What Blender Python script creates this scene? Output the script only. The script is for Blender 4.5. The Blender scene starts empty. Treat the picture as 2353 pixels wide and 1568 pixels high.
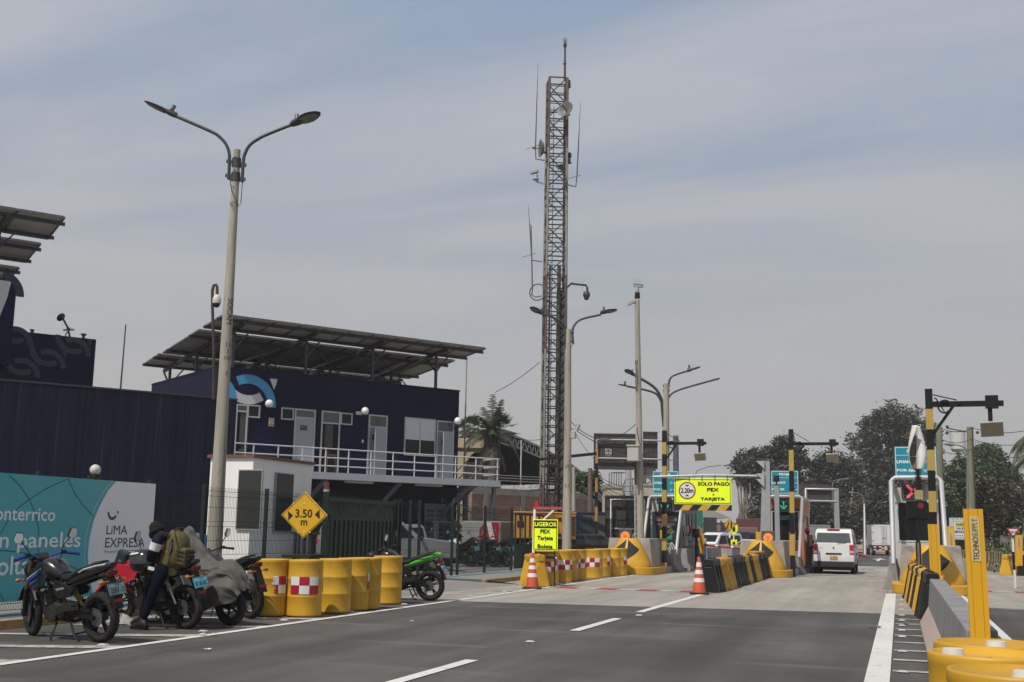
import bpy, bmesh, math, random
from mathutils import Vector, Matrix, Euler
C = bpy.context.scene.collection
SC = bpy.context.scene
PI = math.pi
R = math.radians
FV=2646.0; CX,CY=1176.5,784.0; EYE=1.5; VPX,VPY=2068.0,1236.0; ROLL=0.018
def _n(v):
    l=math.sqrt(sum(a*a for a in v)); return tuple(a/l for a in v)
def _cr(a,b): return (a[1]*b[2]-a[2]*b[1],a[2]*b[0]-a[0]*b[2],a[0]*b[1]-a[1]*b[0])
def _dt(a,b): return sum(x*y for x,y in zip(a,b))
# camera-space (right, up, back); road direction and world up seen in it
_y=_n(((VPX-CX)/FV,-(VPY-CY)/FV,-1.0))
# up: roll gives vertical lean, perpendicular to road dir
_dy=(VPY-CY)-ROLL*(VPX-CX)      # horizon below centre at CX
_up=_n((ROLL, 1.0, -0.0))
_u=_n((ROLL*1.0,1.0,0.0))
# up must be perpendicular to both the road dir and the horizon direction dir
_h=_n(((VPX-1000-CX)/FV,-((VPY-ROLL*1000)-CY)/FV,-1.0))
_z=_n(_cr(_y,_h));
if _z[1]<0: _z=tuple(-a for a in _z)
_x=_cr(_y,_z)
def ray(px,py):
    c=((px-CX)/FV,-(py-CY)/FV,-1.0)
    return (_dt(c,_x),_dt(c,_y),_dt(c,_z))
def G(px,py,z=0.0):
    r=ray(px,py); t=(z-EYE)/r[2]; return (r[0]*t,r[1]*t,z)
def Yp(px,py,y):
    r=ray(px,py); t=y/r[1]; return (r[0]*t,y,EYE+r[2]*t)
_hx,_hy=-_x[2],-_y[2]
_hl=math.hypot(_hx,_hy); _hx/=_hl; _hy/=_hl
def DP(px,py,d):           # on the vertical plane d metres ahead of the camera
    r=ray(px,py); t=d/(r[0]*_hx+r[1]*_hy); return (r[0]*t,r[1]*t,EYE+r[2]*t)
def P(x,y,z):
    v=(x,y,z-EYE)
    c=[v[0]*_x[i]+v[1]*_y[i]+v[2]*_z[i] for i in range(3)]
    return (CX+FV*c[0]/-c[2], CY-FV*c[1]/-c[2], -c[2])
# ---------------- camera
cam_d = bpy.data.cameras.new('camera'); cam = bpy.data.objects.new('camera', cam_d); C.objects.link(cam)
cam_d.sensor_width = 36.0; cam_d.lens = FV/2353.0*36.0; cam_d.clip_end = 3000; cam_d.clip_start = 0.1
cam.matrix_world = Matrix(((_x[0],_x[1],_x[2],0),(_y[0],_y[1],_y[2],0),(_z[0],_z[1],_z[2],EYE),(0,0,0,1)))
SC.camera = cam
# ---------------- sun and sky
SUN_EL = R(55); SUN_TR = R(20)          # light travels towards +Y, 20 degrees to +X
tr = Vector((math.sin(SUN_TR)*math.cos(SUN_EL), math.cos(SUN_TR)*math.cos(SUN_EL), -math.sin(SUN_EL)))
sd = bpy.data.lights.new('sun','SUN'); sd.energy = 4.0; sd.angle = R(0.6); sd.color = (1.0,0.95,0.87)
so = bpy.data.objects.new('sun', sd); C.objects.link(so); so.rotation_euler = tr.to_track_quat('-Z','Y').to_euler()
w = bpy.data.worlds.new('World'); SC.world = w; w.use_nodes = True
nt = w.node_tree; N = nt.nodes; L = nt.links
for n in list(N): N.remove(n)
out = N.new('ShaderNodeOutputWorld'); bg = N.new('ShaderNodeBackground'); bg.inputs[1].default_value = 0.1
sky = N.new('ShaderNodeTexSky'); sky.sky_type = 'NISHITA'; sky.sun_disc = False
sky.sun_elevation = SUN_EL; sky.sun_rotation = SUN_TR + PI; sky.air_density = 1.0; sky.dust_density = 3.0
tc = N.new('ShaderNodeTexCoord'); sep = N.new('ShaderNodeSeparateXYZ'); L.new(tc.outputs['Generated'], sep.inputs[0])
def wmath(op, a, b=None):
    m = N.new('ShaderNodeMath'); m.operation = op
    for i, v in enumerate((a, b)):
        if v is None: continue
        if isinstance(v, (int, float)): m.inputs[i].default_value = v
        else: L.new(v, m.inputs[i])
    return m.outputs[0]
def wramp(f, stops):
    r = N.new('ShaderNodeValToRGB'); L.new(f, r.inputs[0]); e = r.color_ramp.elements
    e[0].position, e[0].color = stops[0][0], (*stops[0][1],1); e[1].position, e[1].color = stops[-1][0], (*stops[-1][1],1)
    for p, c in stops[1:-1]:
        k = e.new(p); k.color = (*c,1)
    return r.outputs[0]
def wmix(f, a, b):
    m = N.new('ShaderNodeMix'); m.data_type = 'RGBA'; L.new(f, m.inputs[0]) if not isinstance(f,float) else setattr(m.inputs[0],'default_value',f)
    L.new(a, m.inputs[6]); L.new(b, m.inputs[7]); return m.outputs[2]
base = wramp(sep.outputs[2], [(0.0,(.45,.432,.415)),(0.10,(.435,.425,.42)),(0.20,(.38,.40,.435)),(0.32,(.30,.365,.46)),(0.45,(.265,.345,.47)),(0.7,(.22,.31,.45)),(1.0,(.18,.28,.43))])
# thin streaky cirrus: direction projected on a high plane, rotated and stretched
zz = wmath('ADD', sep.outputs[2], 0.12)
cv = N.new('ShaderNodeCombineXYZ'); L.new(wmath('DIVIDE', sep.outputs[0], zz), cv.inputs[0]); L.new(wmath('DIVIDE', sep.outputs[1], zz), cv.inputs[1])
mp = N.new('ShaderNodeMapping'); mp.inputs['Rotation'].default_value = (0,0,R(62)); mp.inputs['Scale'].default_value = (0.42,1.25,1); L.new(cv.outputs[0], mp.inputs[0])
n1 = N.new('ShaderNodeTexNoise'); n1.inputs['Scale'].default_value = 1.5; n1.inputs['Detail'].default_value = 9; n1.inputs['Roughness'].default_value = .55; n1.inputs['Distortion'].default_value = .5
L.new(mp.outputs[0], n1.inputs['Vector'])
cf = wramp(n1.outputs[0], [(0.37,(0,0,0)),(0.60,(1,1,1))])
cloud = wramp(sep.outputs[2], [(0.0,(.45,.432,.415)),(0.15,(.45,.442,.44)),(0.4,(.47,.48,.515)),(1.0,(.47,.48,.52))])
cfm = wmath('MULTIPLY', cf, 0.8)
skyc = wmix(cfm, base, cloud)
sc10 = N.new('ShaderNodeVectorMath'); sc10.operation = 'SCALE'; sc10.inputs['Scale'].default_value = 10.5; L.new(skyc, sc10.inputs[0])
fin = wmix(0.93, sky.outputs[0], sc10.outputs[0])
L.new(fin, bg.inputs[0]); L.new(bg.outputs[0], out.inputs[0])
vs = SC.view_settings; vs.view_transform = 'Standard'; vs.look = 'None'; vs.exposure = 0.06; vs.gamma = 1.0
SC.cycles.max_bounces = 6; SC.cycles.transparent_max_bounces = 12
try: SC.cycles.use_denoising = True
except Exception: pass

# ---------------- materials
MT = {}
def mat(name, col, rough=.6, metal=0.0, var=.12, scale=4.0, bump=0.0, emit=0.0, spec=.5, stretch=(1,1,1), spots=None, coat=0.0, rnd=0.0):
    """procedural paint / metal / stone with blotchy variation; spots=(colour, amount, scale) adds dirt"""
    if name in MT: return MT[name]
    m = bpy.data.materials.new(name); m.use_nodes = True; MT[name] = m
    t = m.node_tree; b = t.nodes['Principled BSDF']; n = t.nodes.new; lk = t.links.new
    if max(col) < .05 and not coat: spec *= .45
    b.inputs['Roughness'].default_value = rough; b.inputs['Metallic'].default_value = metal
    b.inputs['Specular IOR Level'].default_value = spec
    if coat: b.inputs['Coat Weight'].default_value = coat
    tcn = n('ShaderNodeTexCoord'); mpn = n('ShaderNodeMapping'); mpn.inputs['Scale'].default_value = stretch; lk(tcn.outputs['Object'], mpn.inputs[0])
    oi = n('ShaderNodeObjectInfo'); sc_r = n('ShaderNodeMath'); sc_r.operation = 'MULTIPLY'; sc_r.inputs[1].default_value = 37.0; lk(oi.outputs['Random'], sc_r.inputs[0]); lk(sc_r.outputs[0], mpn.inputs['Location'])
    nz = n('ShaderNodeTexNoise'); nz.inputs['Scale'].default_value = scale; nz.inputs['Detail'].default_value = 6; nz.inputs['Roughness'].default_value = .62; lk(mpn.outputs[0], nz.inputs['Vector'])
    rp = n('ShaderNodeValToRGB'); lk(nz.outputs[0], rp.inputs[0]); e = rp.color_ramp.elements
    e[0].position = .3; e[1].position = .72
    e[0].color = (*[max(0,c*(1-var)) for c in col],1); e[1].color = (*[min(1,c*(1+var)) for c in col],1)
    co = rp.outputs[0]
    if spots:
        sc_, am, s2 = spots
        nz2 = n('ShaderNodeTexNoise'); nz2.inputs['Scale'].default_value = s2; nz2.inputs['Detail'].default_value = 8; nz2.inputs['Roughness'].default_value = .7; lk(mpn.outputs[0], nz2.inputs['Vector'])
        r2 = n('ShaderNodeValToRGB'); lk(nz2.outputs[0], r2.inputs[0]); r2.color_ramp.elements[0].position = .66-am*.4; r2.color_ramp.elements[1].position = .84-am*.3
        r2.color_ramp.elements[1].color = (.85,.85,.85,1)
        mx = n('ShaderNodeMix'); mx.data_type = 'RGBA'; lk(r2.outputs[0], mx.inputs[0]); lk(co, mx.inputs[6]); mx.inputs[7].default_value = (*sc_,1); co = mx.outputs[2]
    if rnd:
        mr = n('ShaderNodeMapRange'); mr.inputs[3].default_value = 1-rnd; mr.inputs[4].default_value = 1+rnd*.5; lk(oi.outputs['Random'], mr.inputs[0])
        mm = n('ShaderNodeVectorMath'); mm.operation = 'SCALE'; lk(co, mm.inputs[0]); lk(mr.outputs[0], mm.inputs['Scale']); co = mm.outputs[0]
    lk(co, b.inputs['Base Color'])
    if bump:
        bp = n('ShaderNodeBump'); bp.inputs['Strength'].default_value = bump; bp.inputs['Distance'].default_value = .02; lk(nz.outputs[0], bp.inputs['Height']); lk(bp.outputs[0], b.inputs['Normal'])
    if emit:
        b.inputs['Emission Color'].default_value = (*col,1); b.inputs['Emission Strength'].default_value = emit
    return m
def glassy(name, col, rough=.08):
    return mat(name, col, rough, 0, .05, 1, spec=.55)
YEL = mat('yellow_drum_paint', (.52,.285,.014), .52, 0, .14, 2, spots=((.26,.16,.05),.30,4), rnd=.18)
YEL2 = mat('yellow_traffic_paint', (.56,.30,.013), .55, 0, .14, 2, spots=((.28,.18,.06),.3,4))
YPOST = mat('yellow_plastic_post', (.60,.315,.010), .42, 0, .06, 2, stretch=(1,1,.2))
YPL = mat('yellow_plastic', (.54,.30,.015), .5, 0, .1, 3, spots=((.30,.20,.06),.2,5), rnd=.2)
BPL = mat('black_plastic', (.018,.018,.019), .45, 0, .2, 3, spots=((.08,.075,.065),.2,5), rnd=.3)
BLK = mat('black_paint', (.012,.012,.013), .45, 0, .2, 3)
BLKM = mat('matt_black', (.02,.02,.02), .8, 0, .3, 5)
RUB = mat('tyre_rubber', (.02,.019,.018), .85, 0, .3, 9, spots=((.06,.055,.05),.3,5))
WHT = mat('white_paint', (.72,.72,.71), .5, 0, .05, 2, spots=((.45,.43,.40),.1,4))
RED = mat('red_paint', (.42,.015,.03), .45, 0, .1, 3)
REDR = mat('red_reflective', (.36,.008,.03), .4, 0, .1, 5)
WREF = mat('white_reflective', (.66,.66,.66), .45, 0, .05, 5, spots=((.4,.38,.36),.05,8))
ORG = mat('orange_rubber', (.52,.075,.02), .55, 0, .1, 5, spots=((.2,.05,.03),.12,6))
GALV = mat('galvanised_steel', (.40,.41,.42), .45, .35, .15, 5)
DST = mat('dark_steel', (.045,.047,.05), .5, .3, .2, 5)
GREYP = mat('grey_paint', (.27,.29,.32), .5, 0, .06, 3)
CONC = mat('concrete', (.31,.29,.255), .9, 0, .28, 1.8, .3, spots=((.11,.10,.09),.34,3))
CONCD = mat('weathered_concrete', (.25,.24,.225), .9, 0, .3, 1.6, .3, stretch=(1,1,.35), spots=((.07,.065,.06),.28,3))
POLEC = mat('pole_concrete', (.32,.29,.24), .9, 0, .26, 2.2, .25, stretch=(1.6,1.6,.14), spots=((.13,.115,.10),.36,4))
NAVY = mat('navy_wall_paint', (.011,.0105,.036), .7, 0, .14, .8, spec=.2)
GREEN = mat('dark_green_steel', (.012,.028,.024), .45, 0, .2, 4)
LIME = mat('fluorescent_lime', (.80,.97,.012), .5, 0, .03, 3)
TEAL = mat('teal_sign', (.004,.22,.30), .4, 0, .05, 2)
GLASS = glassy('dark_glass', (.010,.011,.012)); GLASSL = glassy('pale_glass', (.08,.09,.095))
MIRR = mat('mirror', (.8,.8,.8), .05, 1.0, 0.02, 1)
CHR = mat('chrome', (.55,.55,.56), .2, 1.0, .05, 2)
WOODM = None

# ---------------- mesh builder
class MB:
    def __init__(s): s.v=[]; s.f=[]; s.mi=[]; s.sm=[]; s.X=Matrix.Identity(4)
    def add(s, vs_, fs_, mi=0, sm=False):
        o=len(s.v); X=s.X
        s.v += [tuple(X @ Vector(p)) for p in vs_]
        for f in fs_: s.f.append(tuple(i+o for i in f)); s.mi.append(mi); s.sm.append(sm)
        return s
    def box(s, x0,x1,y0,y1,z0,z1, mi=0):
        return s.add([(x0,y0,z0),(x1,y0,z0),(x1,y1,z0),(x0,y1,z0),(x0,y0,z1),(x1,y0,z1),(x1,y1,z1),(x0,y1,z1)],
            [(0,3,2,1),(4,5,6,7),(0,1,5,4),(1,2,6,5),(2,3,7,6),(3,0,4,7)], mi)
    def hexa(s, b, t, mi=0):      # bottom quad, top quad
        return s.add(list(b)+list(t), [(0,3,2,1),(4,5,6,7),(0,1,5,4),(1,2,6,5),(2,3,7,6),(3,0,4,7)], mi)
    def frame(s, p0, p1):
        d=(Vector(p1)-Vector(p0)); l=d.length or 1e-6; d/=l
        a=Vector((0,0,1)) if abs(d.z)<.95 else Vector((1,0,0))
        u=d.cross(a).normalized(); w_=u.cross(d).normalized(); return d,u,w_
    def cyl(s, p0,p1,r0,r1=None,n=10,mi=0,cap=True,sm=True):
        r1=r0 if r1 is None else r1; d,u,w_=s.frame(p0,p1); p0=Vector(p0); p1=Vector(p1); V=[]
        for p,r in ((p0,r0),(p1,r1)):
            for k in range(n):
                a=2*PI*k/n; V.append(p+u*(r*math.cos(a))+w_*(r*math.sin(a)))
        F=[(k,(k+1)%n,n+(k+1)%n,n+k) for k in range(n)]
        s.add(V,F,mi,sm)
        if cap: s.add(V[:n],[tuple(reversed(range(n)))],mi); s.add(V[n:],[tuple(range(n))],mi)
        return s
    def tube(s, pts, r, n=8, mi=0, cap=True, sm=True, flat=1.0):
        pts=[Vector(p) for p in pts]; m=len(pts); V=[]; pu=None
        for i,p in enumerate(pts):
            d=(pts[min(i+1,m-1)]-pts[max(i-1,0)]).normalized()
            if pu is None:
                a=Vector((0,0,1)) if abs(d.z)<.95 else Vector((1,0,0)); u=d.cross(a).normalized()
            else:
                u=(pu-d*pu.dot(d)).normalized()
            pu=u; w_=u.cross(d).normalized(); rr=r[i] if isinstance(r,(list,tuple)) else r
            for k in range(n):
                a=2*PI*k/n; V.append(p+u*(rr*math.cos(a))+w_*(rr*flat*math.sin(a)))
        F=[(i*n+k,i*n+(k+1)%n,(i+1)*n+(k+1)%n,(i+1)*n+k) for i in range(m-1) for k in range(n)]
        s.add(V,F,mi,sm)
        if cap: s.add(V[:n],[tuple(reversed(range(n)))],mi); s.add(V[-n:],[tuple(range(n))],mi)
        return s
    def beam(s, p0,p1,w_,h,mi=0):
        d,u,v=s.frame(p0,p1); p0=Vector(p0); p1=Vector(p1); V=[]
        for p in (p0,p1):
            for a,b in ((-1,-1),(1,-1),(1,1),(-1,1)): V.append(p+u*(a*w_/2)+v*(b*h/2))
        return s.add(V,[(0,1,2,3),(7,6,5,4),(0,4,5,1),(1,5,6,2),(2,6,7,3),(3,7,4,0)],mi)
    def prism(s, poly, a0, a1, axis='x', mi=0, sm=False, poly2=None):
        """poly in the two other axes (y,z for x; x,z for y; x,y for z)"""
        poly2=poly2 or poly
        def mk(p,a): return {'x':(a,p[0],p[1]),'y':(p[0],a,p[1]),'z':(p[0],p[1],a)}[axis]
        n=len(poly); V=[mk(p,a0) for p in poly]+[mk(p,a1) for p in poly2]
        s.add(V,[(k,(k+1)%n,n+(k+1)%n,n+k) for k in range(n)],mi,sm)
        s.add(V[:n],[tuple(reversed(range(n)))],mi); s.add(V[n:],[tuple(range(n))],mi); return s
    def loft(s, secs, mi=0, sm=True, cap=True, closed=True):
        n=len(secs[0]); V=[p for q in secs for p in q]; m=len(secs)
        s.add(V,[(i*n+k,i*n+(k+1)%n,(i+1)*n+(k+1)%n,(i+1)*n+k) for i in range(m-1) for k in range(n if closed else n-1)],mi,sm)
        if cap: s.add(secs[0],[tuple(reversed(range(n)))],mi); s.add(secs[-1],[tuple(range(n))],mi)
        return s
    def lathe(s, prof, n=24, mi=0, c=(0,0,0), sm=True):
        V=[]; m=len(prof)
        for r,z in prof:
            for k in range(n):
                a=2*PI*k/n; V.append((c[0]+r*math.cos(a),c[1]+r*math.sin(a),c[2]+z))
        return s.add(V,[(i*n+k,i*n+(k+1)%n,(i+1)*n+(k+1)%n,(i+1)*n+k) for i in range(m-1) for k in range(n)],mi,sm)
    def ell(s, c, r, n=12, mi=0, m=8):
        prof=[(math.sin(PI*i/m),-math.cos(PI*i/m)) for i in range(m+1)]
        prof[0]=(.001,-1); prof[-1]=(.001,1)
        if isinstance(r,(int,float)): r=(r,r,r)
        V=[(c[0]+a*math.cos(2*PI*k/n)*r[0],c[1]+a*math.sin(2*PI*k/n)*r[1],c[2]+z*r[2]) for a,z in prof for k in range(n)]
        return s.add(V,[(i*n+k,i*n+(k+1)%n,(i+1)*n+(k+1)%n,(i+1)*n+k) for i in range(m) for k in range(n)],mi,True)
    def torus(s, c, R0, r, axis='x', n=28, m=10, mi=0, sq=1.0):
        V=[]
        for i in range(n):
            a=2*PI*i/n
            for j in range(m):
                b=2*PI*j/m; q=R0+r*math.cos(b); h=r*sq*math.sin(b); ca,sa=q*math.cos(a),q*math.sin(a)
                p={'x':(h,ca,sa),'y':(ca,h,sa),'z':(ca,sa,h)}[axis]; V.append((c[0]+p[0],c[1]+p[1],c[2]+p[2]))
        return s.add(V,[(i*m+j,((i+1)%n)*m+j,((i+1)%n)*m+(j+1)%m,i*m+(j+1)%m) for i in range(n) for j in range(m)],mi,True)
    def build(s, name, mats, parent=None, bevel=0.0, loc=None, rz=0.0, norm=True, seg=2, sub=0):
        me=bpy.data.meshes.new(name); me.from_pydata(s.v,[],s.f)
        if not isinstance(mats,(list,tuple)): mats=[mats]
        for m in mats: me.materials.append(m)
        me.polygons.foreach_set('material_index',s.mi); me.polygons.foreach_set('use_smooth',s.sm)
        if norm:
            bm=bmesh.new(); bm.from_mesh(me)
            if bevel or sub: bmesh.ops.remove_doubles(bm,verts=bm.verts,dist=1e-5)
            bmesh.ops.recalc_face_normals(bm,faces=bm.faces); bm.to_mesh(me); bm.free()
        o=bpy.data.objects.new(name,me); C.objects.link(o)
        if parent is not None: o.parent=parent
        if loc is not None: o.location=loc
        o.rotation_euler.z=rz
        if bevel:
            b=o.modifiers.new('bevel','BEVEL'); b.width=bevel; b.segments=seg; b.limit_method='ANGLE'; b.angle_limit=R(40)
        if sub:
            b=o.modifiers.new('subdivision','SUBSURF'); b.levels=sub; b.render_levels=sub
        return o
def tag(o, label, cat, group=None):
    o['label']=label; o['category']=cat
    if group: o['group']=group
    return o
def thing(name, label, cat, loc=(0,0,0), rz=0.0, group=None, rot=None):
    o=bpy.data.objects.new(name,None); C.objects.link(o); o.empty_display_size=.2
    o.location=loc; o.rotation_euler=rot if rot else (0,0,rz); return tag(o,label,cat,group)
def struct(name, mb, mats, kind='structure', **k):
    o=mb.build(name,mats,**k); o['kind']=kind; return o
def copy_tree(o, label=None, loc=None, rz=None, group=None, kids=True):
    c=o.copy(); C.objects.link(c)
    if label: c['label']=label
    if group: c['group']=group
    if loc is not None: c.location=loc
    if rz is not None: c.rotation_euler.z=rz
    if kids:
        for ch in list(o.children):
            d=ch.copy(); C.objects.link(d); d.parent=c
            for g in list(ch.children):
                e=g.copy(); C.objects.link(e); e.parent=d
    return c
FACE_CAM = Matrix.Rotation(PI/2,4,'X')          # text lying in XY made to stand and face -Y
def txt(s, parent, name, mt, at, w=None, h=None, rot=None, bold=0.0, shear=0.0, thick=.002, align='C', spacing=1.0):
    """lettering mesh fitted to width w and/or height h, centred at `at`, facing -Y unless rot is given"""
    cu=bpy.data.curves.new(name,'FONT'); cu.body=s; cu.size=1.0; cu.shear=shear; cu.extrude=0; cu.resolution_u=3
    cu.align_x='CENTER'; cu.space_character=spacing
    o=bpy.data.objects.new(name,cu); C.objects.link(o)
    dg=bpy.context.evaluated_depsgraph_get(); dg.update(); me=bpy.data.meshes.new_from_object(o.evaluated_get(dg))
    bpy.data.objects.remove(o); bpy.data.curves.remove(cu)
    xs=[v.co.x for v in me.vertices]; ys=[v.co.y for v in me.vertices]
    if not xs: return None
    bw,bh=max(xs)-min(xs),max(ys)-min(ys); mx,my=(max(xs)+min(xs))/2,(max(ys)+min(ys))/2
    if align=='L': mx=min(xs)
    sx=(w/bw) if w else h/bh; sy=(h/bh) if h else w/bw
    if bold:
        bold=min(bold,.05); bm=bmesh.new()
        for k,(dx,dy) in enumerate(((0,0),(-bold,0),(bold,0),(0,-bold),(0,bold))):
            m2=me.copy(); m2.transform(Matrix.Translation((dx,dy,0))@Matrix.Translation((0,0,k*.0003/max(sx,.02)))); bm.from_mesh(m2); bpy.data.meshes.remove(m2)
        bm.to_mesh(me); bm.free(); bw+=2*bold; bh+=2*bold; sx=(w/bw) if w else h/bh; sy=(h/bh) if h else w/bw
    X=Matrix.Translation(at) @ (rot if rot is not None else FACE_CAM) @ Matrix.Diagonal((sx,sy,max(sx,.02),1)) @ Matrix.Translation((-mx,-my,0))
    me.transform(X); me.materials.clear(); me.materials.append(mt)
    q=bpy.data.objects.new(name,me); C.objects.link(q); q.parent=parent; return q
# ---------------- placement helpers (V pixels of the photograph at 2353 x 1568)
def Xp(px,py,x):
    r=ray(px,py); t=x/r[0]; return (x,r[1]*t,EYE+r[2]*t)
def Zm(ox,oy,s):
    return lambda zx,zy: ((ox+zx/s)/1.7407,(oy+zy/s)/1.7407)
def MBw(loc):
    m=MB(); m.X=Matrix.Translation(-Vector(loc)); return m
def HOR(px): return VPY+ROLL*(px-VPX)
class Wall:
    """vertical plane through p, local +X along rz, local -Y towards the viewer"""
    def __init__(s,p,rz): s.p=Vector((p[0],p[1],0)); s.rz=rz; s.M=Matrix.Translation(s.p)@Matrix.Rotation(rz,4,'Z'); s.I=s.M.inverted()
    def at(s,px,py,off=0.0):           # local x,z where the pixel's ray meets local y=off
        o=s.I@Vector((0,0,EYE)); d=s.I.to_3x3()@Vector(ray(px,py)); t=(off-o.y)/d.y; q=o+d*t; return q.x,q.z
    def side(s,px,py,lx):              # local y,z where the ray meets local x=lx
        o=s.I@Vector((0,0,EYE)); d=s.I.to_3x3()@Vector(ray(px,py)); t=(lx-o.x)/d.x; q=o+d*t; return q.y,q.z
    def root(s,*a,**k): return thing(*a,loc=tuple(s.p),rz=s.rz,**k)
KZ=.12                                  # height of pavement and compound ground
# ---------------- ground materials
def road_mat(name, base, fine, streak, dark=None, joints=None, arcs=False):
    m=bpy.data.materials.new(name); m.use_nodes=True; t=m.node_tree; b=t.nodes['Principled BSDF']; n=t.nodes.new; lk=t.links.new
    b.inputs['Roughness'].default_value=.85; b.inputs['Specular IOR Level'].default_value=.3
    tcn=n('ShaderNodeTexCoord')
    def noise(sc,det=4,st=(1,1,1),ro=.6,dist=0):
        mp_=n('ShaderNodeMapping'); mp_.inputs['Scale'].default_value=st; lk(tcn.outputs['Object'],mp_.inputs[0])
        z=n('ShaderNodeTexNoise'); z.inputs['Scale'].default_value=sc; z.inputs['Detail'].default_value=det; z.inputs['Roughness'].default_value=ro; z.inputs['Distortion'].default_value=dist; lk(mp_.outputs[0],z.inputs['Vector']); return z.outputs[0]
    def rmp(f,p0,c0,p1,c1):
        r=n('ShaderNodeValToRGB'); lk(f,r.inputs[0]); e=r.color_ramp.elements; e[0].position=p0; e[0].color=(c0,c0,c0,1); e[1].position=p1; e[1].color=(c1,c1,c1,1); return r.outputs[0]
    def mul(a,b_):
        x=n('ShaderNodeMix'); x.data_type='RGBA'; x.blend_type='MULTIPLY'; x.inputs[0].default_value=1; lk(a,x.inputs[6]); lk(b_,x.inputs[7]); return x.outputs[2]
    def mixc(f,a,c):
        x=n('ShaderNodeMix'); x.data_type='RGBA'; lk(f,x.inputs[0]); lk(a,x.inputs[6]); x.inputs[7].default_value=(*c,1); return x.outputs[2]
    rgb=n('ShaderNodeRGB'); rgb.outputs[0].default_value=(*base,1); c=rgb.outputs[0]
    c=mul(c,rmp(noise(.22,5),.3,1-fine*1.2,.75,1+fine*1.3))
    c=mul(c,rmp(noise(1.0,6,(1.6,.10,1)),.3,1-streak,.72,1+streak))
    c=mul(c,rmp(noise(60,3,(1,1,1),.7),.25,1-fine*1.6,.75,1+fine*1.6))
    if arcs:                            # tyre scuffs
        w_=n('ShaderNodeTexWave'); w_.wave_type='RINGS'; w_.inputs['Scale'].default_value=.12; w_.inputs['Distortion'].default_value=2.5; w_.inputs['Detail'].default_value=2; lk(tcn.outputs['Object'],w_.inputs[0])
        g=mul(rmp(w_.outputs['Fac'],.93,0,1.0,.6),rmp(noise(.5,4),.45,0,.6,1)); c=mixc(g,c,(base[0]*1.7,base[1]*1.65,base[2]*1.6))
        c=mixc(rmp(noise(22,2,(1,1,1),.8),.70,0,.75,.85),c,(.24,.23,.21)); c=mixc(rmp(noise(3,3,(.05,2.4,1),.5),.72,0,.76,.45),c,(.16,.155,.145)); c=mixc(rmp(noise(.35,8,(1,1,1),.72),.56,0,.74,.5),c,(.045,.043,.04))
    if arcs:                            # oil darkened lane centres, wheel tracks and blown dust
        sp=n('ShaderNodeSeparateXYZ'); lk(tcn.outputs['Object'],sp.inputs[0])
        def mth(op,a,b_=0.0):
            q=n('ShaderNodeMath'); q.operation=op
            for i_,v_ in enumerate((a,b_)):
                if isinstance(v_,(int,float)): q.inputs[i_].default_value=v_
                else: lk(v_,q.inputs[i_])
            return q.outputs[0]
        cs=mth('COSINE',mth('MULTIPLY',mth('ADD',sp.outputs[0],2.55),1.428)); cs=mth('MULTIPLY',mth('POWER',mth('MAXIMUM',cs,0.0),3.0),rmp(noise(.8,6,(1.2,.12,1)),.35,.05,.7,.65)); c=mixc(cs,c,(base[0]*.45,base[1]*.45,base[2]*.45))
        ed=mth('MULTIPLY',rmp(mth('ABSOLUTE',mth('ADD',sp.outputs[0],9.4)),.0,1,1.0,0),rmp(noise(1.3,7,(1,.25,1),.7),.4,0,.75,.55)); c=mixc(ed,c,(.14,.115,.085))
    if dark:
        c=mixc(rmp(noise(.9,7,(1.3,.22,1),.7),.52,0,.72,dark),c,(base[0]*.45,base[1]*.44,base[2]*.43))
    if joints:
        br=n('ShaderNodeTexBrick'); br.offset=0; br.inputs['Scale'].default_value=1; br.inputs['Mortar Size'].default_value=.012; br.inputs['Brick Width'].default_value=joints[0]; br.inputs['Row Height'].default_value=joints[1]
        br.inputs['Color1'].default_value=br.inputs['Color2'].default_value=(1,1,1,1); br.inputs['Mortar'].default_value=(.45,.43,.4,1); mp_=n('ShaderNodeMapping'); mp_.inputs['Location'].default_value=(.38,.6,0); lk(tcn.outputs['Object'],mp_.inputs[0]); lk(mp_.outputs[0],br.inputs['Vector']); c=mul(c,br.outputs[0])
    lk(c,b.inputs['Base Color'])
    bp=n('ShaderNodeBump'); bp.inputs['Strength'].default_value=.25; bp.inputs['Distance'].default_value=.01; lk(noise(90,3),bp.inputs['Height']); lk(bp.outputs[0],b.inputs['Normal'])
    return m
ASPH=road_mat('asphalt',(.076,.071,.064),.34,.24,arcs=True)
APRON=road_mat('concrete_slab',(.285,.258,.222),.10,.20,dark=.45,joints=(4.4,6.0))
PAVE=road_mat('pavement_concrete',(.20,.192,.178),.12,.05,joints=(1.0,1.0))
DIRT=road_mat('dry_earth',(.17,.145,.11),.25,.1)
YARD=road_mat('yard_concrete',(.19,.183,.17),.15,.1)
def line_mat(name,col,wear):
    m=road_mat(name,col,.10,.06); t=m.node_tree; b=t.nodes['Principled BSDF']; old=b.inputs['Base Color'].links[0].from_socket
    z=t.nodes.new('ShaderNodeTexNoise'); z.inputs['Scale'].default_value=5; z.inputs['Detail'].default_value=9; z.inputs['Roughness'].default_value=.75; tcn=t.nodes.new('ShaderNodeTexCoord'); t.links.new(tcn.outputs['Object'],z.inputs['Vector'])
    r=t.nodes.new('ShaderNodeValToRGB'); r.color_ramp.elements[0].position=.70-wear; r.color_ramp.elements[1].position=.80-wear*.8; t.links.new(z.outputs[0],r.inputs[0])
    x=t.nodes.new('ShaderNodeMix'); x.data_type='RGBA'; t.links.new(r.outputs[0],x.inputs[0]); t.links.new(old,x.inputs[6]); x.inputs[7].default_value=(.13,.125,.115,1); t.links.new(x.outputs[2],b.inputs['Base Color']); return m
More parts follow.
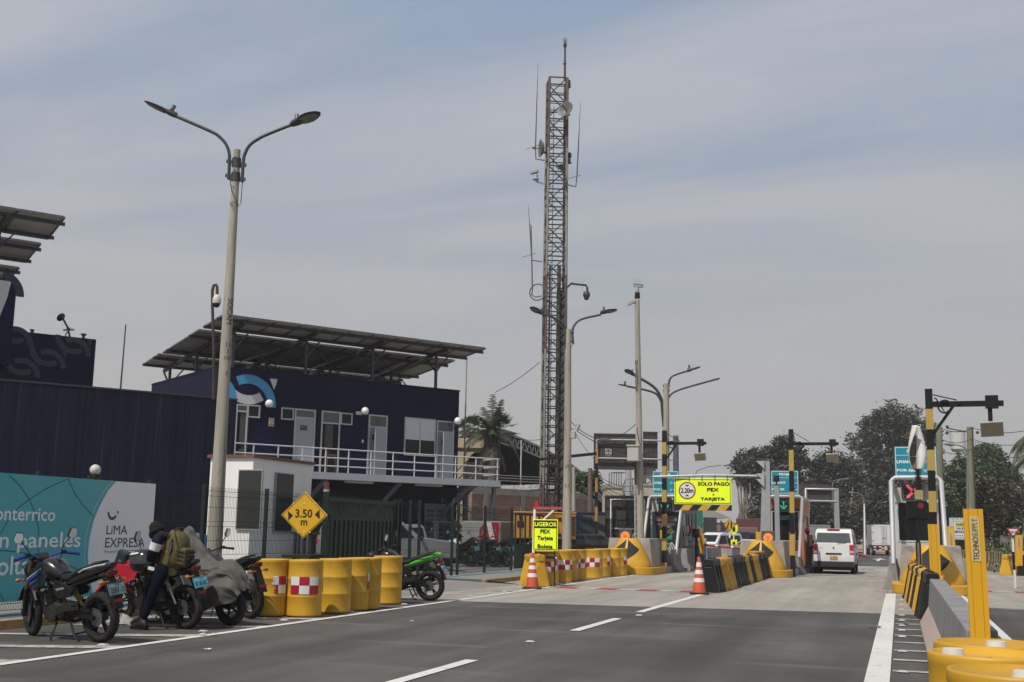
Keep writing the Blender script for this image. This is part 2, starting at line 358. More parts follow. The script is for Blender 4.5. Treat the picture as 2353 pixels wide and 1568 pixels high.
LINE=line_mat('road_line_white',(.56,.55,.52),.13); LINEW=line_mat('worn_line_white',(.40,.38,.35),.22)
LRED=line_mat('road_line_red',(.30,.055,.06),.12); LBLUE=line_mat('cycle_lane_blue',(.06,.17,.25),.08)
KERBY=mat('kerb_yellow_worn',(.36,.21,.05),.85,0,.3,3,spots=((.17,.14,.11),.62,2.5))
def sheet(name, polys, m, z, kind='structure'):
    b=MB()
    for p in polys: b.add([(x,y,z) for x,y in p],[tuple(range(len(p)))])
    o=b.build(name,m,norm=False); o['kind']=kind; return o
def rect(x0,x1,y0,y1): return [(x0,y0),(x1,y0),(x1,y1),(x0,y1)]
sheet('ground',[rect(-900,900,-120,1800)],DIRT,-.03)
sheet('road',[rect(-12.3,26,-12,62),[(-12.3,62),(26,62),(16,110),(6,150),(-20,240),(-60,330),(-78,322),(-36,232),(-13,146),(-12.3,110)]],ASPH,0)
sx=lambda x: 23.5+(x+8.6)*.146
sheet('concrete_apron',[[(-12.3,sx(-12.3)),(.3,sx(.3)),(.3,64),(-12.3,64)],[(.3,27.4),(16,30),(16,64),(.3,64)]],APRON,.004)
# left of the kerb: pavement, driveway, compound yard
pv=MB(); pv.box(-13.4,-12.12,-12,22.2,-.05,KZ); pv.box(-60,-13.4,-12,70,-.06,KZ-.004)
pv.add([(-13.4,22.2,KZ),(-12.12,22.2,KZ),(-10.7,23.6,.006),(-10.2,31.6,.006),(-11.2,31.4,KZ),(-13.4,31.4,KZ)],[(0,1,2),(0,2,3,5),(5,3,4)])
pv.box(-13.4,-11.26,31.4,44,-.05,KZ); pv.box(-13.4,-10.4,44,62,-.05,KZ)
struct('pavement',pv,PAVE)
kb=MB(); kb.prism([(-12.12,-.05),(-11.97,-.05),(-12.0,KZ+.004),(-12.12,KZ+.006)],-12,22.0,'y')
kb.prism([(-11.26,-.05),(-11.1,-.05),(-11.12,KZ+.004),(-11.26,KZ+.006)],31.2,44,'y')
struct('kerb',kb,KERBY)
sheet('cycle_lane',[rect(-12.78,-12.43,-12,44)],LBLUE,KZ+.005)
sheet('cycle_lane_line',[rect(-12.43,-12.37,-12,44),rect(-12.86,-12.78,-12,44)],LINE,KZ+.006)
# markings
sheet('edge_line',[rect(-9.17,-9.03,-12,70),rect(-.41,-.155,-12,33.3),rect(1.42,1.56,-12,34.5),rect(-.55,-.42,64,74)],LINE,.009)
sheet('lane_line',[rect(-4.86,-4.70,y0,y1) for y0,y1 in ((3,6.2),(10.0,13.0),(17.5,20.4),(22.2,31.5),(44,60))]+[rect(-4.75,-4.6,y,y+3) for y in (70,78,86)],LINE,.009)
hb=[]
for k in range(16):
    y=8.6+k*1.75
    if y<22.3 or 25<y<34: hb.append([(-11.7,y-1.0),(-11.7,y-.78),(-9.17,y+.36),(-9.17,y+.0)])
for k in range(16):
    y=10.3+k*1.28; hb.append([(-.13,y),(.5,y),(.5,y+.17),(-.13,y+.17)])
sheet('hatching',hb,LINEW,.0085)
cw=[rect(-8.85+.55*k,-8.3+.55*k,30.35,31.2) for k in range(0,8)]
sheet('red_check_marking',cw[0::2]+[rect(1.9+1.2*k,2.5+1.2*k,36.5,37.3) for k in range(4)],LRED,.0095)
sheet('white_check_marking',cw[1::2]+[rect(2.5+1.2*k,3.1+1.2*k,36.5,37.3) for k in range(4)],LINEW,.0095)
sheet('blue_check_marking',[rect(-4.2+1.2*k,-3.6+1.2*k,57.4,58.6) for k in range(4)],LBLUE,.0095)
sheet('pale_check_marking',[rect(-3.6+1.2*k,-3.0+1.2*k,57.4,58.6) for k in range(3)],LINEW,.0095)
sheet('lane_arrow',[[(-1.5,78),(-1.3,78),(-1.3,84),(-.9,84),(-1.4,88),(-1.9,84),(-1.5,84)],[(-.2,70),(0,70),(0,76),(-.2,76)]],LINE,.0095)
sheet('right_edge_line',[[(4.6,36),(4.75,36),(7.4,58),(7.2,58)],[(3.4,34.6),(4.7,36),(4.65,36.3),(3.3,34.8)]],LINE,.0095)
# seam strips where the slab starts
sheet('slab_seam',[[(-12.3,sx(-12.3)-.06),(.3,sx(.3)-.06),(.3,sx(.3)),(-12.3,sx(-12.3))]],mat('seam_sand',(.28,.26,.23),.9,0,.3,6),.0042)
# reflective road studs
sb=MB(); sb.hexa([(-.075,-.06,0),(.075,-.06,0),(.075,.06,0),(-.075,.06,0)],[(-.045,-.03,.02),(.045,-.03,.02),(.045,.03,.02),(-.045,.03,.02)])
sb.v=[(x*.8,y*.8,z*.8) for x,y,z in sb.v]; sm_=sb.build('road_stud',mat('stud_white',(.40,.40,.38),.4,0,.05,6),loc=(-9.45,12.4,.01))
tag(sm_,'small white raised stud beside the left edge line','road stud','road studs along the lane edges')
for y in (14.6,16.9,19.3,21.7,25.2,27.6,29.4,33.0,35.2,37.4,39.6): copy_tree(sm_,loc=(-9.45+(.12 if y>24 else 0),y,.013))
for y in (11.4,14.1,16.6,19.0,20.3,21.4,22.7,24.2,26.1,28.0,30.0): copy_tree(sm_,'small white raised stud in the ladder hatching by the grey barrier',(-.02,y,.013))
for px,py in ((1218,1477),(1468,1416)):
    g=G(px,py); copy_tree(sm_,'small white raised stud lying between the dashed lane lines',(g[0],g[1],.012))
# litter
def litter(px,py,s,col,label,name='litter_scrap'):
    g=G(px,py); b=MB(); rr=random.Random(px)
    for k in range(3):
        x=rr.uniform(-s,s); y=rr.uniform(-s,s); a=rr.uniform(0,6)
        q=[(x+s*.8*math.cos(a+j*1.57+rr.uniform(-.4,.4)),y+s*.8*math.sin(a+j*1.57),.006+rr.uniform(0,s*.25)) for j in range(4)]
        b.add(q+[(x,y,s*.45)],[(0,1,4),(1,2,4),(2,3,4),(3,0,4)])
    o=b.build(name,mat('litter_'+name+str(col),col,.5),loc=(g[0],g[1],.012)); return tag(o,label,'litter')
litter(478,1462,.07,(.45,.45,.46),'crumpled clear plastic scrap under the covered motorcycle')
litter(480,1496,.04,(.6,.6,.58),'small white scrap on the asphalt below the drums')
litter(945,1430,.03,(.6,.6,.58),'tiny white scrap on the asphalt near the green motorcycle')
litter(2005,1443,.09,(.14,.1,.06),'dry leaves on the slab seam by the right edge line')
litter(2087,1435,.07,(.12,.09,.05),'dry leaves in the ladder hatching','dry_leaves')
# ---------------- distant hills
def hill(x0,x1,y,h,seed):
    rr=random.Random(seed); b=MB(); n=26; top=[]
    for i in range(n+1):
        t=i/n; top.append((x0+(x1-x0)*t,y,h*math.sin(PI*t)**.7*(.7+.3*math.sin(7*t+seed))+rr.uniform(-2,2)))
    for i in range(n):
        p,q=top[i],top[i+1]; b.add([(p[0],y-90,-1),(q[0],y-90,-1),q,p,(p[0],y+90,-1),(q[0],y+90,-1)],[(0,1,2,3),(3,2,5,4)],0,True)
    struct('hills',b,mat('hazy_hill',(.27,.265,.26),1,0,.1,.02))
hill(80,900,1150,95,3)
# ---------------- oblique navy buildings on the left
_r=ray(4900,1287); RZ=math.atan2(_r[1],_r[0])
NAVY2=mat('streaked_navy_wall',(.0125,.0125,.030),.7,0,.45,3.0,spec=.2,stretch=(2.6,2.6,.07),spots=((.05,.05,.075),.26,2.6))
ALU=mat('window_aluminium',(.45,.46,.47),.45,.2,.05,4)
DGREY=mat('door_grey',(.33,.35,.38),.5,0,.04,2)
BLIND=mat('pale_blind',(.55,.58,.60),.6,0,.03,1)
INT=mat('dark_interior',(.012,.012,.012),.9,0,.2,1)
CYAN=mat('logo_cyan',(.045,.29,.50),.55,0,.06,1); LWHT=mat('logo_white',(.55,.55,.53),.6,0,.06,1)
CYAND=mat('faded_logo_teal',(.011,.026,.05),.6,0,.15,1)
W=Wall(DP(1053,1000,50),RZ); z7=Zm(800,1150,1.845)
def q7(zx,zy,off=0): return W.at(*z7(zx,zy),off=off)
bl=W.root('office_building','two storey navy office building with white balcony rail and roof solar panels','building')
xl,zt=W.at(500,848); _,zr=W.at(1053,897); H=(zt+zr)/2
fx=q7(885,1375)[1]       # balcony floor height
DEEP=7.5
b=MB(); b.box(xl,0,0,DEEP,KZ,H); b.box(xl-.02,.02,-.03,DEEP+.02,H,H+.06)
b.build('wall',NAVY,bl)
b=MB(); b.box(xl+.2,-.1,-.012,-.004,KZ,fx-.25); b.build('ground_floor_wall',mat('shaded_black_wall',(.010,.010,.014),.8,0,.3,1),bl)  # shade under the balcony painted in as a near-black sheet
# ring logo
def arc(mb,cx,cz,r0,r1,a0,a1,y,n=24,mi=0,sz=1.0):
    V=[]
    for i in range(n+1):
        a=R(a0+(a1-a0)*i/n)
        V += [(cx+r0*math.cos(a),y,cz+sz*r0*math.sin(a)),(cx+r1*math.cos(a),y,cz+sz*r1*math.sin(a))]
    mb.add(V,[(2*i,2*i+1,2*i+3,2*i+2) for i in range(n)],mi)
def ringlogo(parent,cx,cz,r,y,mw,mc):
    lg=MB(); arc(lg,cx,cz,r*.71,r,180,304,y); lg.build('white_logo_ring',mw,parent,norm=False)
    lg=MB(); lg.add([(cx+r*.73,y,cz-r*.10),(cx+r,y,cz-r*.10),(cx+r*.97,y,cz-.26*r),(cx+r*.90,y,cz-.46*r)],[(0,1,2,3)]); lg.build('white_logo_piece',mw,parent,norm=False)
    lc=MB(); arc(lc,cx+r*.02,cz-r*1.01,r*.68,r*.97,-2,118,y-.002); lc.build('blue_logo_ring',mc,parent,norm=False)
    lc=MB(); arc(lc,cx-r*1.25,cz-r*.95,r*.62,r*.9,8,46,y-.003); lc.build('blue_logo_piece',mc,parent,norm=False)
a0=q7(360,635); rr_=q7(573,635)[0]-a0[0]
ringlogo(bl,a0[0],a0[1],rr_,-.01,LWHT,CYAN)
def frame_win(x0,x1,z0,z1,parent,nv=1,glass=GLASS,name='window',t=.05,blind=None):
    f=MB(); f.box(x0,x1,-.05,.0,z1-t,z1); f.box(x0,x1,-.05,.0,z0,z0+t); f.box(x0,x0+t,-.048,.0,z0+t,z1-t); f.box(x1-t,x1,-.048,.0,z0+t,z1-t)
    for k in range(1,nv):
        x=x0+(x1-x0)*k/nv; f.box(x-t/2,x+t/2,-.046,.0,z0+t,z1-t)
    o=f.build(name,ALU,parent); g=MB(); g.box(x0+t,x1-t,-.02,-.014,z0+t,z1-t); g.build('pane',glass,o)
    if blind:
        g=MB(); g.box(x0+t,x1-t,-.032,-.024,blind,z1-t); g.build('blind',BLIND,o)
    return o
def rectw(xa,ya,xb,yb):
    p=q7(xa,ya); q=q7(xb,yb); p2=q7(xa,yb); q2=q7(xb,ya)
    return (p[0]+p2[0])/2,(q[0]+q2[0])/2,(p2[1]+q[1])/2,(p[1]+q2[1])/2
def doorway(xa,ya,xb,yb,ytr,leaf,plaque=None,openx=None):
    x0,x1,z0,z1=rectw(xa,ya,xb,yb); z0=fx+.02; zt_=rectw(xa,ytr,xb,yb)[3]
    f=MB()
    for u0,u1,w0,w1 in ((x0,x0+.06,z0,z1),(x1-.06,x1,z0,z1),(x0+.06,x1-.06,z1-.06,z1),(x0+.06,x1-.06,zt_-.03,zt_+.03)): f.box(u0,u1,-.05,.0,w0,w1)
    fo=f.build('door_frame',ALU,bl)
    g=MB(); g.box(x0+.06,x1-.06,-.02,-.012,zt_+.03,z1-.06); g.build('pane',GLASSL,fo)
    d=MB()
    if leaf=='shut':
        d.box(x0+.06,x1-.06,-.03,-.008,z0,zt_-.03); dm=d.build('door',DGREY,bl); k=MB(); k.cyl((x0+.12,-.03,z0+1.0),(x0+.12,-.08,z0+1.0),.03); k.build('handle',CHR,dm)
    elif leaf=='ajar':
        d.X=Matrix.Translation((x1-.07,-.02,0))@Matrix.Rotation(R(24),4,'Z'); d.box(-(x1-x0)+.16,0,-.04,0,z0,zt_-.03); dm=d.build('door',DGREY,bl)
        k=MB(); k.box(x0+.06,x1-.06,-.006,-.003,z0,zt_-.03); k.build('doorway_recess',GREYP,bl)
    else:
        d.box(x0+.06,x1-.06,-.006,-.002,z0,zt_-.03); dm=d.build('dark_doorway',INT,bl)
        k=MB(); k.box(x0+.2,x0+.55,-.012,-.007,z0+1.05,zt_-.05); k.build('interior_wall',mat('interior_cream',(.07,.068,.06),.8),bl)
        k=MB(); k.beam((x0+.35,-.02,z0),(x0+.35,-.02,z0+.9),.03,.03); k.beam((x0+.7,-.02,z0),(x0+.7,-.02,z0+.7),.03,.03); k.box(x0+.2,x1-.1,-.03,-.008,z0+.7,z0+.78); k.build('desk',mat('desk_brown',(.12,.06,.03),.5),bl)
    if plaque:
        p0,p1,w0,w1=rectw(*plaque); k=MB(); k.box(p0,p1,-.16 if leaf=='ajar' else -.04,-.15 if leaf=='ajar' else -.032,w0,w1); po=k.build('door_plaque',mat('plaque_navy',(.01,.02,.07),.4),bl)
        y=-.165 if leaf=='ajar' else -.044
        for j in (.30,0,-.30)[:3 if p1-p0>.42 else 2]:
            txt('OFICINA DE PEAJE' if j>.2 else ('Y ATENCION' if j==0 else 'USUARIO'),po,'plaque_text',LWHT,((p0+p1)/2,y,(w0+w1)/2+j*(w1-w0)*.7),w=(p1-p0)*.7,h=(w1-w0)*.12)
frame_win(*rectw(348,868,441,962),bl)
doorway(256,862,345,1235,915,'open')
wf=frame_win(*rectw(597,889,690,978),bl)
doorway(690,899,845,1262,965,'shut',(736,1019,787,1056))
doorway(886,914,1026,1377,1003,'open')
frame_win(*rectw(1035,927,1122,1015),bl)
doorway(1235,942,1375,1397,1032,'ajar',(1256,1090,1307,1125))
x0,x1,z0,z1=rectw(1505,966,1735,1245); frame_win(x0,x1,z0,z1,bl,2,blind=z0+(z1-z0)*.42)
doorway(1740,986,1868,1424,1068,'ajar',(1768,1131,1808,1165))
x0,x1,z0,z1=rectw(1147,917,1187,942); b=MB(); b.box(x0,x1,-.13,-.002,z0,z1); b.build('emergency_light',WHT,bl,bevel=.02)
x0,x1,z0,z1=rectw(1193,1125,1205,1147); b=MB(); b.box(x0,x1,-.03,-.002,z0,z1); b.build('switch_plate',WHT,bl)
x0,x1,z0,z1=rectw(507,965,546,1025); b=MB(); b.box(x0,x1,-.012,-.002,z0,z1); ns=b.build('notice_plate',mat('notice_cream',(.6,.57,.48),.5),bl)
cx=(x0+x1)/2; rz_=(x1-x0)*.36; b=MB(); arc(b,cx,z1-rz_*1.35,rz_*.82,rz_,0,360,-.015); b.beam((cx-rz_*.6,-.015,z1-rz_*1.9),(cx+rz_*.6,-.015,z1-rz_*.75),.03,.004); b.build('no_symbol',BLK,ns,norm=False)
b=MB(); b.box(x0+.02,x1-.02,-.016,-.013,z0+.02,z0+(z1-z0)*.32); b.build('red_band',RED,ns)
txt('PROHIBIDO',ns,'notice_text',LWHT,(cx,-.018,z0+(z1-z0)*.2),w=(x1-x0)*.8,h=.04)
# globe lamps on brackets
def globe(px,py,label,wall,off,group,r=.165):
    gx,gz=wall.at(px,py,off); p=wall.M@Vector((gx,off,gz)); pw=wall.M@Vector((gx,0,gz-.3))
    t=thing('globe_lamp',label,'wall lamp',(pw.x,pw.y,pw.z),wall.rz,group)
    b=MB(); b.ell((0,off,.3),r,16,0,10); b.build('globe',mat('opal_globe',(.75,.75,.76),.25,0,.02,1,spots=((.5,.48,.44),.05,3)),t)
    b=MB(); b.tube([(0,0,0),(0,off*.6,-.02),(0,off,.05),(0,off,.3-r*.8)],.03); b.cyl((0,off,.28-r),(0,off,.34-r),.075); b.build('bracket',BLKM,t)
for px,py,l in ((618.5,928,'white globe wall lamp below the blue ring logo'),(838.5,945,'white globe wall lamp above the middle ajar door'),(1051.5,968,'white globe wall lamp at the right corner of the office building')):
    globe(px,py,l,W,-.32,'globe lamps on the walls')
# balcony
b=MB(); xr,_=W.at(1149,1110,-1.3); xlB=xl+.3
b.box(xlB,xr,-1.3,-.004,fx-.24,fx-.02); bf=b.build('balcony_floor',GREYP,bl)
b=MB(); b.box(xlB,xr,-1.32,-1.3,fx-.27,fx+.0); b.build('balcony_fascia',mat('balcony_grey',(.36,.38,.42),.5,0,.05,2),bl)
rl=MB(); ztop=q7(1265,1210,-1.3)[1]
for zz_ in (ztop,fx+(ztop-fx)*.62,fx+(ztop-fx)*.27): rl.tube([(xlB,-1.27,zz_),(xr-.05,-1.27,zz_)],.028); rl.tube([(xr-.05,-1.27,zz_),(xr-.05,-.1,zz_)],.028)
rl.build('railing',mat('rail_white',(.50,.51,.53),.45,.1,.05,3),bl)
for zx in (395,578,757,930,1100,1265,1428,1587,1742,1890,2040,2200):
    u=q7(zx,1250,-1.3)[0]; p=MB(); p.cyl((u,-1.27,fx),(u,-1.27,ztop),.03); p.build('baluster',MT['rail_white'],bl)
for zx in (860,1420,1930):
    u=q7(zx,1420,-1.3)[0]; p=MB(); p.beam((u+.45,-1.2,fx-.27),(u-.15,-.05,fx-1.5),.13,.13); p.build('strut',mat('strut_grey',(.13,.14,.15),.5),bl)
for za,zb in ((1070,1277),(1590,1785)):
    u0=q7(za,1432,-1.0)[0]; u1=q7(zb,1432,-1.0)[0]; p=MB(); p.box(u0,u1,-1.05,-.93,fx-.36,fx-.28); p.build('tube_light',mat('tube_cover',(.55,.54,.5),.5),bl)
# grey plant-room doors on the ground floor
u0,_=W.at(974,1200,0); u1,_=W.at(1022,1200,0); b=MB(); b.box(u0,u1,-.06,-.014,KZ,2.45+KZ); dd=b.build('plant_room_door',mat('plant_door_grey',(.17,.18,.19),.5),bl)
b=MB()
for k in range(2):
    for j in range(9):
        xx=u0+(u1-u0)*(.08+.5*k); b.box(xx,xx+(u1-u0)*.34,-.075,-.062,KZ+.5+j*.2,KZ+.62+j*.2)
b.build('louvre',mat('louvre_dark',(.06,.06,.065),.6),dd)
# stair at the right end of the balcony
sr=MB(); T=mat('stair_steel',(.10,.11,.125),.5,.2,.1,3)
fl=fx-.05; n=9; mid=KZ+(fl-KZ)*.5
for s_,x_s,x_e,za,zb,yy in ((0,xr-2.3,xr-.2,mid,fl,.55),(1,xr-2.3,xr+.4,mid,KZ,-.75)):
    sr.beam((x_s,yy-.45,za),(x_e,yy-.45,zb),.05,.22); sr.beam((x_s,yy+.45,za),(x_e,yy+.45,zb),.05,.22)
    for k in range(1,n):
        t_=k/n; sr.box(x_s+(x_e-x_s)*t_-.13,x_s+(x_e-x_s)*t_+.13,yy-.43,yy+.43,za+(zb-za)*t_-.02,za+(zb-za)*t_+.02)
    for q_ in (-.45,.45):
        sr.tube([(x_s,yy+q_,za+.95),(x_e,yy+q_,zb+.95)],.025); sr.tube([(x_s,yy+q_,za+.5),(x_e,yy+q_,zb+.5)],.018)
        for t_ in (0,.33,.66,1): sr.cyl((x_s+(x_e-x_s)*t_,yy+q_,za+(zb-za)*t_),(x_s+(x_e-x_s)*t_,yy+q_,za+(zb-za)*t_+.95),.02,n=6)
sr.box(xr-3.2,xr-2.25,-1.25,1.05,mid-.06,mid)
for x_,y_ in ((xr-3.1,-1.2),(xr-2.3,-1.2),(xr-3.1,1.0),(xr-.25,-1.2),(xr-.25,1.0)): sr.beam((x_,y_,KZ),(x_,y_,fx-.26 if x_>xr-1 else mid),.14,.14)
sr.beam((xr-3.1,-1.2,KZ+.2),(xr-.25,-1.2,mid+.2),.05,.05); sr.beam((xr-.25,-1.2,KZ+.2),(xr-2.3,-1.2,mid),.05,.05)
sr.build('staircase',T,bl)
# ---- solar canopy: one tilted frame of three rows of modules per roof
SOLB=mat('panel_backsheet',(.50,.47,.43),.6,0,.10,2,spots=((.25,.22,.18),.12,2)); SOLF=mat('panel_glass',(.01,.015,.04),.15,0,.1,3); ALUF=mat('panel_frame',(.16,.16,.155),.5,.3,.1,4)
def canopy(wall,label,xL,xR,rows,nmod,posts,zroof):
    """rows: list of ((y0,z0),(y1,z1)) front and back edge of each row in local coordinates"""
    t=wall.root('solar_canopy',label,'solar panels')
    for (y0,z0),(y1,z1) in rows:
        for i in range(nmod):
            a=xL+(xR-xL)*i/nmod+.015; c=xL+(xR-xL)*(i+1)/nmod-.015; q=MB()
            dn=Vector((0,-(z1-z0),(y1-y0))).normalized()*.02
            q.add([(a,y0,z0),(c,y0,z0),(c,y1,z1),(a,y1,z1)],[(0,1,2,3)],0)
            q.add([(a,y0+dn.y,z0+dn.z+.02),(c,y0+dn.y,z0+dn.z+.02),(c,y1+dn.y,z1+dn.z+.02),(a,y1+dn.y,z1+dn.z+.02)],[(0,1,2,3)],1)
            def L_(u,v): return (a+(c-a)*u,y0+(y1-y0)*v,z0+(z1-z0)*v-.012)
            for p_,r_ in (((0,0),(1,0)),((0,1),(1,1)),((0,0),(0,1)),((1,0),(1,1))): q.beam(L_(*p_),L_(*r_),.05,.05,2)
            for u in (.25,.5,.75): q.beam(L_(u-.04,.22),L_(u+.04,.22),.06,.03,3)
            q.build('solar_panel',[SOLB,SOLF,ALUF,BLKM],t,norm=False)
        g=MB()
        for v in (.18,.82):
            y=y0+(y1-y0)*v; z=z0+(z1-z0)*v-.09; g.beam((xL-.1,y,z),(xR+.1,y,z),.06,.12)
        g.build('purlin',DST,t)
    ya,za=rows[0][0]; yb,zb=rows[-1][1]
    for x in posts:
        g=MB(); g.beam((x,ya+.15,za-.2),(x,yb-.1,zb-.2),.10,.16)
        for f in (.12,.55,.9):
            y=ya+(yb-ya)*f; z=za+(zb-za)*f-.25; zb0=zroof if y>0 else fx
            g.beam((x,max(y,.12),zroof),(x,max(y,.12),z),.10,.10); g.beam((x,max(y,.12),z-.75),(x,y+.75,z-.05+(zb-za)/(yb-ya)*.75),.06,.06); g.beam((x,max(y,.12),z-.75),(x+.6,max(y,.12),z),.05,.05)
        g.build('support_frame',DST,t)
    g=MB()
    for i in range(len(posts)-1): g.beam((posts[i],.35,za-.4),(posts[i+1],2.2,zroof+.1),.04,.04); g.beam((posts[i+1],.35,za-.4),(posts[i],2.2,zroof+.1),.04,.04)
    g.build('cross_bracing',DST,t)
    return t
z8=Zm(0,800,1.425); OFF=-.9
xLc,zL=W.at(*z8(1270,655),off=OFF); xRc,zR=W.at(*z7(2110,450),off=OFF)
sd_=lambda zx,zy: W.side(*z8(zx,zy),lx=xLc)
zf=(zL+zR)/2; dzL=zf-zL
def rowpt(zx,zy):
    y,z=sd_(zx,zy); return (y,z+dzL)
rows=[((OFF,zf),rowpt(1157,725)),(rowpt(1130,742),rowpt(927,870)),(rowpt(902,880),rowpt(812,940))]
pxs=[W.at(*z7(zx,500),off=.1)[0] for zx in (250,790,1283,1752)]
canopy(W,'long three row solar canopy tilted over the office building roof',xLc,xRc,rows,11,pxs,H+.05)
# ---- long streaked wall in front and the tower block behind it
W2=Wall(DP(540,1000,37),RZ); x0,zt_=W2.at(0,876); x1,zt2=W2.at(541,918)
wl=W2.root('boundary_wall','long streaked navy wall behind the teal billboard','wall')
b=MB(); HW=(zt_+zt2)/2; b.box(x0-4,0,0,.35,KZ,HW); b.build('wall_face',NAVY2,wl)
b=MB(); b.box(x0-4,.02,-.02,.37,HW,HW+.05); b.build('coping',mat('coping_navy',(.03,.03,.05),.6),wl)
W3=Wall(DP(212,900,39.5),RZ); tb=W3.root('tower_block','stepped navy tower block with faded ring logos behind the long wall','building')
xa,za=W3.at(212,776); xb,zb=W3.at(35,655); xc,zc=W3.at(0,760); HB=(za+zc)/2; HT=zb
b=MB(); b.box(xb-9,0,0,5,KZ,HB); b.build('lower_block',NAVY,tb); b=MB(); b.box(xb-9,xb,-.25,4,HB-1.2,HT); b.build('upper_block',NAVY,tb)
b=MB(); b.box(xb,.0,-.006,-.002,HB-2.2,HB-1.75); b.build('faded_band',mat('faded_navy_band',(.03,.03,.042),.7,0,.4,1,stretch=(.3,1,3)),tb)
z8l=lambda zx,zy,off=0: W3.at(*z8(zx,zy),off=off)
for zx,zy in ((415,860),(270,930),(120,980),(80,800)):
    cx,cz=z8l(zx,zy,-.02); ringlogo(tb,cx,cz+.5,.62,-.02,CYAND,CYAND)
cx,cz=z8l(40,510,-.27); g=MB(); arc(g,cx-.3,cz-.2,.6,.85,0,80,-.27); g.build('faded_logo_ring',CYAND,tb,norm=False)
cx,cz=z8l(4,560,-.27); g=MB(); g.add([(cx-.5,-.27,cz+.6),(cx+.28,-.27,cz+.6),(cx+.2,-.27,cz+.05),(cx-.05,-.27,cz-.9),(cx-.5,-.27,cz-.9)],[(0,1,2,3,4)]); g.build('white_logo_piece',LWHT,tb,norm=False)
# canopy over the tower block
OF=-1.2; xRt,zRt=W3.at(*z8(372,100),off=OF); s3=lambda zx,zy: W3.side(*z8(zx,zy),lx=xRt)
rw=[((OF,zRt),s3(275,222)),(s3(235,250),s3(148,355)),(s3(112,388),s3(48,458))]
canopy(W3,'solar canopy on the navy tower block at the left edge',xRt-9,xRt,rw,6,[xRt-1.75,xRt-5],HT)
# roof fittings
def roofbit(name,label,cat,px,py,depth,fn):
    p=DP(px,py,depth); t=thing(name,label,cat,p); fn(t); return t
def flood(t):
    b=MB(); b.tube([(.5,0,-.55),(.34,0,-.05),(.12,0,.26)],.035); b.build('stem',DST,t)
    b=MB(); b.X=Matrix.Translation((0,0,.35))@Matrix.Rotation(R(-38),4,'Y'); b.ell((0,0,0),(.17,.11,.12),12); b.build('lamp_head',DST,t)
roofbit('roof_floodlight','dark cobra floodlight on the roof of the tower block','floodlight',138,752,39.5,flood)
def bracket(t):
    b=MB(); b.tube([(-.2,0,-.5),(-.1,0,-.1),(0,0,0)],.02); b.cyl((-.05,0,0),(.0,0,.12),.06); b.box(-.22,.22,-.03,.03,.0,.05); b.build('siren_body',GALV,t)
roofbit('roof_siren','small grey fitting on the tower block roof edge','siren',158,760,39.5,bracket)
def stub(t):
    b=MB(); b.cyl((0,0,-.2),(0,0,.02),.05); b.cyl((0,0,.02),(0,0,.07),.1); b.build('vent_cap',DST,t)
roofbit('roof_vent','short roof vent near the tower block corner','vent',192,772,39.5,stub)
p=DP(277,894,38); b=MB(); b.cyl((0,0,0),(.02,0,DP(278,746,38)[2]-p[2]),.03,.02); tag(b.build('antenna_mast',DST,loc=p),'bare thin mast standing behind the long navy wall','mast')
p=DP(1068,1010,52); t=thing('lightning_rod','tall pale lightning rod at the right end of the office building','lightning rod',p); b=MB(); b.cyl((0,0,-3),(0,0,DP(1066,822,52)[2]-p[2]),.035,.03); b.build('rod',POLEC,t)
# dome camera on swan neck in front of the wall
p=DP(491,918,34); t=thing('camera_mast','rusty swan neck mast carrying a white dome camera','security camera',p)
u=lambda px,py: tuple(Vector(DP(px,py,34))-Vector(p))
b=MB(); b.tube([u(491,918),u(491,800),u(488,700),u(488,668),u(491,656),u(496,654),u(499,660),u(499,684)],.045); b.build('pole',mat('rusty_pipe',(.06,.035,.025),.7,.2,.3,4),t)
b=MB(); c=u(498,692); b.lathe([(.01,.20),(.07,.19),(.125,.08),(.13,-.06),(.125,-.08)],14,0,c); h=b.build('camera_housing',mat('camera_beige',(.5,.48,.44),.5),t)
b=MB(); b.ell((c[0],c[1],c[2]-.1),.105,14); b.build('dome',GLASS,h)
# ---------------- teal billboard on the fence
FX=-13.0
yb0=Xp(0,1088,FX+.12)[1]; yb1=Xp(358,1111,FX+.12)[1]; zt_=(Xp(0,1088,FX+.12)[2]+Xp(358,1111,FX+.12)[2])/2; zb_=Xp(0,1385,FX+.12)[2]
bw=Wall((FX+.12,yb0),PI/2); yL=-3.5; LN=yb1-yb0
bb=bw.root('billboard','teal and white billboard hung on the fence behind the motorcycles','billboard')
TB=mat('billboard_teal',(.085,.40,.44),.55,0,.06,1.2,stretch=(1,1,.3),spots=((.06,.30,.33),.15,3)); BW=mat('billboard_white',(.80,.80,.82),.55,0,.03,2,spots=((.36,.35,.34),.05,5)); BN=mat('billboard_navy',(.012,.07,.16),.5); BT2=mat('billboard_dark_teal',(.008,.13,.16),.5); BLW=mat('billboard_letter',(.80,.84,.85),.55,0,.03,2)
b=MB(); b.box(yL,LN,0,.05,zb_,zt_); b.build('panel',TB,bb)
zq=Zm(0,1900,1.889); bq=lambda zx,zy: bw.at(*zq(zx,zy))
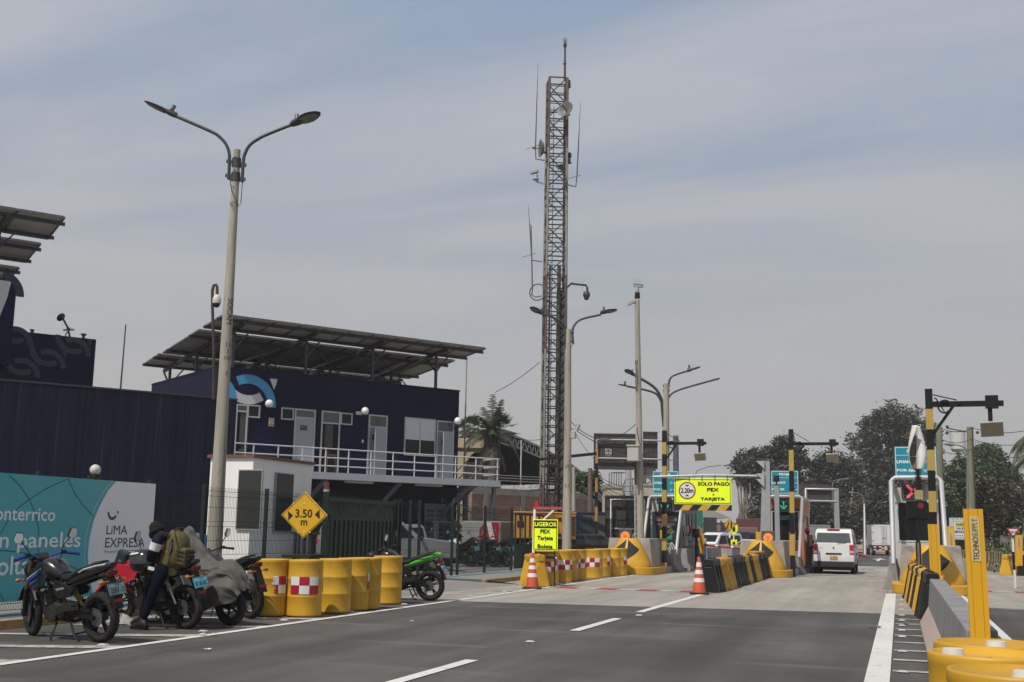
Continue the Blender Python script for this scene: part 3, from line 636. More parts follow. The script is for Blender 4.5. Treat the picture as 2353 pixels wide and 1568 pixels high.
# white field bounded by an arc
pts=[bq(875,50),bq(815,120),bq(755,230),bq(705,350),bq(675,480),bq(662,600),bq(668,720),bq(690,850)]
pts.append((pts[-1][0]+.05,zb_)); g=MB(); pl=[(x,-.004,max(zb_,min(zt_,z))) for x,z in pts]+[(LN,-.004,zb_),(LN,-.004,zt_)]; g.add(pl,[tuple(range(len(pl)))]); g.build('white_field',BW,bb,norm=False)
g=MB()
def cline(ps,wd,m_=None):
    for (xa_,za_),(xb_,zb2) in zip(ps,ps[1:]):
        d=Vector((xb_-xa_,zb2-za_)).normalized()*wd; g.add([(xa_-d.y,-.003,za_+d.x),(xa_+d.y,-.003,za_-d.x),(xb_+d.y,-.003,zb2-d.x),(xb_-d.y,-.003,zb2+d.x)],[(0,1,2,3)])
for ps in ([(65,0),(150,80),(220,185),(265,285),(290,400),(298,520),(285,630),(240,760),(190,860),(130,950)],[(0,455),(60,345),(130,255),(220,185),(340,110),(430,65),(518,30)],[(515,28),(560,130),(620,220),(710,320)],[(0,570),(120,580),(260,605),(420,650),(560,700),(660,755)],[(0,895),(30,955)]): cline([bq(*q_) for q_ in ps],.009)
g.build('curve_line',BT2,bb,norm=False)
g=MB(); cline([bq(*q_) for q_ in ((850,45),(780,130),(720,240),(672,360),(645,480),(636,600),(640,700),(655,800))],.003); g.build('thin_line',BLW,bb,norm=False)
def btxt(s,zx0,zx1,zyb,zyt,m_,bold=0.0,shear=0,full=None):
    x0,z0=bq(zx0,zyb); x1,z1=bq(zx1,zyb); zt1=(bq(zx0,zyt)[1]+bq(zx1,zyt)[1])/2; zb1=(z0+z1)/2
    return txt(s,bb,'lettering',m_,((x0+x1)/2,-.006,(zt1+zb1)/2),w=x1-x0,h=zt1-zb1,bold=bold,shear=shear)
# words run off the left of the photograph
xr1=bq(412,350)[0]; 
def bleft(s,zxr,zyb,zyt,ratio):
    xr_,zb1=bq(zxr,zyb); zt1=bq(zxr-150,zyt)[1]; h=zt1-zb1; w_=h*ratio; txt(s,bb,'lettering',BLW,(xr_-w_/2,-.006,(zt1+zb1)/2),w=w_,h=h,bold=.012)
bleft('Monterrico',412,352,245,7.4); bleft('con paneles',600,582,432,7.3); bleft('fotovoltaicos',462,742,606,8.3)
btxt('LiMA',800,958,450,382,BN,.008); btxt('EXPRESA',790,1088,548,475,BN,.008); btxt('Powered by',783,902,600,566,mat('sign_grey_text',(.12,.14,.17),.6),0,.25); btxt('VINCI',908,1050,650,625,BN,.004)
g=MB(); xa_,za_=bq(915,572); xb_,_=bq(1085,572); g.box(xa_,xb_,-.006,-.004,za_-.005,za_+.005); xa_,za_=bq(848,300); arc(g,xa_,za_+.04,.085,.135,180,330,-.006); g.add([(xa_+.1,-.006,za_+.06),(xa_+.165,-.006,za_+.06),(xa_+.15,-.006,za_)],[(0,1,2)]); g.build('logo_mark',BN,bb,norm=False)
p=DP(219,1080,27); t=thing('globe_lamp','weathered white globe lamp rising behind the teal billboard','lamp',(p[0],p[1],KZ),0); b=MB(); b.ell((0,0,p[2]-KZ),.125,16,0,10); b.build('globe',mat('dusty_globe',(.5,.47,.43),.5,0,.1,3),t); b=MB(); b.cyl((0,0,0),(0,0,p[2]-KZ-.11),.04); b.cyl((0,0,p[2]-KZ-.2),(0,0,p[2]-KZ-.1),.09); b.build('post',BLKM,t)
# ---------------- wire mesh fence
FH=Xp(618,1132,FX)[2]-KZ
WIRE=mat('fence_wire',(.016,.03,.026),.5,.2,.1,5)
def mesh_panel(parent,y0,y1,z0,z1,x=FX):
    m=MB(); n=max(2,int((y1-y0)/.055)); folds=[z0+.04,z0+(z1-z0)*.34,z0+(z1-z0)*.66,z1-.10]
    prof=[(0,z0)]
    for f in folds: prof += [(0,f-.05),(.035,f),(0,f+.05)]
    prof.append((0,z1+.03))
    r=.0042
    for k in range(n+1):
        y=y0+(y1-y0)*k/n
        for (a,za_),(c,zb1) in zip(prof,prof[1:]):
            m.add([(x+a,y-r,za_),(x+a,y+r,za_),(x+c,y+r,zb1),(x+c,y-r,zb1)],[(0,1,2,3)])
            m.add([(x+a-r,y,za_),(x+a+r,y,za_),(x+c+r,y,zb1),(x+c-r,y,zb1)],[(0,1,2,3)])
    for f in folds+[z0+(z1-z0)*q_ for q_ in (.1,.2,.5,.82)]:
        for dz in ((-.05,.05) if f in folds else (0,)): m.beam((x,y0,f+dz),(x,y1,f+dz),.008,.008)
    return m.build('mesh_panel',WIRE,parent,norm=False)
def fence_run(name,label,posts,zb=KZ,h=None,x=FX,pw=.07):
    h=h or FH; t=thing(name,label,'fence',(0,0,0),group='green wire mesh fence runs')
    for y in posts:
        b=MB(); b.box(x-pw/2-.05,x+pw/2-.05,y-pw/2,y+pw/2,zb,zb+h+.08); b.build('post',GREEN,t)
    for a,c in zip(posts,posts[1:]): mesh_panel(t,a,c,zb+.05,zb+h,x)
    return t
yf=lambda px,py=1250: Xp(px,py,FX)[1]
b=[yf(-110),yf(70,1380),yf(200),yf(340),yf(468),yf(612),yf(752)]
fence_run('mesh_fence','green wire mesh fence between the billboard and the sliding gate',b)
gy0,gy1=yf(760),yf(914)
fence_run('mesh_fence','green wire mesh fence in front of the parked white motorcycles',[yf(922),yf(945),yf(966),yf(1042),yf(1055),yf(1117),yf(1178)])
fence_run('mesh_fence','green wire mesh fence behind the row of yellow drums',[yf(1258),yf(1292),yf(1330),yf(1362),yf(1392),yf(1412)],h=FH-.1)
# sliding gate
gt=thing('sliding_gate','dark green sliding gate with slatted top and solid ribbed bottom','gate',(FX-.12,gy0,KZ)); gl=gy1-gy0; zh=Xp(840,1262,FX)[2]; zmid=Xp(835,1158,FX)[2]
zmid=Xp(840,1192,FX)[2]-KZ; gh=Xp(757,1142,FX)[2]-KZ
b=MB(); b.box(-.03,.03,0,gl,gh-.1,gh); b.box(-.03,.03,0,gl,zmid-.06,zmid+.04); b.box(-.03,.03,0,gl,.06,.16); b.box(-.03,.03,0,.09,.16,gh-.1); b.box(-.03,.03,gl-.09,gl,.16,gh-.1); b.build('gate_frame',GREEN,gt)
b=MB(); n=30
for k in range(n): y=.12+(gl-.24)*k/(n-1); b.box(-.012,.012,y-.03,y+.03,zmid+.04,gh-.1)
b.build('slats',GREEN,gt)
b=MB(); n=15; b.box(-.016,-.006,.09,gl-.09,.16,zmid-.06)
for k in range(n): y=.2+(gl-.4)*k/(n-1); b.box(-.006,.022,y-.05,y+.05,.16,zmid-.06)
b.build('ribbed_sheet',GREEN,gt)
b=MB()
for k in range(8): b.cyl((0,.1+gl*.4*k/7,gh),(0,.1+gl*.4*k/7,gh+.07),.01,n=5)
b.build('spike',GREEN,gt,norm=False)
b=MB(); b.box(-.06,.06,-.16,-.06,0,gh+.12); b.build('gate_post',GREEN,gt); b=MB(); b.box(-.07,.07,gl+.02,gl+.16,0,gh+.05); b.build('gate_post',GREEN,gt)
t=thing('beacon','dull red warning beacon on the gate post','beacon',(FX-.12,gy0-.11,KZ+gh+.12)); b=MB(); b.cyl((0,0,0),(0,0,.06),.075); b.build('beacon_base',GALV,t); b=MB(); b.cyl((0,0,.06),(0,0,.24),.07,.06); b.build('red_lens',mat('beacon_red',(.16,.02,.02),.3),t)
# open gate leaf at the far end
y0=yf(1186); t=thing('gate_leaf','narrow dark green barred gate leaf near the orange generator','gate',(FX-.05,y0,KZ)); hh=Xp(1207,1180,FX)[2]-KZ; ll=yf(1252)-y0
b=MB(); b.box(-.03,.03,0,ll,hh-.08,hh); b.box(-.03,.03,0,ll,.05,.9)
for k in range(7): y=.04+(ll-.08)*k/6; b.box(-.025,.025,y-.035,y+.035,.9,hh-.08)
b.build('gate_bars',GREEN,t)
# ---------------- white guard booth
cn=DP(583,1047,27); bx,by=cn[0],cn[1]; ztb=cn[2]; bl_=Xp(718,1060,bx)[1]-by; bwid=bx-Yp(485,1047,by)[0]
gb=thing('guard_booth','white rendered guard booth with tall narrow windows behind the fence','guard booth',(bx,by,KZ)); hB=ztb-KZ
BOOTHW=mat('booth_render',(.76,.75,.72),.75,0,.05,1.5,stretch=(1,1,.3),spots=((.42,.40,.36),.10,3))
b=MB(); b.box(-bwid,0,0,bl_,0,hB-.05); b.build('wall',BOOTHW,gb)
b=MB(); b.box(-bwid-.06,.06,-.06,bl_+.06,hB-.05,hB+.02); b.build('roof_edge',mat('roof_terracotta',(.16,.07,.05),.8,0,.3,4),gb)
zf_=lambda px,py: Yp(px,py,by); 
a=zf_(553,1082); c=zf_(597,1215); b=MB(); b.box(a[0]-bx-.025,c[0]-bx+.025,-.05,-.002,c[2]-KZ-.04,a[2]-KZ+.025); w1=b.build('window_frame',mat('booth_frame',(.30,.29,.27),.6),gb); b=MB(); b.box(a[0]-bx,c[0]-bx,-.06,-.052,c[2]-KZ,a[2]-KZ); b.build('pane',glassy('booth_glass',(.035,.038,.035),.12),w1)
xf=lambda px,py: Xp(px,py,bx)
a=xf(633,1088); c=xf(664,1220); b=MB(); b.box(.002,.05,a[1]-by-.04,c[1]-by+.04,c[2]-KZ-.04,a[2]-KZ+.025); w1=b.build('window_frame',MT['booth_frame'],gb); b=MB(); b.box(.052,.06,a[1]-by,c[1]-by,c[2]-KZ,a[2]-KZ); b.build('pane',MT['booth_glass'],w1)
# blue oil drum with poster behind fence
p=DP(452,1300,25); t=thing('blue_tank','blue ribbed water tank half hidden behind the mesh fence','tank',(p[0],p[1],KZ)); b=MB(); b.lathe([(.01,0),(.36,0),(.36,.5),(.38,.52),(.36,.55),(.36,.9),(.38,.92),(.36,.95),(.36,1.15),(.01,1.2)],20); b.build('tank_body',mat('tank_blue',(.02,.06,.17),.5),t); b=MB(); b.box(-.1,.3,-.385,-.38,.55,.85); b.build('paper_notice',WHT,t)
# ---------------- street lamps
LAMPM=mat('lamp_dark_grey',(.05,.052,.055),.5,.3,.1,4)
def lamp_head(t,tip,root,up,w=.17,nm='lamp_head'):
    """flat leaf-shaped head from root to tip"""
    tip=Vector(tip); root=Vector(root); d=tip-root; L_=d.length; d.normalize(); up=Vector(up); s=d.cross(up).normalized(); u=s.cross(d).normalized(); secs=[]
    for f,wd,th in ((0,.3,.5),(.06,.42,.62),(.22,.55,.62),(.30,.62,.40),(.45,.95,.34),(.62,1,.28),(.8,.82,.2),(.93,.5,.13),(1,.08,.06)):
        c=root+d*(L_*f); secs.append([c+s*(w*wd*math.cos(a))+u*(w*th*(math.sin(a) if math.sin(a)>0 else .45*math.sin(a))) for a in [2*PI*k/12 for k in range(12)]])
    b=MB(); b.loft([[tuple(q) for q in sc_] for sc_ in secs]); h=b.build(nm,LAMPM,t)
    b=MB(); V=[]
    for f,wd in ((.36,.62),(.5,.72),(.65,.74),(.8,.56),(.9,.3)):
        c=root+d*(L_*f)-u*(w*.155); V += [tuple(c+s*(w*wd)),tuple(c-s*(w*wd))]
    b.add(V,[(2*i,2*i+1,2*i+3,2*i+2) for i in range(4)]); b.build('lens',mat('lamp_lens',(.15,.14,.11),.4),h,norm=False)
    c=root+d*(L_*.2)+u*(w*.6); b=MB(); b.cyl(tuple(c),tuple(c+u*.12),.045); b.build('photocell',mat('photocell_blue',(.06,.10,.14),.4),h)
def column(t,base,top,r0,r1,m=POLEC,n=16,name='pole'):
    b=MB(); b.cyl((0,0,0),tuple(Vector(top)-Vector(base)),r0,r1,n); return b.build(name,m,t)
def armtube(t,pts,r,mm=LAMPM,name='arm'):
    b=MB(); P_=[Vector(p) for p in pts]; Q=[P_[0]]
    for i in range(len(P_)-1):      # catmull-rom
        p0=P_[max(i-1,0)];p1=P_[i];p2=P_[i+1];p3=P_[min(i+2,len(P_)-1)]
        for k in range(1,6):
            s=k/5; Q.append(.5*((2*p1)+(p2-p0)*s+(2*p0-5*p1+4*p2-p3)*s*s+(3*p1-p0-3*p2+p3)*s*s*s))
    b.tube(Q,r,8); return b.build(name,mm,t)
# nearest double lamp
zl=Zm(550,350,2.8512); D0=24.0
bs=DP(491,1293,D0); bs=(bs[0],bs[1],KZ); tp=DP(545,345,D0)
t=thing('street_lamp','tall concrete street lamp with two curved arms beside the white guard booth','street lamp',bs)
r_=lambda q: tuple(Vector(q)-Vector(bs))
l=lambda zx,zy,dd=0: r_(DP(*zl(zx,zy),D0+dd))
column(t,bs,tp,.165,.075)
for s,pts in ((-1,((1040,1050),(1048,850),(1045,750),(1010,650),(930,560),(830,500),(440,330))),(1,((1193,1080),(1207,850),(1225,760),(1280,660),(1390,580),(1520,520),(1760,425)))):
    armtube(t,[l(*p) for p in pts],.036)
lamp_head(t,l(75,158),l(440,332),(_hx*.1,_hy*.1,1),.15); lamp_head(t,l(2085,285,-.3),l(1752,430),(_hx*.28,_hy*.28,1),.17)
b=MB()
for y,xs in ((842,(1015,1095)),(880,(1075,1240)),(1005,(1003,1080)),(1042,(1060,1230))):
    b.beam(l(xs[0],y),l(xs[1],y+8),.05,.07); c=l(1130 if y<900 else 1120,y); b.cyl((c[0],c[1],c[2]-.06),(c[0],c[1],c[2]+.06),.098,.098,16)
b.build('bracket',LAMPM,t)
b=MB(); b.tube([l(1052,1050),l(1075,1180,-.1),l(1110,1260,-.14),l(1155,1360,-.1),l(1180,1310,-.05),l(1195,1085)],.009,5); b.tube([l(1150,1350,-.12),l(1110,1310,-.15),l(1060,1310,-.1),l(1055,1335,-.1),l(1080,1350,-.14)],.008,5); b.build('cable',BLKM,t)
b=MB()
for zx,zy in ((1118,797),(1107,943),(1097,1137)): c=l(zx,zy,-.075); b.cyl(c,(c[0]+.0,c[1]-.03,c[2]),.012,n=6)
b.build('bolt_hole',BLKM,t)
b=MB()   # painted pole numbers
for k,(zz,s_) in enumerate(((.62,'SOCAM'),(.545,'11'),(.53,'3'),(.515,'150'),(.48,'5'))):
    pc=Vector(tp)-Vector(bs); c=pc*zz; rr=.165+(.075-.165)*zz
    dv=(Vector((0,0,0))-Vector(bs)); ang=math.atan2(dv.x,-dv.y)
    rot=Matrix.Rotation(-ang*-1+.35,4,'Z')@FACE_CAM@(Matrix.Rotation(-PI/2,4,'Z') if s_=='SOCAM' else Matrix.Identity(4))
    n_=Vector((math.sin(ang+.35),-math.cos(ang+.35),0))
    txt(s_,t,'pole_number',BLKM,tuple(c+n_*(rr+.004)),w=(.55 if s_=='SOCAM' else .045*len(s_)),rot=rot)
# second lamp beside the lattice tower
D1=44.0; z2=Zm(2050,900,1.4258)
bs2=DP(1302,1290,D1); bs2=(bs2[0],bs2[1],KZ); tp2=DP(1306.5,757,D1); t=thing('street_lamp','slim concrete street lamp with two arms standing just right of the lattice tower','street lamp',bs2)
l2=lambda zx,zy,dd=0: tuple(Vector(DP(*z2(zx,zy),D1+dd))-Vector(bs2))
column(t,bs2,tp2,.19,.10)
armtube(t,[l2(346,680),l2(342,610),l2(355,570),l2(395,538),l2(505,512)],.045); armtube(t,[l2(303,690),l2(306,610),l2(285,560),l2(235,530),l2(168,505)],.045)
lamp_head(t,l2(597,482,-.4),l2(503,505),(_hx*.2,_hy*.2,1),.18); lamp_head(t,l2(98,471),l2(172,506),(_hx*.3,_hy*.3,1),.22)
b=MB()
for y in (616,665): b.beam(l2(300,y),l2(350,y),.06,.08)
b.tube([l2(345,680),l2(330,710),l2(316,725),l2(318,770)],.012,5); b.build('bracket',LAMPM,t)
b=MB(); c=l2(370,1155); b.X=Matrix.Translation(c)@Matrix.Rotation(R(25),4,'Y'); b.box(-.06,.06,-.1,.08,-.14,.14); b.X=Matrix.Identity(4); b.beam(l2(335,1165),l2(365,1160),.07,.07); b.build('floodlight',mat('beige_box',(.36,.34,.30),.6),t)
c=l2(345,1198); b=MB(); b.box(c[0]-.11,c[0]+.11,c[1]-.12,c[1]+.08,c[2]-.14,c[2]+.13); b.build('junction_box',MT['beige_box'],t,bevel=.02)
for z_,s_ in ((.42,'19'),(.34,'11')): txt(s_,t,'pole_number',BLKM,(l2(322,1300)[0],-.19,(tp2[2]-KZ)*z_),w=.14,h=.12)
# tall camera pole
D2=44.0; bs3=DP(1473,1262,D2); bs3=(bs3[0],bs3[1],KZ); tp3=DP(1464,690,D2); t=thing('camera_pole','tall concrete pole topped by a black band and two security cameras','utility pole',bs3)
l3=lambda zx,zy,dd=0: tuple(Vector(DP(*z2(zx,zy),D2+dd))-Vector(bs3))
column(t,bs3,tp3,.15,.095)
b=MB(); p=l3(712,419); q=l3(712,387); b.cyl(p,q,.108,.10,16); b.build('black_band',BLK,t)
b=MB(); c=l3(711,372); b.lathe([(.08,-.16),(.085,-.02),(.06,.12),(.03,.16),(.01,.17)],12,0,c); b.X=Matrix.Translation(l3(716,348))@Matrix.Rotation(R(10),4,'Y'); b.box(-.17,.17,-.08,.08,-.05,.05); b.box(-.2,.2,-.1,.1,.05,.065); b.X=Matrix.Identity(4)
for dx in (-.12,-.04,.04,.12): cc=l3(716,345); b.cyl((cc[0]+dx,cc[1],cc[2]),(cc[0]+dx,cc[1],cc[2]+.28),.006,n=4)
b.build('ptz_camera',mat('camera_grey',(.30,.30,.29),.5),t)
b=MB(); b.X=Matrix.Translation(l3(682,443))@Matrix.Rotation(R(-24),4,'Y'); b.box(-.2,.14,-.06,.06,-.05,.05); b.X=Matrix.Identity(4); b.beam(l3(690,443),l3(706,447),.06,.06); b.build('box_camera',MT['camera_grey'],t)
z3=Zm(2150,1650,3.485); l3b=lambda zx,zy,dd=0: tuple(Vector(DP(*z3(zx,zy),D2+dd))-Vector(bs3))
a=l3b(1275,480,-.4); c=l3b(1440,685,-.4); b=MB(); b.box(a[0],c[0],a[1]-.3,a[1]+.25,c[2],a[2]); b.box(a[0]-.04,c[0]+.04,a[1]-.34,a[1]+.28,a[2],a[2]+.05); b.build('cabinet',mat('cabinet_beige',(.42,.41,.38),.5,0,.06,2),t,bevel=.01)
b=MB(); b.tube([l3b(1395,210,-.3),l3b(1390,260,-.35),l3b(1410,380,-.4),l3b(1445,480,-.35)],.018,5); b.tube([l3b(1330,690,-.4),l3b(1325,740,-.4),l3b(1365,760,-.4)],.025,6); b.cyl(l3b(1365,690,-.4),l3b(1365,1010,-.3),.04,n=6); b.build('cable',DST,t)
for k,ch in enumerate('FADUS'):
    zy=790+k*36; txt(ch,t,'pole_letter',BLKM,tuple(Vector(l3(711,zy))+Vector((0,-.135,0))),w=.10,h=.2)
# third lamp with four arms
D3=50.0; bs4=DP(1529,1262,D3); bs4=(bs4[0],bs4[1],0); tp4=DP(1531,882,D3); t=thing('street_lamp','slender concrete street lamp with four spreading arms above the teal toll sign','street lamp',bs4)
l4=lambda zx,zy,dd=0: tuple(Vector(DP(*z2(zx,zy),D3+dd))-Vector(bs4))
column(t,bs4,tp4,.20,.12)
armtube(t,[l4(885,985),l4(890,910),l4(905,870),l4(945,850),l4(1005,832)],.045); armtube(t,[l4(880,1040),l4(890,985),l4(930,950),l4(1020,920),l4(1180,876)],.045)
armtube(t,[l4(862,1150),l4(852,1040),l4(846,985),l4(800,920),l4(685,852)],.06); armtube(t,[l4(858,1080),l4(850,1020),l4(825,970),l4(770,945),l4(650,920)],.045)
lamp_head(t,l4(1075,809),l4(1000,834),(0,0,1),.2); lamp_head(t,l4(643,824,-.3),l4(690,856),(_hx*.25,_hy*.25,1),.18); lamp_head(t,l4(600,909),l4(648,919),(0,0,1),.12)
b=MB()
for y in (918,945): b.beam(l4(858,y),l4(897,y),.07,.08)
b.build('bracket',LAMPM,t)
# ---------------- lattice tower
DT=52.0; tb_=DP(1268,1290,DT); TB=Vector((tb_[0],tb_[1],KZ)); TH=DP(1280,186,DT)[2]-KZ
LAT=mat('lattice_steel',(.05,.047,.044),.6,.3,.2,3); LRED_=mat('faded_red_lattice',(.085,.05,.046),.65,0,.2,3); LWH=mat('faded_white_lattice',(.20,.185,.165),.65,0,.2,3)
tw=thing('lattice_tower','tall slender red and white lattice mast carrying dishes and whip antennas','radio tower',tuple(TB))
tu=Vector((DP(1280,186,DT)[0]-TB.x,DP(1280,186,DT)[1]-TB.y,0))      # lean follows the measured axis
def tax(f): return Vector((tu.x*f*.35,tu.y*f*.35,TH*f))
w0=.50; w1=.435; ta=R(24)
def leg(k,f):
    w_=w0+(w1-w0)*f; a=ta+PI/4+k*PI/2; r=w_*math.sqrt(2)*.98; return tax(f)+Vector((r*math.cos(a),r*math.sin(a),0))
NS=26; cols=[LRED_]*4+[LWH]*7+[LRED_]*4+[LWH]*7+[LRED_]*4
for k in range(4):
    bands=[]; i=0
    while i<NS:
        j=i
        while j<NS and cols[j]==cols[i]: j+=1
        b=MB(); b.beam(tuple(leg(k,i/NS)),tuple(leg(k,j/NS)),.095,.095); b.build('leg',cols[i],tw); i=j
b=MB()
for i in range(NS+1):
    f=i/NS
    for k in range(4): b.beam(tuple(leg(k,f)),tuple(leg((k+1)%4,f)),.05,.05)
    if i<NS:
        for k in range(4):
            a_,c_=(k,(k+1)%4) if (i+k)%2 else ((k+1)%4,k)
            b.beam(tuple(leg(a_,f)),tuple(leg(c_,(i+1)/NS)),.045,.045)
for i in range(NS):
    f=(i+.5)/NS
    for k in range(4): b.beam(tuple(leg(k,f)),tuple(leg((k+1)%4,f)),.035,.035)
b.build('bracing',LAT,tw)
b=MB()
for o_,rr in ((Vector((.16,.1,0)),.09),(Vector((-.3,.15,0)),.05)): b.tube([tuple(tax(0)+o_),tuple(tax(.6)+o_)],rr,8)
b.box(.02,.42,.2,.26,0,TH*.55); b.build('cable_ladder',mat('cable_grey',(.06,.055,.05),.7,0,.2,4,stretch=(4,4,.2)),tw)
b=MB(); n=70
for o_ in (-.3,-.08): b.beam(tuple(tax(0)+Vector((o_,-.25,0))),tuple(tax(.94)+Vector((o_,-.25,0))),.025,.025)
for i in range(n): c=tax(.94*i/n); b.beam((c.x-.3,c.y-.25,c.z),(c.x-.08,c.y-.25,c.z),.02,.02)
b.build('ladder',LAT,tw)
zt=Zm(2050,100,1.742); lt=lambda zx,zy,dd=0: tuple(Vector(DP(*zt(zx,zy),DT+dd))-TB)
b=MB(); b.cyl(lt(364,390),lt(366,150),.06,.045); b.build('top_mast',LRED_,tw)
b=MB(); b.cyl(lt(366,150),lt(366,85),.02); b.beam(lt(366,128),lt(352,100),.03,.03); b.beam(lt(366,128),lt(382,100),.03,.03); b.ell(lt(366,140),(.09,.09,.16),8); b.box(lt(352,275)[0],lt(378,275)[0],lt(352,275)[1]-.04,lt(352,275)[1]+.04,lt(352,275)[2],lt(352,268)[2]); b.build('lightning_spike',LAT,tw)
def dish(zx,zy,r,yaw,tilt,nm='dish_antenna',mm=None,dd=-.9):
    b=MB(); c=lt(zx,zy,dd); b.X=Matrix.Translation(c)@Matrix.Rotation(yaw,4,'Z')@Matrix.Rotation(PI/2+tilt,4,'X')
    b.lathe([(.01,-.12),(r*.6,-.06),(r,.06),(r*1.02,.06),(r*.6,-.1),(.01,-.16)],24); b.beam((0,0,-.1),(0,0,.35),.04,.04); b.ell((0,0,.35),.07,8); b.X=Matrix.Identity(4); b.beam(c,tuple(Vector(c)*.999+Vector((0,.7,0))),.06,.06)
    return b.build(nm,mm or mat('dish_grey',(.12,.12,.117),.5),tw)
dish(370,590,.39,R(-10),R(-14)); dish(200,862,.42,R(-62),0,dd=-.5); dish(338,997,.17,R(-20),0)
WH=mat('whip_grey',(.10,.095,.09),.6)
for a,c,e,g_ in (((178,262),(160,845),(163,935),(222,945)),((474,532),(449,1055),(440,1128),(383,1115)),((110,1253),(132,1600),(135,1640),(205,1650))):
    b=MB(); P0=Vector(lt(*a)); P1=Vector(lt(*c)); b.cyl(tuple(P1),tuple(P1+(P0-P1)*.62),.032,.022,n=6); b.cyl(tuple(P1+(P0-P1)*.62),tuple(P0),.018,.008,n=5); b.tube([tuple(P1),lt(*e),lt(*g_)],.03,6); b.tube([lt(c[0]-65,c[1]+20),lt(c[0]+30,c[1]-8)],.014,5); b.build('whip_antenna',WH,tw)
z4=lambda zx,zy: tuple(Vector(DP(*z2(zx,zy),DT))-TB)
b=MB(); b.cyl(z4(113,368),z4(106,0),.035,.025,n=6); b.tube([z4(113,368),z4(110,400),z4(130,412),z4(168,405)],.03,6)
b.torus(z4(143,384),.38,.03,'y',20,6); b.build('antenna_cable_loop',WH,tw)
b=MB(); b.tube([z4(305,362),z4(335,335),z4(420,345),z4(427,360),z4(426,395)],.05,8); c=z4(422,402); b.lathe([(.01,.2),(.14,.16),(.17,0),(.15,-.06)],12,0,c); b.ell((c[0],c[1],c[2]-.1),.13,10); b.build('dome_camera',DST,tw)
for zx,zy,s in ((162,1055,-1),(390,940,1)):
    c=lt(zx,zy); b=MB(); b.lathe([(.01,-.18),(.15,-.17),(.15,-.14),(.09,-.13),(.11,0),(.07,.12),(.01,.13)],12,0,c)
    if s<0: b.X=Matrix.Translation(lt(152,1027))@Matrix.Rotation(R(-14),4,'Y'); b.box(-.19,.19,-.09,.09,-.05,.05); b.X=Matrix.Identity(4); b.beam(lt(162,1090),lt(222,1108),.07,.07)
    else: b.box(c[0]-.1,c[0]+.12,c[1]-.1,c[1]+.1,c[2]+.12,c[2]+.32); b.beam(c,(c[0]-.3,c[1],c[2]-.25),.07,.07)
    b.build('ptz_camera',mat('camera_grey',(.30,.30,.29),.5) if s<0 else DST,tw)
for zx,zy in ((392,408),): c=lt(zx,zy); b=MB(); b.cyl((c[0],c[1],c[2]-.2),(c[0],c[1],c[2]+.15),.1,.08); b.beam((c[0],c[1],c[2]-.2),(c[0]-.2,c[1],c[2]-1.0),.05,.05); b.build('beacon',DST,tw)
# guy and overhead cables
def cable(name,label,a,c,sag,r=.012,n=14,m=None):
    b=MB(); a=Vector(a); c=Vector(c); P_=[a+(c-a)*(i/n)-Vector((0,0,sag*4*(i/n)*(1-i/n))) for i in range(n+1)]; b.X=Matrix.Translation(-a); b.tube(P_,r,4); o=b.build(name,m or BLKM,loc=tuple(a)); return tag(o,label,'cable')
# ---------------- drums
def drum_parts(t,panel=None,torn=False,bung=None):
    h=.94; r=.293; b=MB(); pr=[(r-.015,0),(r,.012),(r,.035),(r-.002,.05)]
    for z in (.33,.62): pr += [(r-.002,z-.02),(r+.0035,z-.008),(r+.0035,z+.008),(r-.002,z+.02)]
    pr += [(r-.002,h-.06),(r+.002,h-.05),(r,h-.012),(r-.004,h),(r-.02,h),(r-.025,h-.02),(.01,h-.022)]
    b.lathe(pr,40); b.build('drum_body',YEL,t)
    if panel is not None:
        for row in range(2):
            for c in range(1 if torn else 0,3):
                b=MB(); V=[]; n=5; a0=panel+R(-49+33*c); q=r+.0075
                for i in range(n+1):
                    a=a0+R(32.4)*i/n-PI/2
                    for z in (.375+.145*row,.375+.145*(row+1)-.004): V.append((q*math.cos(a),q*math.sin(a),z))
                b.add(V,[(2*i,2*i+2,2*i+3,2*i+1) for i in range(n)],0,True); b.build('checker_patch',REDR if (row+c)%2==0 else WREF,t,norm=False)
    if bung:
        b=MB(); b.cyl((bung[0],bung[1],h-.022),(bung[0],bung[1],h+.012),.058,.05,14); b.build('bung_cap',mat('bung_white',(.55,.54,.52),.5),t)
def place_drum(pr_,pb,label,panel=None,group='yellow safety drums'):
    """right image edge and lowest image point of the drum"""
    g=Vector(G(pr_-20,pb)); d=g.length; w_=.30*FV/(d*math.cos(math.atan((pr_-CX)/FV))*1.0)
    g=Vector(G(pr_-w_,pb)); c=g+Vector((g.x,g.y,0)).normalized()*.29
    t=thing('traffic_drum',label,'drum',(c.x,c.y,.01),math.atan2(c.x,c.y)*-1,group); drum_parts(t,panel,'torn' in label)
    if 'torn' in label:
        for row,js in ((0,(.0,.09,.03,.12,.06,.14)),(1,(.05,.0,.10,.04,.11,.02))):
            b=MB(); q=.3005; z0=.375+.145*row; a1=panel+R(-16)-PI/2; V=[(q*math.cos(a1),q*math.sin(a1),z0),(q*math.cos(a1),q*math.sin(a1),z0+.141)]
            for k,j in enumerate(reversed(js)): aa=a1-.42+j*1.6+(.1*(1-row)); V.append((q*math.cos(aa),q*math.sin(aa),z0+.141*(1-k/5)))
            b.add(V,[tuple(range(len(V)))]); b.build('torn_patch',REDR if row==0 else WREF,t,norm=False)
    return t
a=lambda d: R(d)
place_drum(658,1418,'yellow drum with a torn checker sticker, beside the covered motorcycle',a(42))
place_drum(738,1420,'yellow drum with a complete red and white checker sticker before the 3.50 m sign',a(-3))
place_drum(805,1411,'plain faced yellow drum third from the covered motorcycle, shaded on its left',a(-95))
place_drum(846,1405,'yellow drum fourth from the covered motorcycle, checker sticker turned to its right edge',a(112))
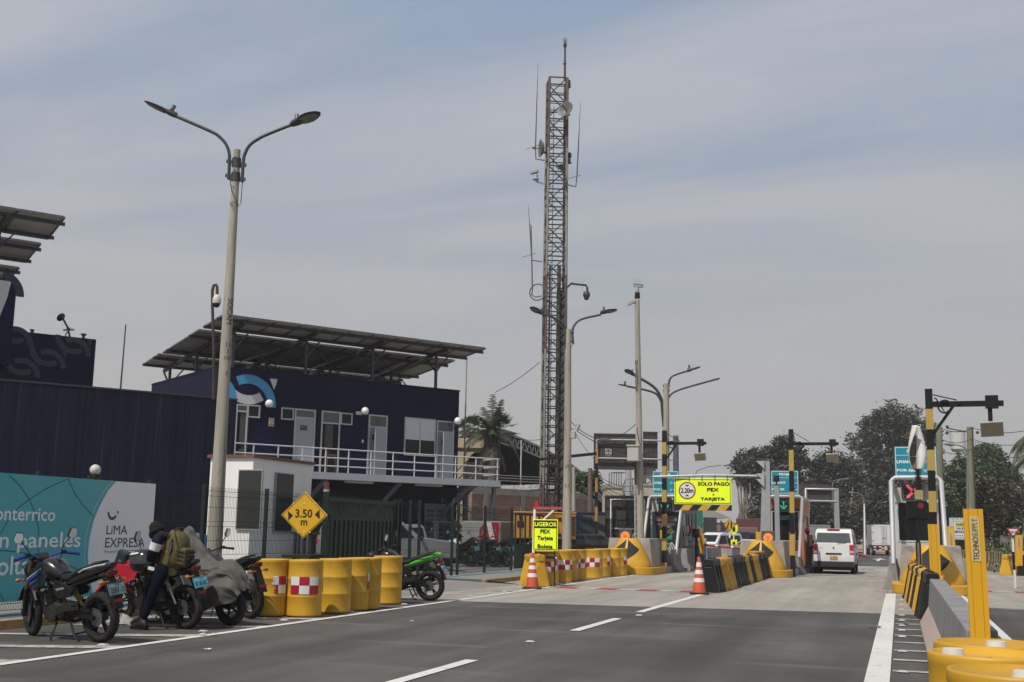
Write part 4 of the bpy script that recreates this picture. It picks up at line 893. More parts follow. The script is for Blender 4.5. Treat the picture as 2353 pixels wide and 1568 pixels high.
place_drum(874,1402,'narrow showing yellow drum wedged between its neighbours, second from the green motorcycle')
place_drum(922,1390,'yellow drum directly beside the green motorcycle',a(-84))
zm=Zm(2000,2050,3.92)
for zx,zb,pn,lb in ((858,1160,a(22),'yellow drum carrying the lime payment notice'),(880,1140,a(60),'yellow drum peeking out right behind the one with the lime notice'),(925,1112,a(40),'third yellow drum of the middle row, checker sticker at its right'),(1130,1105,a(32),'fourth yellow drum of the middle row, crossed by a curved shadow'),(1205,1090,None,'plain yellow drum between two checkered ones in the middle row'),(1231,1075,a(52),'sixth yellow drum of the middle row, only a sliver in view'),(1358,1068,a(36),'yellow drum with a partly hidden checker sticker, left of the widest one'),(1613,1043,a(-12),'widest showing yellow drum of the middle row with a full checker sticker'),(1736,1016,a(84),'yellow drum just right of the widest checkered one'),(1900,1008,None,'plain yellow drum with a curved shadow near the striped crash cushion'),(1994,990,a(84),'last yellow drum of the middle row, touching the crash cushion')):
    px,py=zm(zx,zb); place_drum(px,py,lb,pn)
p=Yp(1737,1271,42.2); t=thing('traffic_drum','yellow drum standing behind the black and yellow barrier row','drum',(p[0],p[1],.0),0,'yellow safety drums'); drum_parts(t)
for px,py,lb,bg in ((2274,1467,'white capped yellow drum, farthest of the lower right three',(.03,-.05)),(2273,1489,'white capped yellow drum, middle one of the lower right three',(-.17,.02)),(2339,1527,'yellow drum nearest the camera at the lower right',(.02,-.1))):
    g=G(px,py,.94); d=Vector((g[0],g[1],0)).normalized(); t=thing('traffic_drum',lb,'drum',(g[0]-d.x*.29,g[1]-d.y*.29,0),0,'yellow safety drums'); drum_parts(t,None,bung=bg)
# ---------------- cones
def cone(px,py,label,top=None,s=1.0):
    g=G(px,py); t=thing('traffic_cone',label,'traffic cone',(g[0],g[1]+.18,.006),R(12),'orange and white traffic cones'); t.scale=(s,s,s)
    b=MB(); b.box(-.24,.24,-.24,.24,0,.045); b.build('cone_base',BPL,t,bevel=.015)
    rz_=lambda z: .175-(.175-.035)*(z-.045)/.885
    b=MB()
    for i,z in enumerate([.045+.885*k/12 for k in range(12)]): b.cyl((0,0,z),(0,0,z+.885/12),rz_(z),rz_(z+.885/12),24,cap=(i==11))
    b.build('cone_body',ORG,t)
    for z0,z1 in ((.30,.40),(.50,.60),(.68,.79)): b=MB(); b.cyl((0,0,z0),(0,0,z1),rz_(z0)+.003,rz_(z1)+.003,24,cap=False); b.build('reflective_band',WREF,t,norm=False)
    return t
cone(1218,1354,'orange cone with white bands in front of the lime payment notice')
cone(1604,1367,'orange cone with white bands leading the black and yellow barrier row')
cone(2099,1375,'red tipped cone behind the black and yellow barriers near the right crash cushion')
# ---------------- plastic barriers
def plastic_barrier(m,label,loc,rz,group='black and yellow plastic barriers',s=1.0):
    t=thing('plastic_barrier',label,'barrier',loc,rz,group); L_=1.02; t.scale=(s,s,s)
    b=MB(); b.prism([(-.235,0),(.235,0),(.235,.14),(.10,.66),(-.10,.66),(-.235,.14)],-L_/2,L_/2,'y')
    b.build('barrier_body',m,t,bevel=.022)
    b=MB(); b.prism([(-.115,.66),(.115,.66),(.125,.80),(.10,.86),(-.10,.86),(-.125,.80)],-L_/2,L_/2,'y'); b.build('top_rail',m,t,bevel=.02)
    for sd in (-1,1):           # raised buttresses on the flanks with hollows between
        for y in (-.40,0,.40):
            b=MB(); w_=.10 if y else .075
            b.hexa([(sd*.225,y-w_,0),(sd*.275,y-w_,0),(sd*.275,y+w_,0),(sd*.225,y+w_,0)] if sd>0 else [(sd*.275,y-w_,0),(sd*.225,y-w_,0),(sd*.225,y+w_,0),(sd*.275,y+w_,0)],
                   [(sd*.085,y-w_*.6,.69),(sd*.135,y-w_*.6,.69),(sd*.135,y+w_*.6,.69),(sd*.085,y+w_*.6,.69)] if sd>0 else [(sd*.135,y-w_*.6,.69),(sd*.085,y-w_*.6,.69),(sd*.085,y+w_*.6,.69),(sd*.135,y+w_*.6,.69)])
            b.build('buttress',m,t,bevel=.012)
    b=MB(); b.cyl((0,-.3,.855),(0,-.3,.885),.05,.045,10); b.cyl((0,.3,.855),(0,.3,.885),.05,.045,10); b.build('filler_cap',m,t)
    for sd in (-1,1): b=MB(); b.box(-.05,.05,sd*.515-.02,sd*.515+.02,.70,.80); b.build('coupling_lug',m,t)
    return t
seq='BYYBBBYBYBBB'; y=31.0; nb=ny=0
names=['first','second','third','fourth','fifth','sixth','seventh','eighth','ninth']
for k,c in enumerate(seq):
    if c=='B': nb+=1; lb='black plastic barrier, %s black one counted from the cone in the centre row'%names[nb-1]
    else: ny+=1; lb='yellow plastic barrier, %s yellow one counted from the cone in the centre row'%names[ny-1]
    plastic_barrier(BPL if c=='B' else YPL,lb,(-4.72+.02*(k%3)+.0*k,y,.006),R((-3,2,-1,3)[k%4])); y+=1.06
seq='BYBYBYBB'; y=31.4; nb=ny=0
for k,c in enumerate(seq):
    if c=='B': nb+=1; lb='black plastic barrier, %s black one counted from the cone in the right row'%names[nb-1]
    else: ny+=1; lb='yellow plastic barrier, %s yellow one counted from the cone in the right row'%names[ny-1]
    plastic_barrier(BPL if c=='B' else YPL,lb,(.30+.033*k,y,.006),R((-2,2,1)[k%3])); y-=1.1
g=Yp(1224,1352,30.7); plastic_barrier(YPL,'single yellow plastic barrier standing behind the cone by the drums',(g[0]-.05,31.0,.006),R(38))
g=G(2330,1322); plastic_barrier(YPL,'yellow plastic barrier at the end of the striped wall by the yield sign',(g[0]-.2,g[1],.0),R(-20))
g=G(2343,1322); plastic_barrier(BPL,'black plastic barrier between the striped wall and the grey barrier end',(g[0]+.2,g[1]-.8,.0),R(-20))
# ---------------- concrete jersey barriers
JP=[(-.30,0),(.30,0),(.30,.08),(.16,.32),(.11,.84),(-.11,.84),(-.16,.32),(-.30,.08)]
def jersey(name,label,x,y0,y1,rz=0,m=CONCD,prof=JP,h=1.0,group=None,z=0.004):
    t=thing(name,label,'concrete barrier',(x,y0,z),rz,group); L_=(y1-y0)
    b=MB(); b.prism([(p[0],p[1]*h) for p in prof],0,L_,'y'); b.build('barrier_body',m,t,bevel=.015); return t
jt=thing('median_barrier','long grey concrete barrier running beside the right edge line','concrete barrier',(.58,9.9,.004))
BG_=mat('barrier_grey_paint',(.20,.195,.185),.8,0,.2,2,.12,stretch=(1,1,.4),spots=((.08,.077,.073),.25,3))
for k in range(3):
    b=MB(); b.prism([(-.30,0),(.30,0),(.30,.06),(.155,.34),(.115,.80),(-.115,.80),(-.155,.34),(-.30,.06)],k*3.92,k*3.92+3.905,'y'); b.build('barrier_segment',BG_,jt,bevel=.012)
b=MB(); b.add([(-.3025,.0,.062),(-.1575,.0,.338),(-.1575,11.7,.338),(-.3025,11.7,.062)],[(0,3,2,1)]); b.build('pink_toe',mat('worn_sunlit_pink',(.40,.31,.26),.8,0,.14,2,spots=((.2,.17,.15),.2,4)),jt,norm=False)  # sunlit lightness of the sloping toe painted into this paler pink
b=MB(); b.prism([(-.26,0),(.36,0),(.36,.42),(.22,.72),(-.10,.72),(-.26,.42)],-1.15,-.02,'y'); b.build('post_block',BG_,jt,bevel=.02)
# ---------------- flexible yellow posts
def ypost(px,pyb,pyt,y,label,w_=.2,text=False,zb=None,px2=None):
    """square ribbed plastic post; base pixel, top pixel, at road distance y"""
    a=Yp(px,pyb,y) if zb is None else (Yp(px,pyb,y)[0],y,zb); tp=Yp(px2 if px2 else px,pyt,y); t=thing('delineator_post',label,'post',(a[0],a[1],max(a[2],0)),0,'tall yellow plastic posts'); h=tp[2]-max(a[2],0); lean=tp[0]-a[0]
    b=MB(); w2=w_/2; pf=[(-w2,-w2*.5),(-w2*.55,-w2*.5),(-w2*.5,-w2*.42),(-w2*.42,-w2*.5),(w2*.42,-w2*.5),(w2*.5,-w2*.42),(w2*.55,-w2*.5),(w2,-w2*.5),(w2,w2*.5),(-w2,w2*.5)]
    b.prism(pf,0,h,'z',poly2=[(x_+lean,y_) for x_,y_ in pf]); b.build('post_body',YPOST,t)
    if text:
        q=MB(); sw=w_*.24; z0,z1=h*.60,h*.945; xo=lambda z: lean*z/h+w_*.03
        q.add([(xo(z0)-sw,-w2*.5-.004,z0),(xo(z0)+sw,-w2*.5-.004,z0),(xo(z1)+sw,-w2*.5-.004,z1),(xo(z1)-sw,-w2*.5-.004,z1)],[(0,1,2,3)]); st=q.build('name_sticker',mat('sticker_beige',(.52,.42,.20),.5),t,norm=False)
        rot=FACE_CAM@Matrix.Rotation(PI/2+math.atan2(-lean,h),4,'Z'); zc=(z0*.46+z1*.54)
        for s_,za_,zb1,mm in (('TECHNO',z0+.02*h/2,z0+(z1-z0)*.53,BLKM),('SUPPLY.',z0+(z1-z0)*.545,z1-.02*h/2,mat('sticker_olive',(.16,.15,.09),.5))):
            txt(s_,t,'sticker_text',mm,(xo((za_+zb1)/2),-w2*.5-.007,(za_+zb1)/2),w=(zb1-za_),h=sw*1.25,rot=rot)
    return t
gy=14.0
ypost(2252,1450,1170,9.75,'tall leaning yellow post with a maker sticker standing on the median barrier',.142,True,zb=.73,px2=2235)
ypost(2151,1338,1205,24.6,'yellow post standing against the striped pole before the right toll booth',.2,False,zb=.5,px2=2144)
z6=Zm(3300,2000,2.148)
ypost(2190,1347,1210,34.6,'slim yellow post with a small sticker right of the right crash cushion',.2,True,zb=.1,px2=2184)
zz=Zm(2500,1700,2.24)
for zx,zb,zt_,yy,lb in ((340,1180,945,46,'yellow post in front of the self service panel'),(687,1162,972,50,'yellow post beside the red light cabinet and the white van'),(1198,1080,957,46.2,'yellow post left of the grey gantry leg'),(1500,1195,960,45.2,'yellow post at the foot of the centre striped pole'),(1662,1180,985,52,'yellow post behind the brick coloured booth near the white van')):
    px,pb=zz(zx,zb); pt=zz(zx-3,zt_)[1]; ypost(px,pb,pt,yy,lb,.21)
px=2343; ypost(2341,1300,1230,38,'short yellow post behind the yield sign',.2,True)
# ---------------- crash cushions
def cushion(x,y,label,s=1.0):
    """nose towards the viewer at y, centred on x"""
    t=thing('crash_cushion',label,'crash cushion',(x,y,.004),0,'yellow crash cushions in front of the booths'); t.scale=(s,s,s)
    def nose(wb,db,n=20): return [(wb*math.sin(-PI/2+PI*i/n),db-db*math.cos(-PI/2+PI*i/n)) for i in range(n+1)]
    b=MB(); o=nose(1.06,.8); b.prism(o+[(1.06,2.6),(-1.06,2.6)],0,.26,'z'); b.build('base_kerb',YEL2,t,bevel=.02)
    b=MB(); o=[(p[0],p[1]+1.3) for p in nose(.76,.1)]; b.prism([(1.062,2.6),(1.062,4.0),(-1.062,4.0),(-1.062,2.6)],0,.24,'z'); b.build('rear_kerb',CONC,t,bevel=.02)
    bot=nose(.82,.72); top=nose(.34,.24)
    bot=[(p[0],p[1]+.12) for p in bot]; top=[(p[0],p[1]+.74) for p in top]
    mid=[(p[0]*.985,p[1]*.97+.02) for p in bot]
    V=lambda ps,z: [(p[0],p[1],z) for p in ps]+[(ps[-1][0],1.2,z),(ps[0][0],1.2,z)]
    b=MB(); b.loft([V(bot,.26),V(mid,.46),V(top,1.30)]); b.build('nose',YEL2,t)
    # warning diamond laid on the curved nose
    def S(u,v):                # u -1..1 along the nose, v 0..1 from z=.46 to 1.30
        n=len(mid)-1; f=(u+1)/2*n; i=min(int(f),n-1); g_=f-i; m_=[mid[i][k]+(mid[i+1][k]-mid[i][k])*g_ for k in (0,1)]; q=[top[i][k]+(top[i+1][k]-top[i][k])*g_ for k in (0,1)]
        p=Vector((m_[0]+(q[0]-m_[0])*v,m_[1]+(q[1]-m_[1])*v,.46+.84*v)); return p+Vector((math.sin(u*PI/2)*.6,-math.cos(u*PI/2),.45)).normalized()*.006
    for sd in (-1,1):
        b=MB(); n=8; V_=[]
        for i in range(n+1):
            f=i/n; u=sd*(.05+.55*f); hh=.44*(1-f); V_ += [tuple(S(u,.52-hh)),tuple(S(u,.52+hh))]
        b.add(V_,[(2*i,2*i+2,2*i+3,2*i+1) for i in range(n)]); b.build('black_arrow',mat('arrow_black',(.022,.022,.022),.7,0,.2,3),t,norm=False)
    b=MB(); b.hexa([(-.86,1.0,.24),(.86,1.0,.24),(.86,4.0,.24),(-.86,4.0,.24)],[(-.77,.985,1.30),(.77,.985,1.30),(.77,4.0,1.30),(-.77,4.0,1.30)]); b.build('concrete_block',CONC,t,bevel=.02)
    return t
cushion(-9.55,41.6,'yellow crash cushion with black arrows behind the middle row of drums'); cushion(-4.85,42.9,'yellow crash cushion with black arrows at the end of the centre barrier row'); cushion(.80,33.2,'yellow crash cushion with black arrows in front of the right booth')
# island walls behind them
for x,y0,y1,lb in ((-8.62,45.7,47.4,'short concrete barrier right behind the left crash cushion'),(-8.45,47.9,52.6,'longer concrete barrier beside the self service booth'),(-8.4,53.2,57.2,'concrete barrier beyond the self service booth by the blue bin'),(-8.2,59.6,63.5,'small concrete barrier standing beyond the left island'),
    (-3.92,47.0,48.8,'short concrete barrier right behind the centre crash cushion'),(-3.85,49.4,54.6,'stained concrete barrier along the centre booth island'),(-5.75,47.0,56,'concrete barrier on the far side of the centre island'),(-.22,36.2,40.5,'mossy concrete barrier left of the right booth'),(-.22,40.8,48,'concrete barrier along the far end of the right island'),(1.82,37.4,46,'concrete barrier right of the right booth'),(-10.5,46,56,'concrete barrier behind the self service booth')):
    jersey('jersey_barrier',lb,x,y0,y1,group='concrete barriers of the toll islands',h=1.06)
jt=thing('lane_wall','pale concrete wall with an ochre base across the oncoming lane','concrete barrier',(-11.5,66,.004)); b=MB(); b.prism([(-.3,0),(.3,0),(.16,.4),(.12,.95),(-.12,.95),(-.16,.4)],0,7.2,'x' if False else 'y'); jt.rotation_euler.z=-PI/2; b.build('barrier_body',CONC,jt); b=MB(); b.add([(.305,0,.02),(.305,7.2,.02),(.168,7.2,.4),(.168,0,.4)],[(0,1,2,3)]); b.build('ochre_base',mat('ochre_paint',(.36,.24,.10),.8),jt,norm=False)
# ---------------- striped antenna poles
STRY=mat('pole_dull_yellow',(.40,.27,.055),.55,0,.08,3)
def striped(px_b,px_t,py_t,y,first,label,arm,base_py=1310,sq=.17,side=1):
    tp=Yp(px_t,py_t,y); bx_=Yp(px_b,base_py,y)[0]; t=thing('striped_pole',label,'striped pole',(bx_,y,0.0),0); h=tp[2]; lean=tp[0]-bx_
    z=h; k=0; hs=first
    while z>0:
        z0=max(0,z-hs); b=MB(); xa_=lean*z0/h; xb_=lean*z/h; w_=sq/2; b.hexa([(xa_-w_,-w_,z0),(xa_+w_,-w_,z0),(xa_+w_,w_,z0),(xa_-w_,w_,z0)],[(xb_-w_,-w_,z),(xb_+w_,-w_,z),(xb_+w_,w_,z),(xb_-w_,w_,z)])
        b.build('stripe_black' if k%2==0 else 'stripe_yellow',BLK if k%2==0 else STRY,t); z=z0; k+=1
    ax=arm[0]; az=h-arm[1]; L_=arm[2]
    b=MB(); b.beam((lean,0,az),(lean+L_,0,az),.11,.11); b.beam((lean*.9,0,az-.7),(lean+.45,0,az-.06),.06,.06); b.box(lean+L_-.34,lean+L_-.1,-.09,.09,az-.1,az+.16); b.cyl((lean+L_-.26,0,az-.4),(lean+L_-.26,0,az-.05),.045); b.build('arm',BLK,t)
    b=MB(); b.tube([(lean+.08,0,h-.12),(lean+L_*.38,0,az+.08)],.012,4); b.torus((lean+.30,-.1,az-.06),.13,.018,'y',16,5); b.tube([(lean+.1,-.1,h-.2),(lean+.14,-.1,az+.1),(lean+.3,-.1,az-.19),(lean+.6,-.08,az+.03)],.016,5); b.build('cable_coil',BLKM,t)
    b=MB(); b.X=Matrix.Translation((lean+L_-.24,0,az-.52))@Matrix.Rotation(R(28),4,'X')@Matrix.Rotation(R(-3),4,'Y'); b.box(-.20,.20,-.03,.03,-.14,.14); an=b.build('antenna_panel',mat('antenna_dusty',(.25,.22,.15),.7,0,.2,6,stretch=(4,1,.4),spots=((.12,.1,.07),.3,6)),t)
    b=MB(); b.X=Matrix.Translation((lean+L_-.24,0,az-.52))@Matrix.Rotation(R(28),4,'X')@Matrix.Rotation(R(-3),4,'Y'); b.box(-.215,.215,-.03,.05,.14,.155); b.box(-.215,.215,-.03,.05,-.155,-.14); b.box(-.215,-.20,-.03,.05,-.14,.14); b.box(.20,.215,-.03,.05,-.14,.14); b.build('antenna_frame',mat('antenna_frame',(.33,.31,.27),.5),an)
    return t
striped(1527,1527,990,44.5,.46,'black and yellow striped pole with an antenna arm by the self service booth',(0,.5,1.62),1307)
striped(1822,1817.5,987,44.5,.78,'black and yellow striped pole with an antenna arm in front of the brick coloured booth',(0,.55,1.72),1310)
striped(2149,2133.5,894.5,25.2,.42,'large black and yellow striped pole with an antenna arm before the right booth',(0,.32,1.42),1340,.145)
px=1370; p=Xp(1370,1290,-12.0)
sp=thing('striped_pole','far black and ochre striped pole with its antenna arm pointing left, near the blue container','striped pole',(DP(1370,1290,50)[0],DP(1370,1290,50)[1],0)); h=DP(1371,1032,50)[2]; z=h; k=1
while z>0:
    z0=max(0,z-.62); b=MB(); b.box(-.055,.055,-.055,.055,z0,z); b.build('stripe_yellow' if k%2 else 'stripe_black',mat('pole_ochre',(.33,.18,.04),.6) if k%2 else BLK,sp); z=z0; k+=1
b=MB(); b.beam((-2.6,0,h-.45),(0,0,h-.2),.12,.12); b.beam((-2.5,0,h-.75),(-1.3,0,h-.85),.06,.06); b.build('arm',BLK,sp)
# ---------------- toll booths, signals, signs, gantry
ORGW=mat('booth_terracotta_paint',(.40,.13,.05),.6,0,.12,2,spots=((.22,.10,.06),.15,4)); CREAM=mat('booth_cream_panel',(.46,.44,.39),.45,0,.08,2); ALUP=mat('portal_pipe',(.42,.42,.42),.45,.1,.06,3)
LEDR=mat('led_red',(.85,.10,.13),.4,emit=.9); LEDG=mat('led_green',(.03,.62,.36),.4,emit=.8); LEDA=mat('amber_lens_lit',(.95,.28,.05),.4,emit=.75)
def RP(Z,x0,y0,x1,y1,Y,oy=None):
    a=Yp(*Z(x0,y0),Y); c=Yp(*Z(x1,y1),Y); e=Yp(*Z(x0,y1),Y); f=Yp(*Z(x1,y0),Y)
    return (a[0]+e[0])/2,(c[0]+f[0])/2,(c[2]+e[2])/2,(a[2]+f[2])/2
def pipe_portal(t,o,pl,pr,y0,y1,r=.075):
    """front portal leaning back to a rear portal; pl, pr = (bottom, top) world points of the front legs"""
    o=Vector(o); s=lambda p:tuple(Vector(p)-o)
    b=MB(); b.tube([s(pl[0]),s((pl[1][0],pl[1][1],pl[1][2]-.1)),s((pl[1][0]+.1,pl[1][1],pl[1][2])),s((pr[1][0]-.1,pr[1][1],pr[1][2])),s((pr[1][0],pr[1][1],pr[1][2]-.1)),s(pr[0])],r,10)
    b.tube([s((pr[1][0]-.05,pr[1][1],pr[1][2]-.05)),s((pr[1][0],y1,pr[1][2]-.05)),s((pr[0][0],y1,pr[0][2]))],r,10); b.tube([s((pl[1][0]+.05,pl[1][1],pl[1][2]-.05)),s((pl[1][0],y1,pl[1][2]-.05)),s((pl[0][0],y1,pl[0][2]))],r,10)
    b.build('pipe_frame',ALUP,t)
def toll_sign(name,label,x0,x1,z0,z1,y,post_z):
    t=thing(name,label,'toll sign',((x0+x1)/2,y,z0),0,'teal toll price signs'); w=x1-x0; h=z1-z0
    b=MB(); b.box(-w/2,w/2,0,.05,0,h); b.build('board',TEAL,t,bevel=.012)
    b=MB(); e=.02
    for a_,c_,d_,f_ in ((-w/2+e,w/2-e,h-e-.018,h-e),(-w/2+e,w/2-e,e,e+.018),(-w/2+e,-w/2+e+.018,e+.018,h-e-.018),(w/2-e-.018,w/2-e,e+.018,h-e-.018),(-w/2+e+.018,w/2-e-.018,h*.70,h*.70+.014)): b.box(a_,c_,-.006,-.001,d_,f_)
    b.build('white_border',WREF,t)
    for xx in (.5,.93):
        pass
    for zc in (.49,.195): b=MB(); b.box(w*.30,w*.475,-.005,-.001,h*(zc-.065),h*(zc+.065)); b.build('price_patch',mat('price_blue',(.012,.03,.20),.4),t)
    W_=mat('sign_letter_white',(.72,.74,.74),.45,0,.02,3)
    txt('PEAJE',t,'lettering',W_,(0,-.008,h*.835),w=w*.40,h=h*.125,bold=.04)
    txt('LIVIANOS',t,'lettering',W_,(-w*.215,-.008,h*.49),w=w*.48,h=h*.11,bold=.04); txt('POR EJE',t,'lettering',W_,(-w*.235,-.008,h*.195),w=w*.44,h=h*.11,bold=.04)
    for zc in (.49,.195): txt('S/',t,'lettering',W_,(w*.225,-.008,h*zc),w=w*.085,h=h*.10,bold=.012); txt('6.60',t,'lettering',W_,(w*.387,-.009,h*zc),w=w*.155,h=h*.085,bold=.006)
    b=MB(); 
    for xx in (-w*.33,w*.33): b.beam((xx,.08,post_z-z0),(xx,.08,h*.9),.05,.05)
    b.build('sign_post',DST,t)
    return t
def led_signal(name,label,x0,x1,z0,z1,y,kind):
    t=thing(name,label,'lane signal',((x0+x1)/2,y,(z0+z1)/2),0); w=x1-x0; s=w/2
    b=MB(); b.box(-s,s,0,.16,-(z1-z0)/2,(z1-z0)/2); b.build('signal_housing',BLKM,t,bevel=.015)
    b=MB(); b.box(-s*.82,s*.82,-.008,-.001,-s*.85,s*.85); b.build('screen',mat('signal_screen',(.035,.037,.038),.35,0,.3,40),t)
    # rows of diodes
    def dots(b,fn):
        n=26
        for i in range(n):
            for j in range(n):
                u=-1+2*(i+.5)/n; v=-1+2*(j+.5)/n
                if fn(u,v): q=s*.80; r_=q/n*.78; b.add([(u*q-r_,-.012,v*q-r_),(u*q+r_,-.012,v*q-r_),(u*q+r_,-.012,v*q+r_),(u*q-r_,-.012,v*q+r_)],[(0,1,2,3)])
    b=MB()
    if kind=='X': dots(b,lambda u,v: (abs(u-v)<.24 or abs(u+v)<.24) and max(abs(u),abs(v))<.95 and u*u+v*v>.045)
    else: dots(b,lambda u,v: (abs(u)<.13 and -.5<v<.85) or (abs(abs(u)-(v+.86))<.26 and -.86<v<.1 and abs(u)<.8))
    o=b.build('led_symbol',LEDR if kind=='X' else LEDG,t,norm=False); o['kind']='stuff'
    b=MB()
    for i in range(5):
        for q in (-1,1): f=-s*.88+s*1.76*i/4; b.cyl((f,-.004,q*s*.91),(f,.0,q*s*.91),.012,n=6); b.cyl((q*s*.91,-.004,f*.9),(q*s*.91,0,f*.9),.012,n=6)
    b.build('screw',CHR,t); return t
def booth(name,label,x0,x1,ztop,yF,dep,wallm,win,zb=.24,cap=None):
    t=thing(name,label,'toll booth',((x0+x1)/2,yF,zb),0,'toll booths'); cx=(x0+x1)/2; w=(x1-x0)/2; h=ztop-zb
    X0,X1,Z0,Z1=[v-(cx if i<2 else zb) for i,v in enumerate(win)]
    b=MB()
    # front wall pieced round the window, side and back walls, roof
    b.box(-w,w,0,.08,0,Z0); b.box(-w,w,0,.08,Z1,h); b.box(-w,X0,0,.08,Z0,Z1); b.box(X1,w,0,.08,Z0,Z1)
    b.box(-w,w,dep-.08,dep,0,h); b.box(-w,w,0.08,dep-.08,h-.08,h)
    for sd in (-1,1):
        a,c=(-w,-w+.08) if sd<0 else (w-.08,w)
        b.box(a,c,.08,dep-.08,0,1.0); b.box(a,c,.08,dep-.08,2.05,h-.08); b.box(a,c,.08,.35,1.0,2.05); b.box(a,c,dep-.4,dep-.08,1.0,2.05)
    b.box(-w,w,.08,dep-.08,0,.05)
    b.build('wall',wallm,t)
    b=MB(); b.box(X0,X1,.045,.055,Z0,Z1); g=b.build('window',GLASS,t)
    b=MB(); e=.045
    for q in ((X0-e,X1+e,Z1,Z1+e),(X0-e,X1+e,Z0-e,Z0),(X0-e,X0,Z0,Z1),(X1,X1+e,Z0,Z1)): b.box(q[0],q[1],-.02,.0,q[2],q[3])
    b.build('window_frame',mat('booth_window_frame',(.5,.5,.49),.4,.2,.05,3),g)
    b=MB(); b.box(-w+.1,w-.1,.5,.55,.06,Z0+.1); b.box(X0+.1,X0+.5,.6,.9,.9,1.35); b.build('interior_desk',INT,t)
    for sd in (-1,1): b=MB(); xx=sd*(w-.04); b.box(xx-.01,xx+.01,.35,dep-.4,1.0,2.05); b.build('side_window',GLASS,t)
    return t
# right booth
z9=Zm(3500,1900,3.9195)
YF3=37.2; x0,x1,z0,z1=RP(z9,300,200,1000,1160,YF3); win=RP(z9,372,440,960,1030,YF3)
WHB=mat('booth_white_panel',(.52,.52,.50),.3,.15,.06,2)
bt3=booth('toll_booth','cream toll booth under the red X signal at the right',x0,x1,z1,YF3,2.6,WHB,win)
cx=(x0+x1)/2
for q in ((305,205,428,430),(775,155,985,430)):
    u=RP(z9,*q,YF3); b=MB(); b.box(u[0]-cx,u[1]-cx,-.05,-.003,u[2]-.24,u[3]-.24); b.build('cream_panel',CREAM,bt3)
if 1: b=MB(); b.box(x1-cx+.002,x1-cx+.16,.1,.2,.1,z1-.3); b.box(x0-cx-.1,x0-cx-.002,.02,.1,.1,z1-.3); b.build('dark_edge_post',DST,bt3)
b=MB()
for zz_ in (.8,1.3,1.8,2.3): b.box(x1-cx+.163,x1-cx+.19,.05,.15,zz_,zz_+.12)
b.build('hinge',WHT,bt3)
pt=thing('pipe_portal','pale pipe portal standing round the right toll booth','portal',(cx,36.4,0),0,'pipe portals over the booths')
P_=lambda zx,zy,Y,Z=z9: Yp(*Z(zx,zy),Y)
pipe_portal(pt,(cx,36.4,0),(P_(290,1400,35.6),P_(250,45,36.6)),(P_(1112,1165,35.6),P_(1035,45,36.6)),36.6,39.6,.07)
u=RP(z9,452,130,750,395,36.9); led_signal('lane_signal','black lane signal showing a red X',*u,36.85,'X')
z5=Zm(3200,1500,1.96); u=RP(z5,742,562,1072,797,36.7); toll_sign('toll_sign','teal toll price sign behind the white wind turbine',*u,36.7,u[2]-.5)
# centre booth
YF2=48.2; x0,x1,z0,z1=RP(zz,1300,665,1600,1200,YF2); win=RP(zz,1322,780,1555,1035,YF2); cx2=(x0+x1)/2
bt2=booth('toll_booth','terracotta painted toll booth in the centre',x0,x1,z1,YF2,3.0,ORGW,win); u=RP(zz,1295,775,1560,1040,YF2)
b=MB(); e=.07
for q in ((win[0]-cx2-.05,win[1]-cx2+.05,win[3]-.24+.045,win[3]-.24+.12),): b.box(q[0],q[1],-.03,-.002,q[2],q[3])
b.build('black_lintel',BLKM,bt2)
u=RP(zz,1378,812,1478,852,YF2-.1); t=thing('price_plate','small dark teal plate with the per axle price in the centre booth window','sign',((u[0]+u[1])/2,YF2-.1,u[2])); w_=(u[1]-u[0])/2; h_=u[3]-u[2]
b=MB(); b.box(-w_,w_,0,.02,0,h_); b.build('plate',mat('plate_teal',(.01,.10,.10),.4),t); txt('Ligero /por Eje',t,'lettering',LWHT,(0,-.004,h_*.68),w=w_*1.6,h=h_*.26,bold=.01); txt('S/6.60',t,'lettering',LWHT,(0,-.004,h_*.28),w=w_*.75,h=h_*.26,bold=.01)
pt=thing('pipe_portal','pale pipe portal standing round the terracotta booth','portal',(cx2,47,0),0,'pipe portals over the booths')
pipe_portal(pt,(cx2,47,0),(P_(1245,1180,46.8,zz),P_(1290,640,47.6,zz)),(P_(1560,1190,46.8,zz),P_(1585,640,47.6,zz)),47.6,51,.065)
u=RP(zz,1373,665,1470,775,47.9); led_signal('lane_signal','black lane signal showing a full green down arrow',*u,47.85,'A')
u=RP(zz,1308,412,1555,620,47.7); toll_sign('toll_sign','teal toll price sign above the terracotta booth',*u,47.7,u[2]-.4)
# self service booth
YF1=48.2; x0,x1,z0,z1=RP(zz,240,672,500,1175,YF1); cx1=(x0+x1)/2
KSK=mat('kiosk_grey',(.20,.20,.195),.55,.1,.12,3)
bt1=thing('self_service_booth','grey self service kiosk with a dark poster panel on its front','toll booth',(cx1,YF1,.24),0,'toll booths'); w=(x1-x0)/2; h=z1-.24
b=MB(); b.box(-w,w,0,.1,0,h); b.box(-w,w,3.2,3.3,0,h); b.box(-w,w,.1,3.2,h-.1,h); b.box(-w,-w+.08,.1,3.2,0,h-.1); b.box(w-.08,w,.1,3.2,0,.9); b.box(w-.08,w,.1,3.2,2.1,h-.1); b.box(w-.08,w,.1,.5,.9,2.1); b.box(w-.08,w,1.5,1.7,.9,2.1); b.box(w-.08,w,2.8,3.2,.9,2.1); b.build('wall',KSK,bt1)
b=MB(); b.box(w-.05,w-.03,.5,1.5,.9,2.1); b.box(w-.05,w-.03,1.7,2.8,.9,2.1); b.build('side_window',GLASS,bt1)
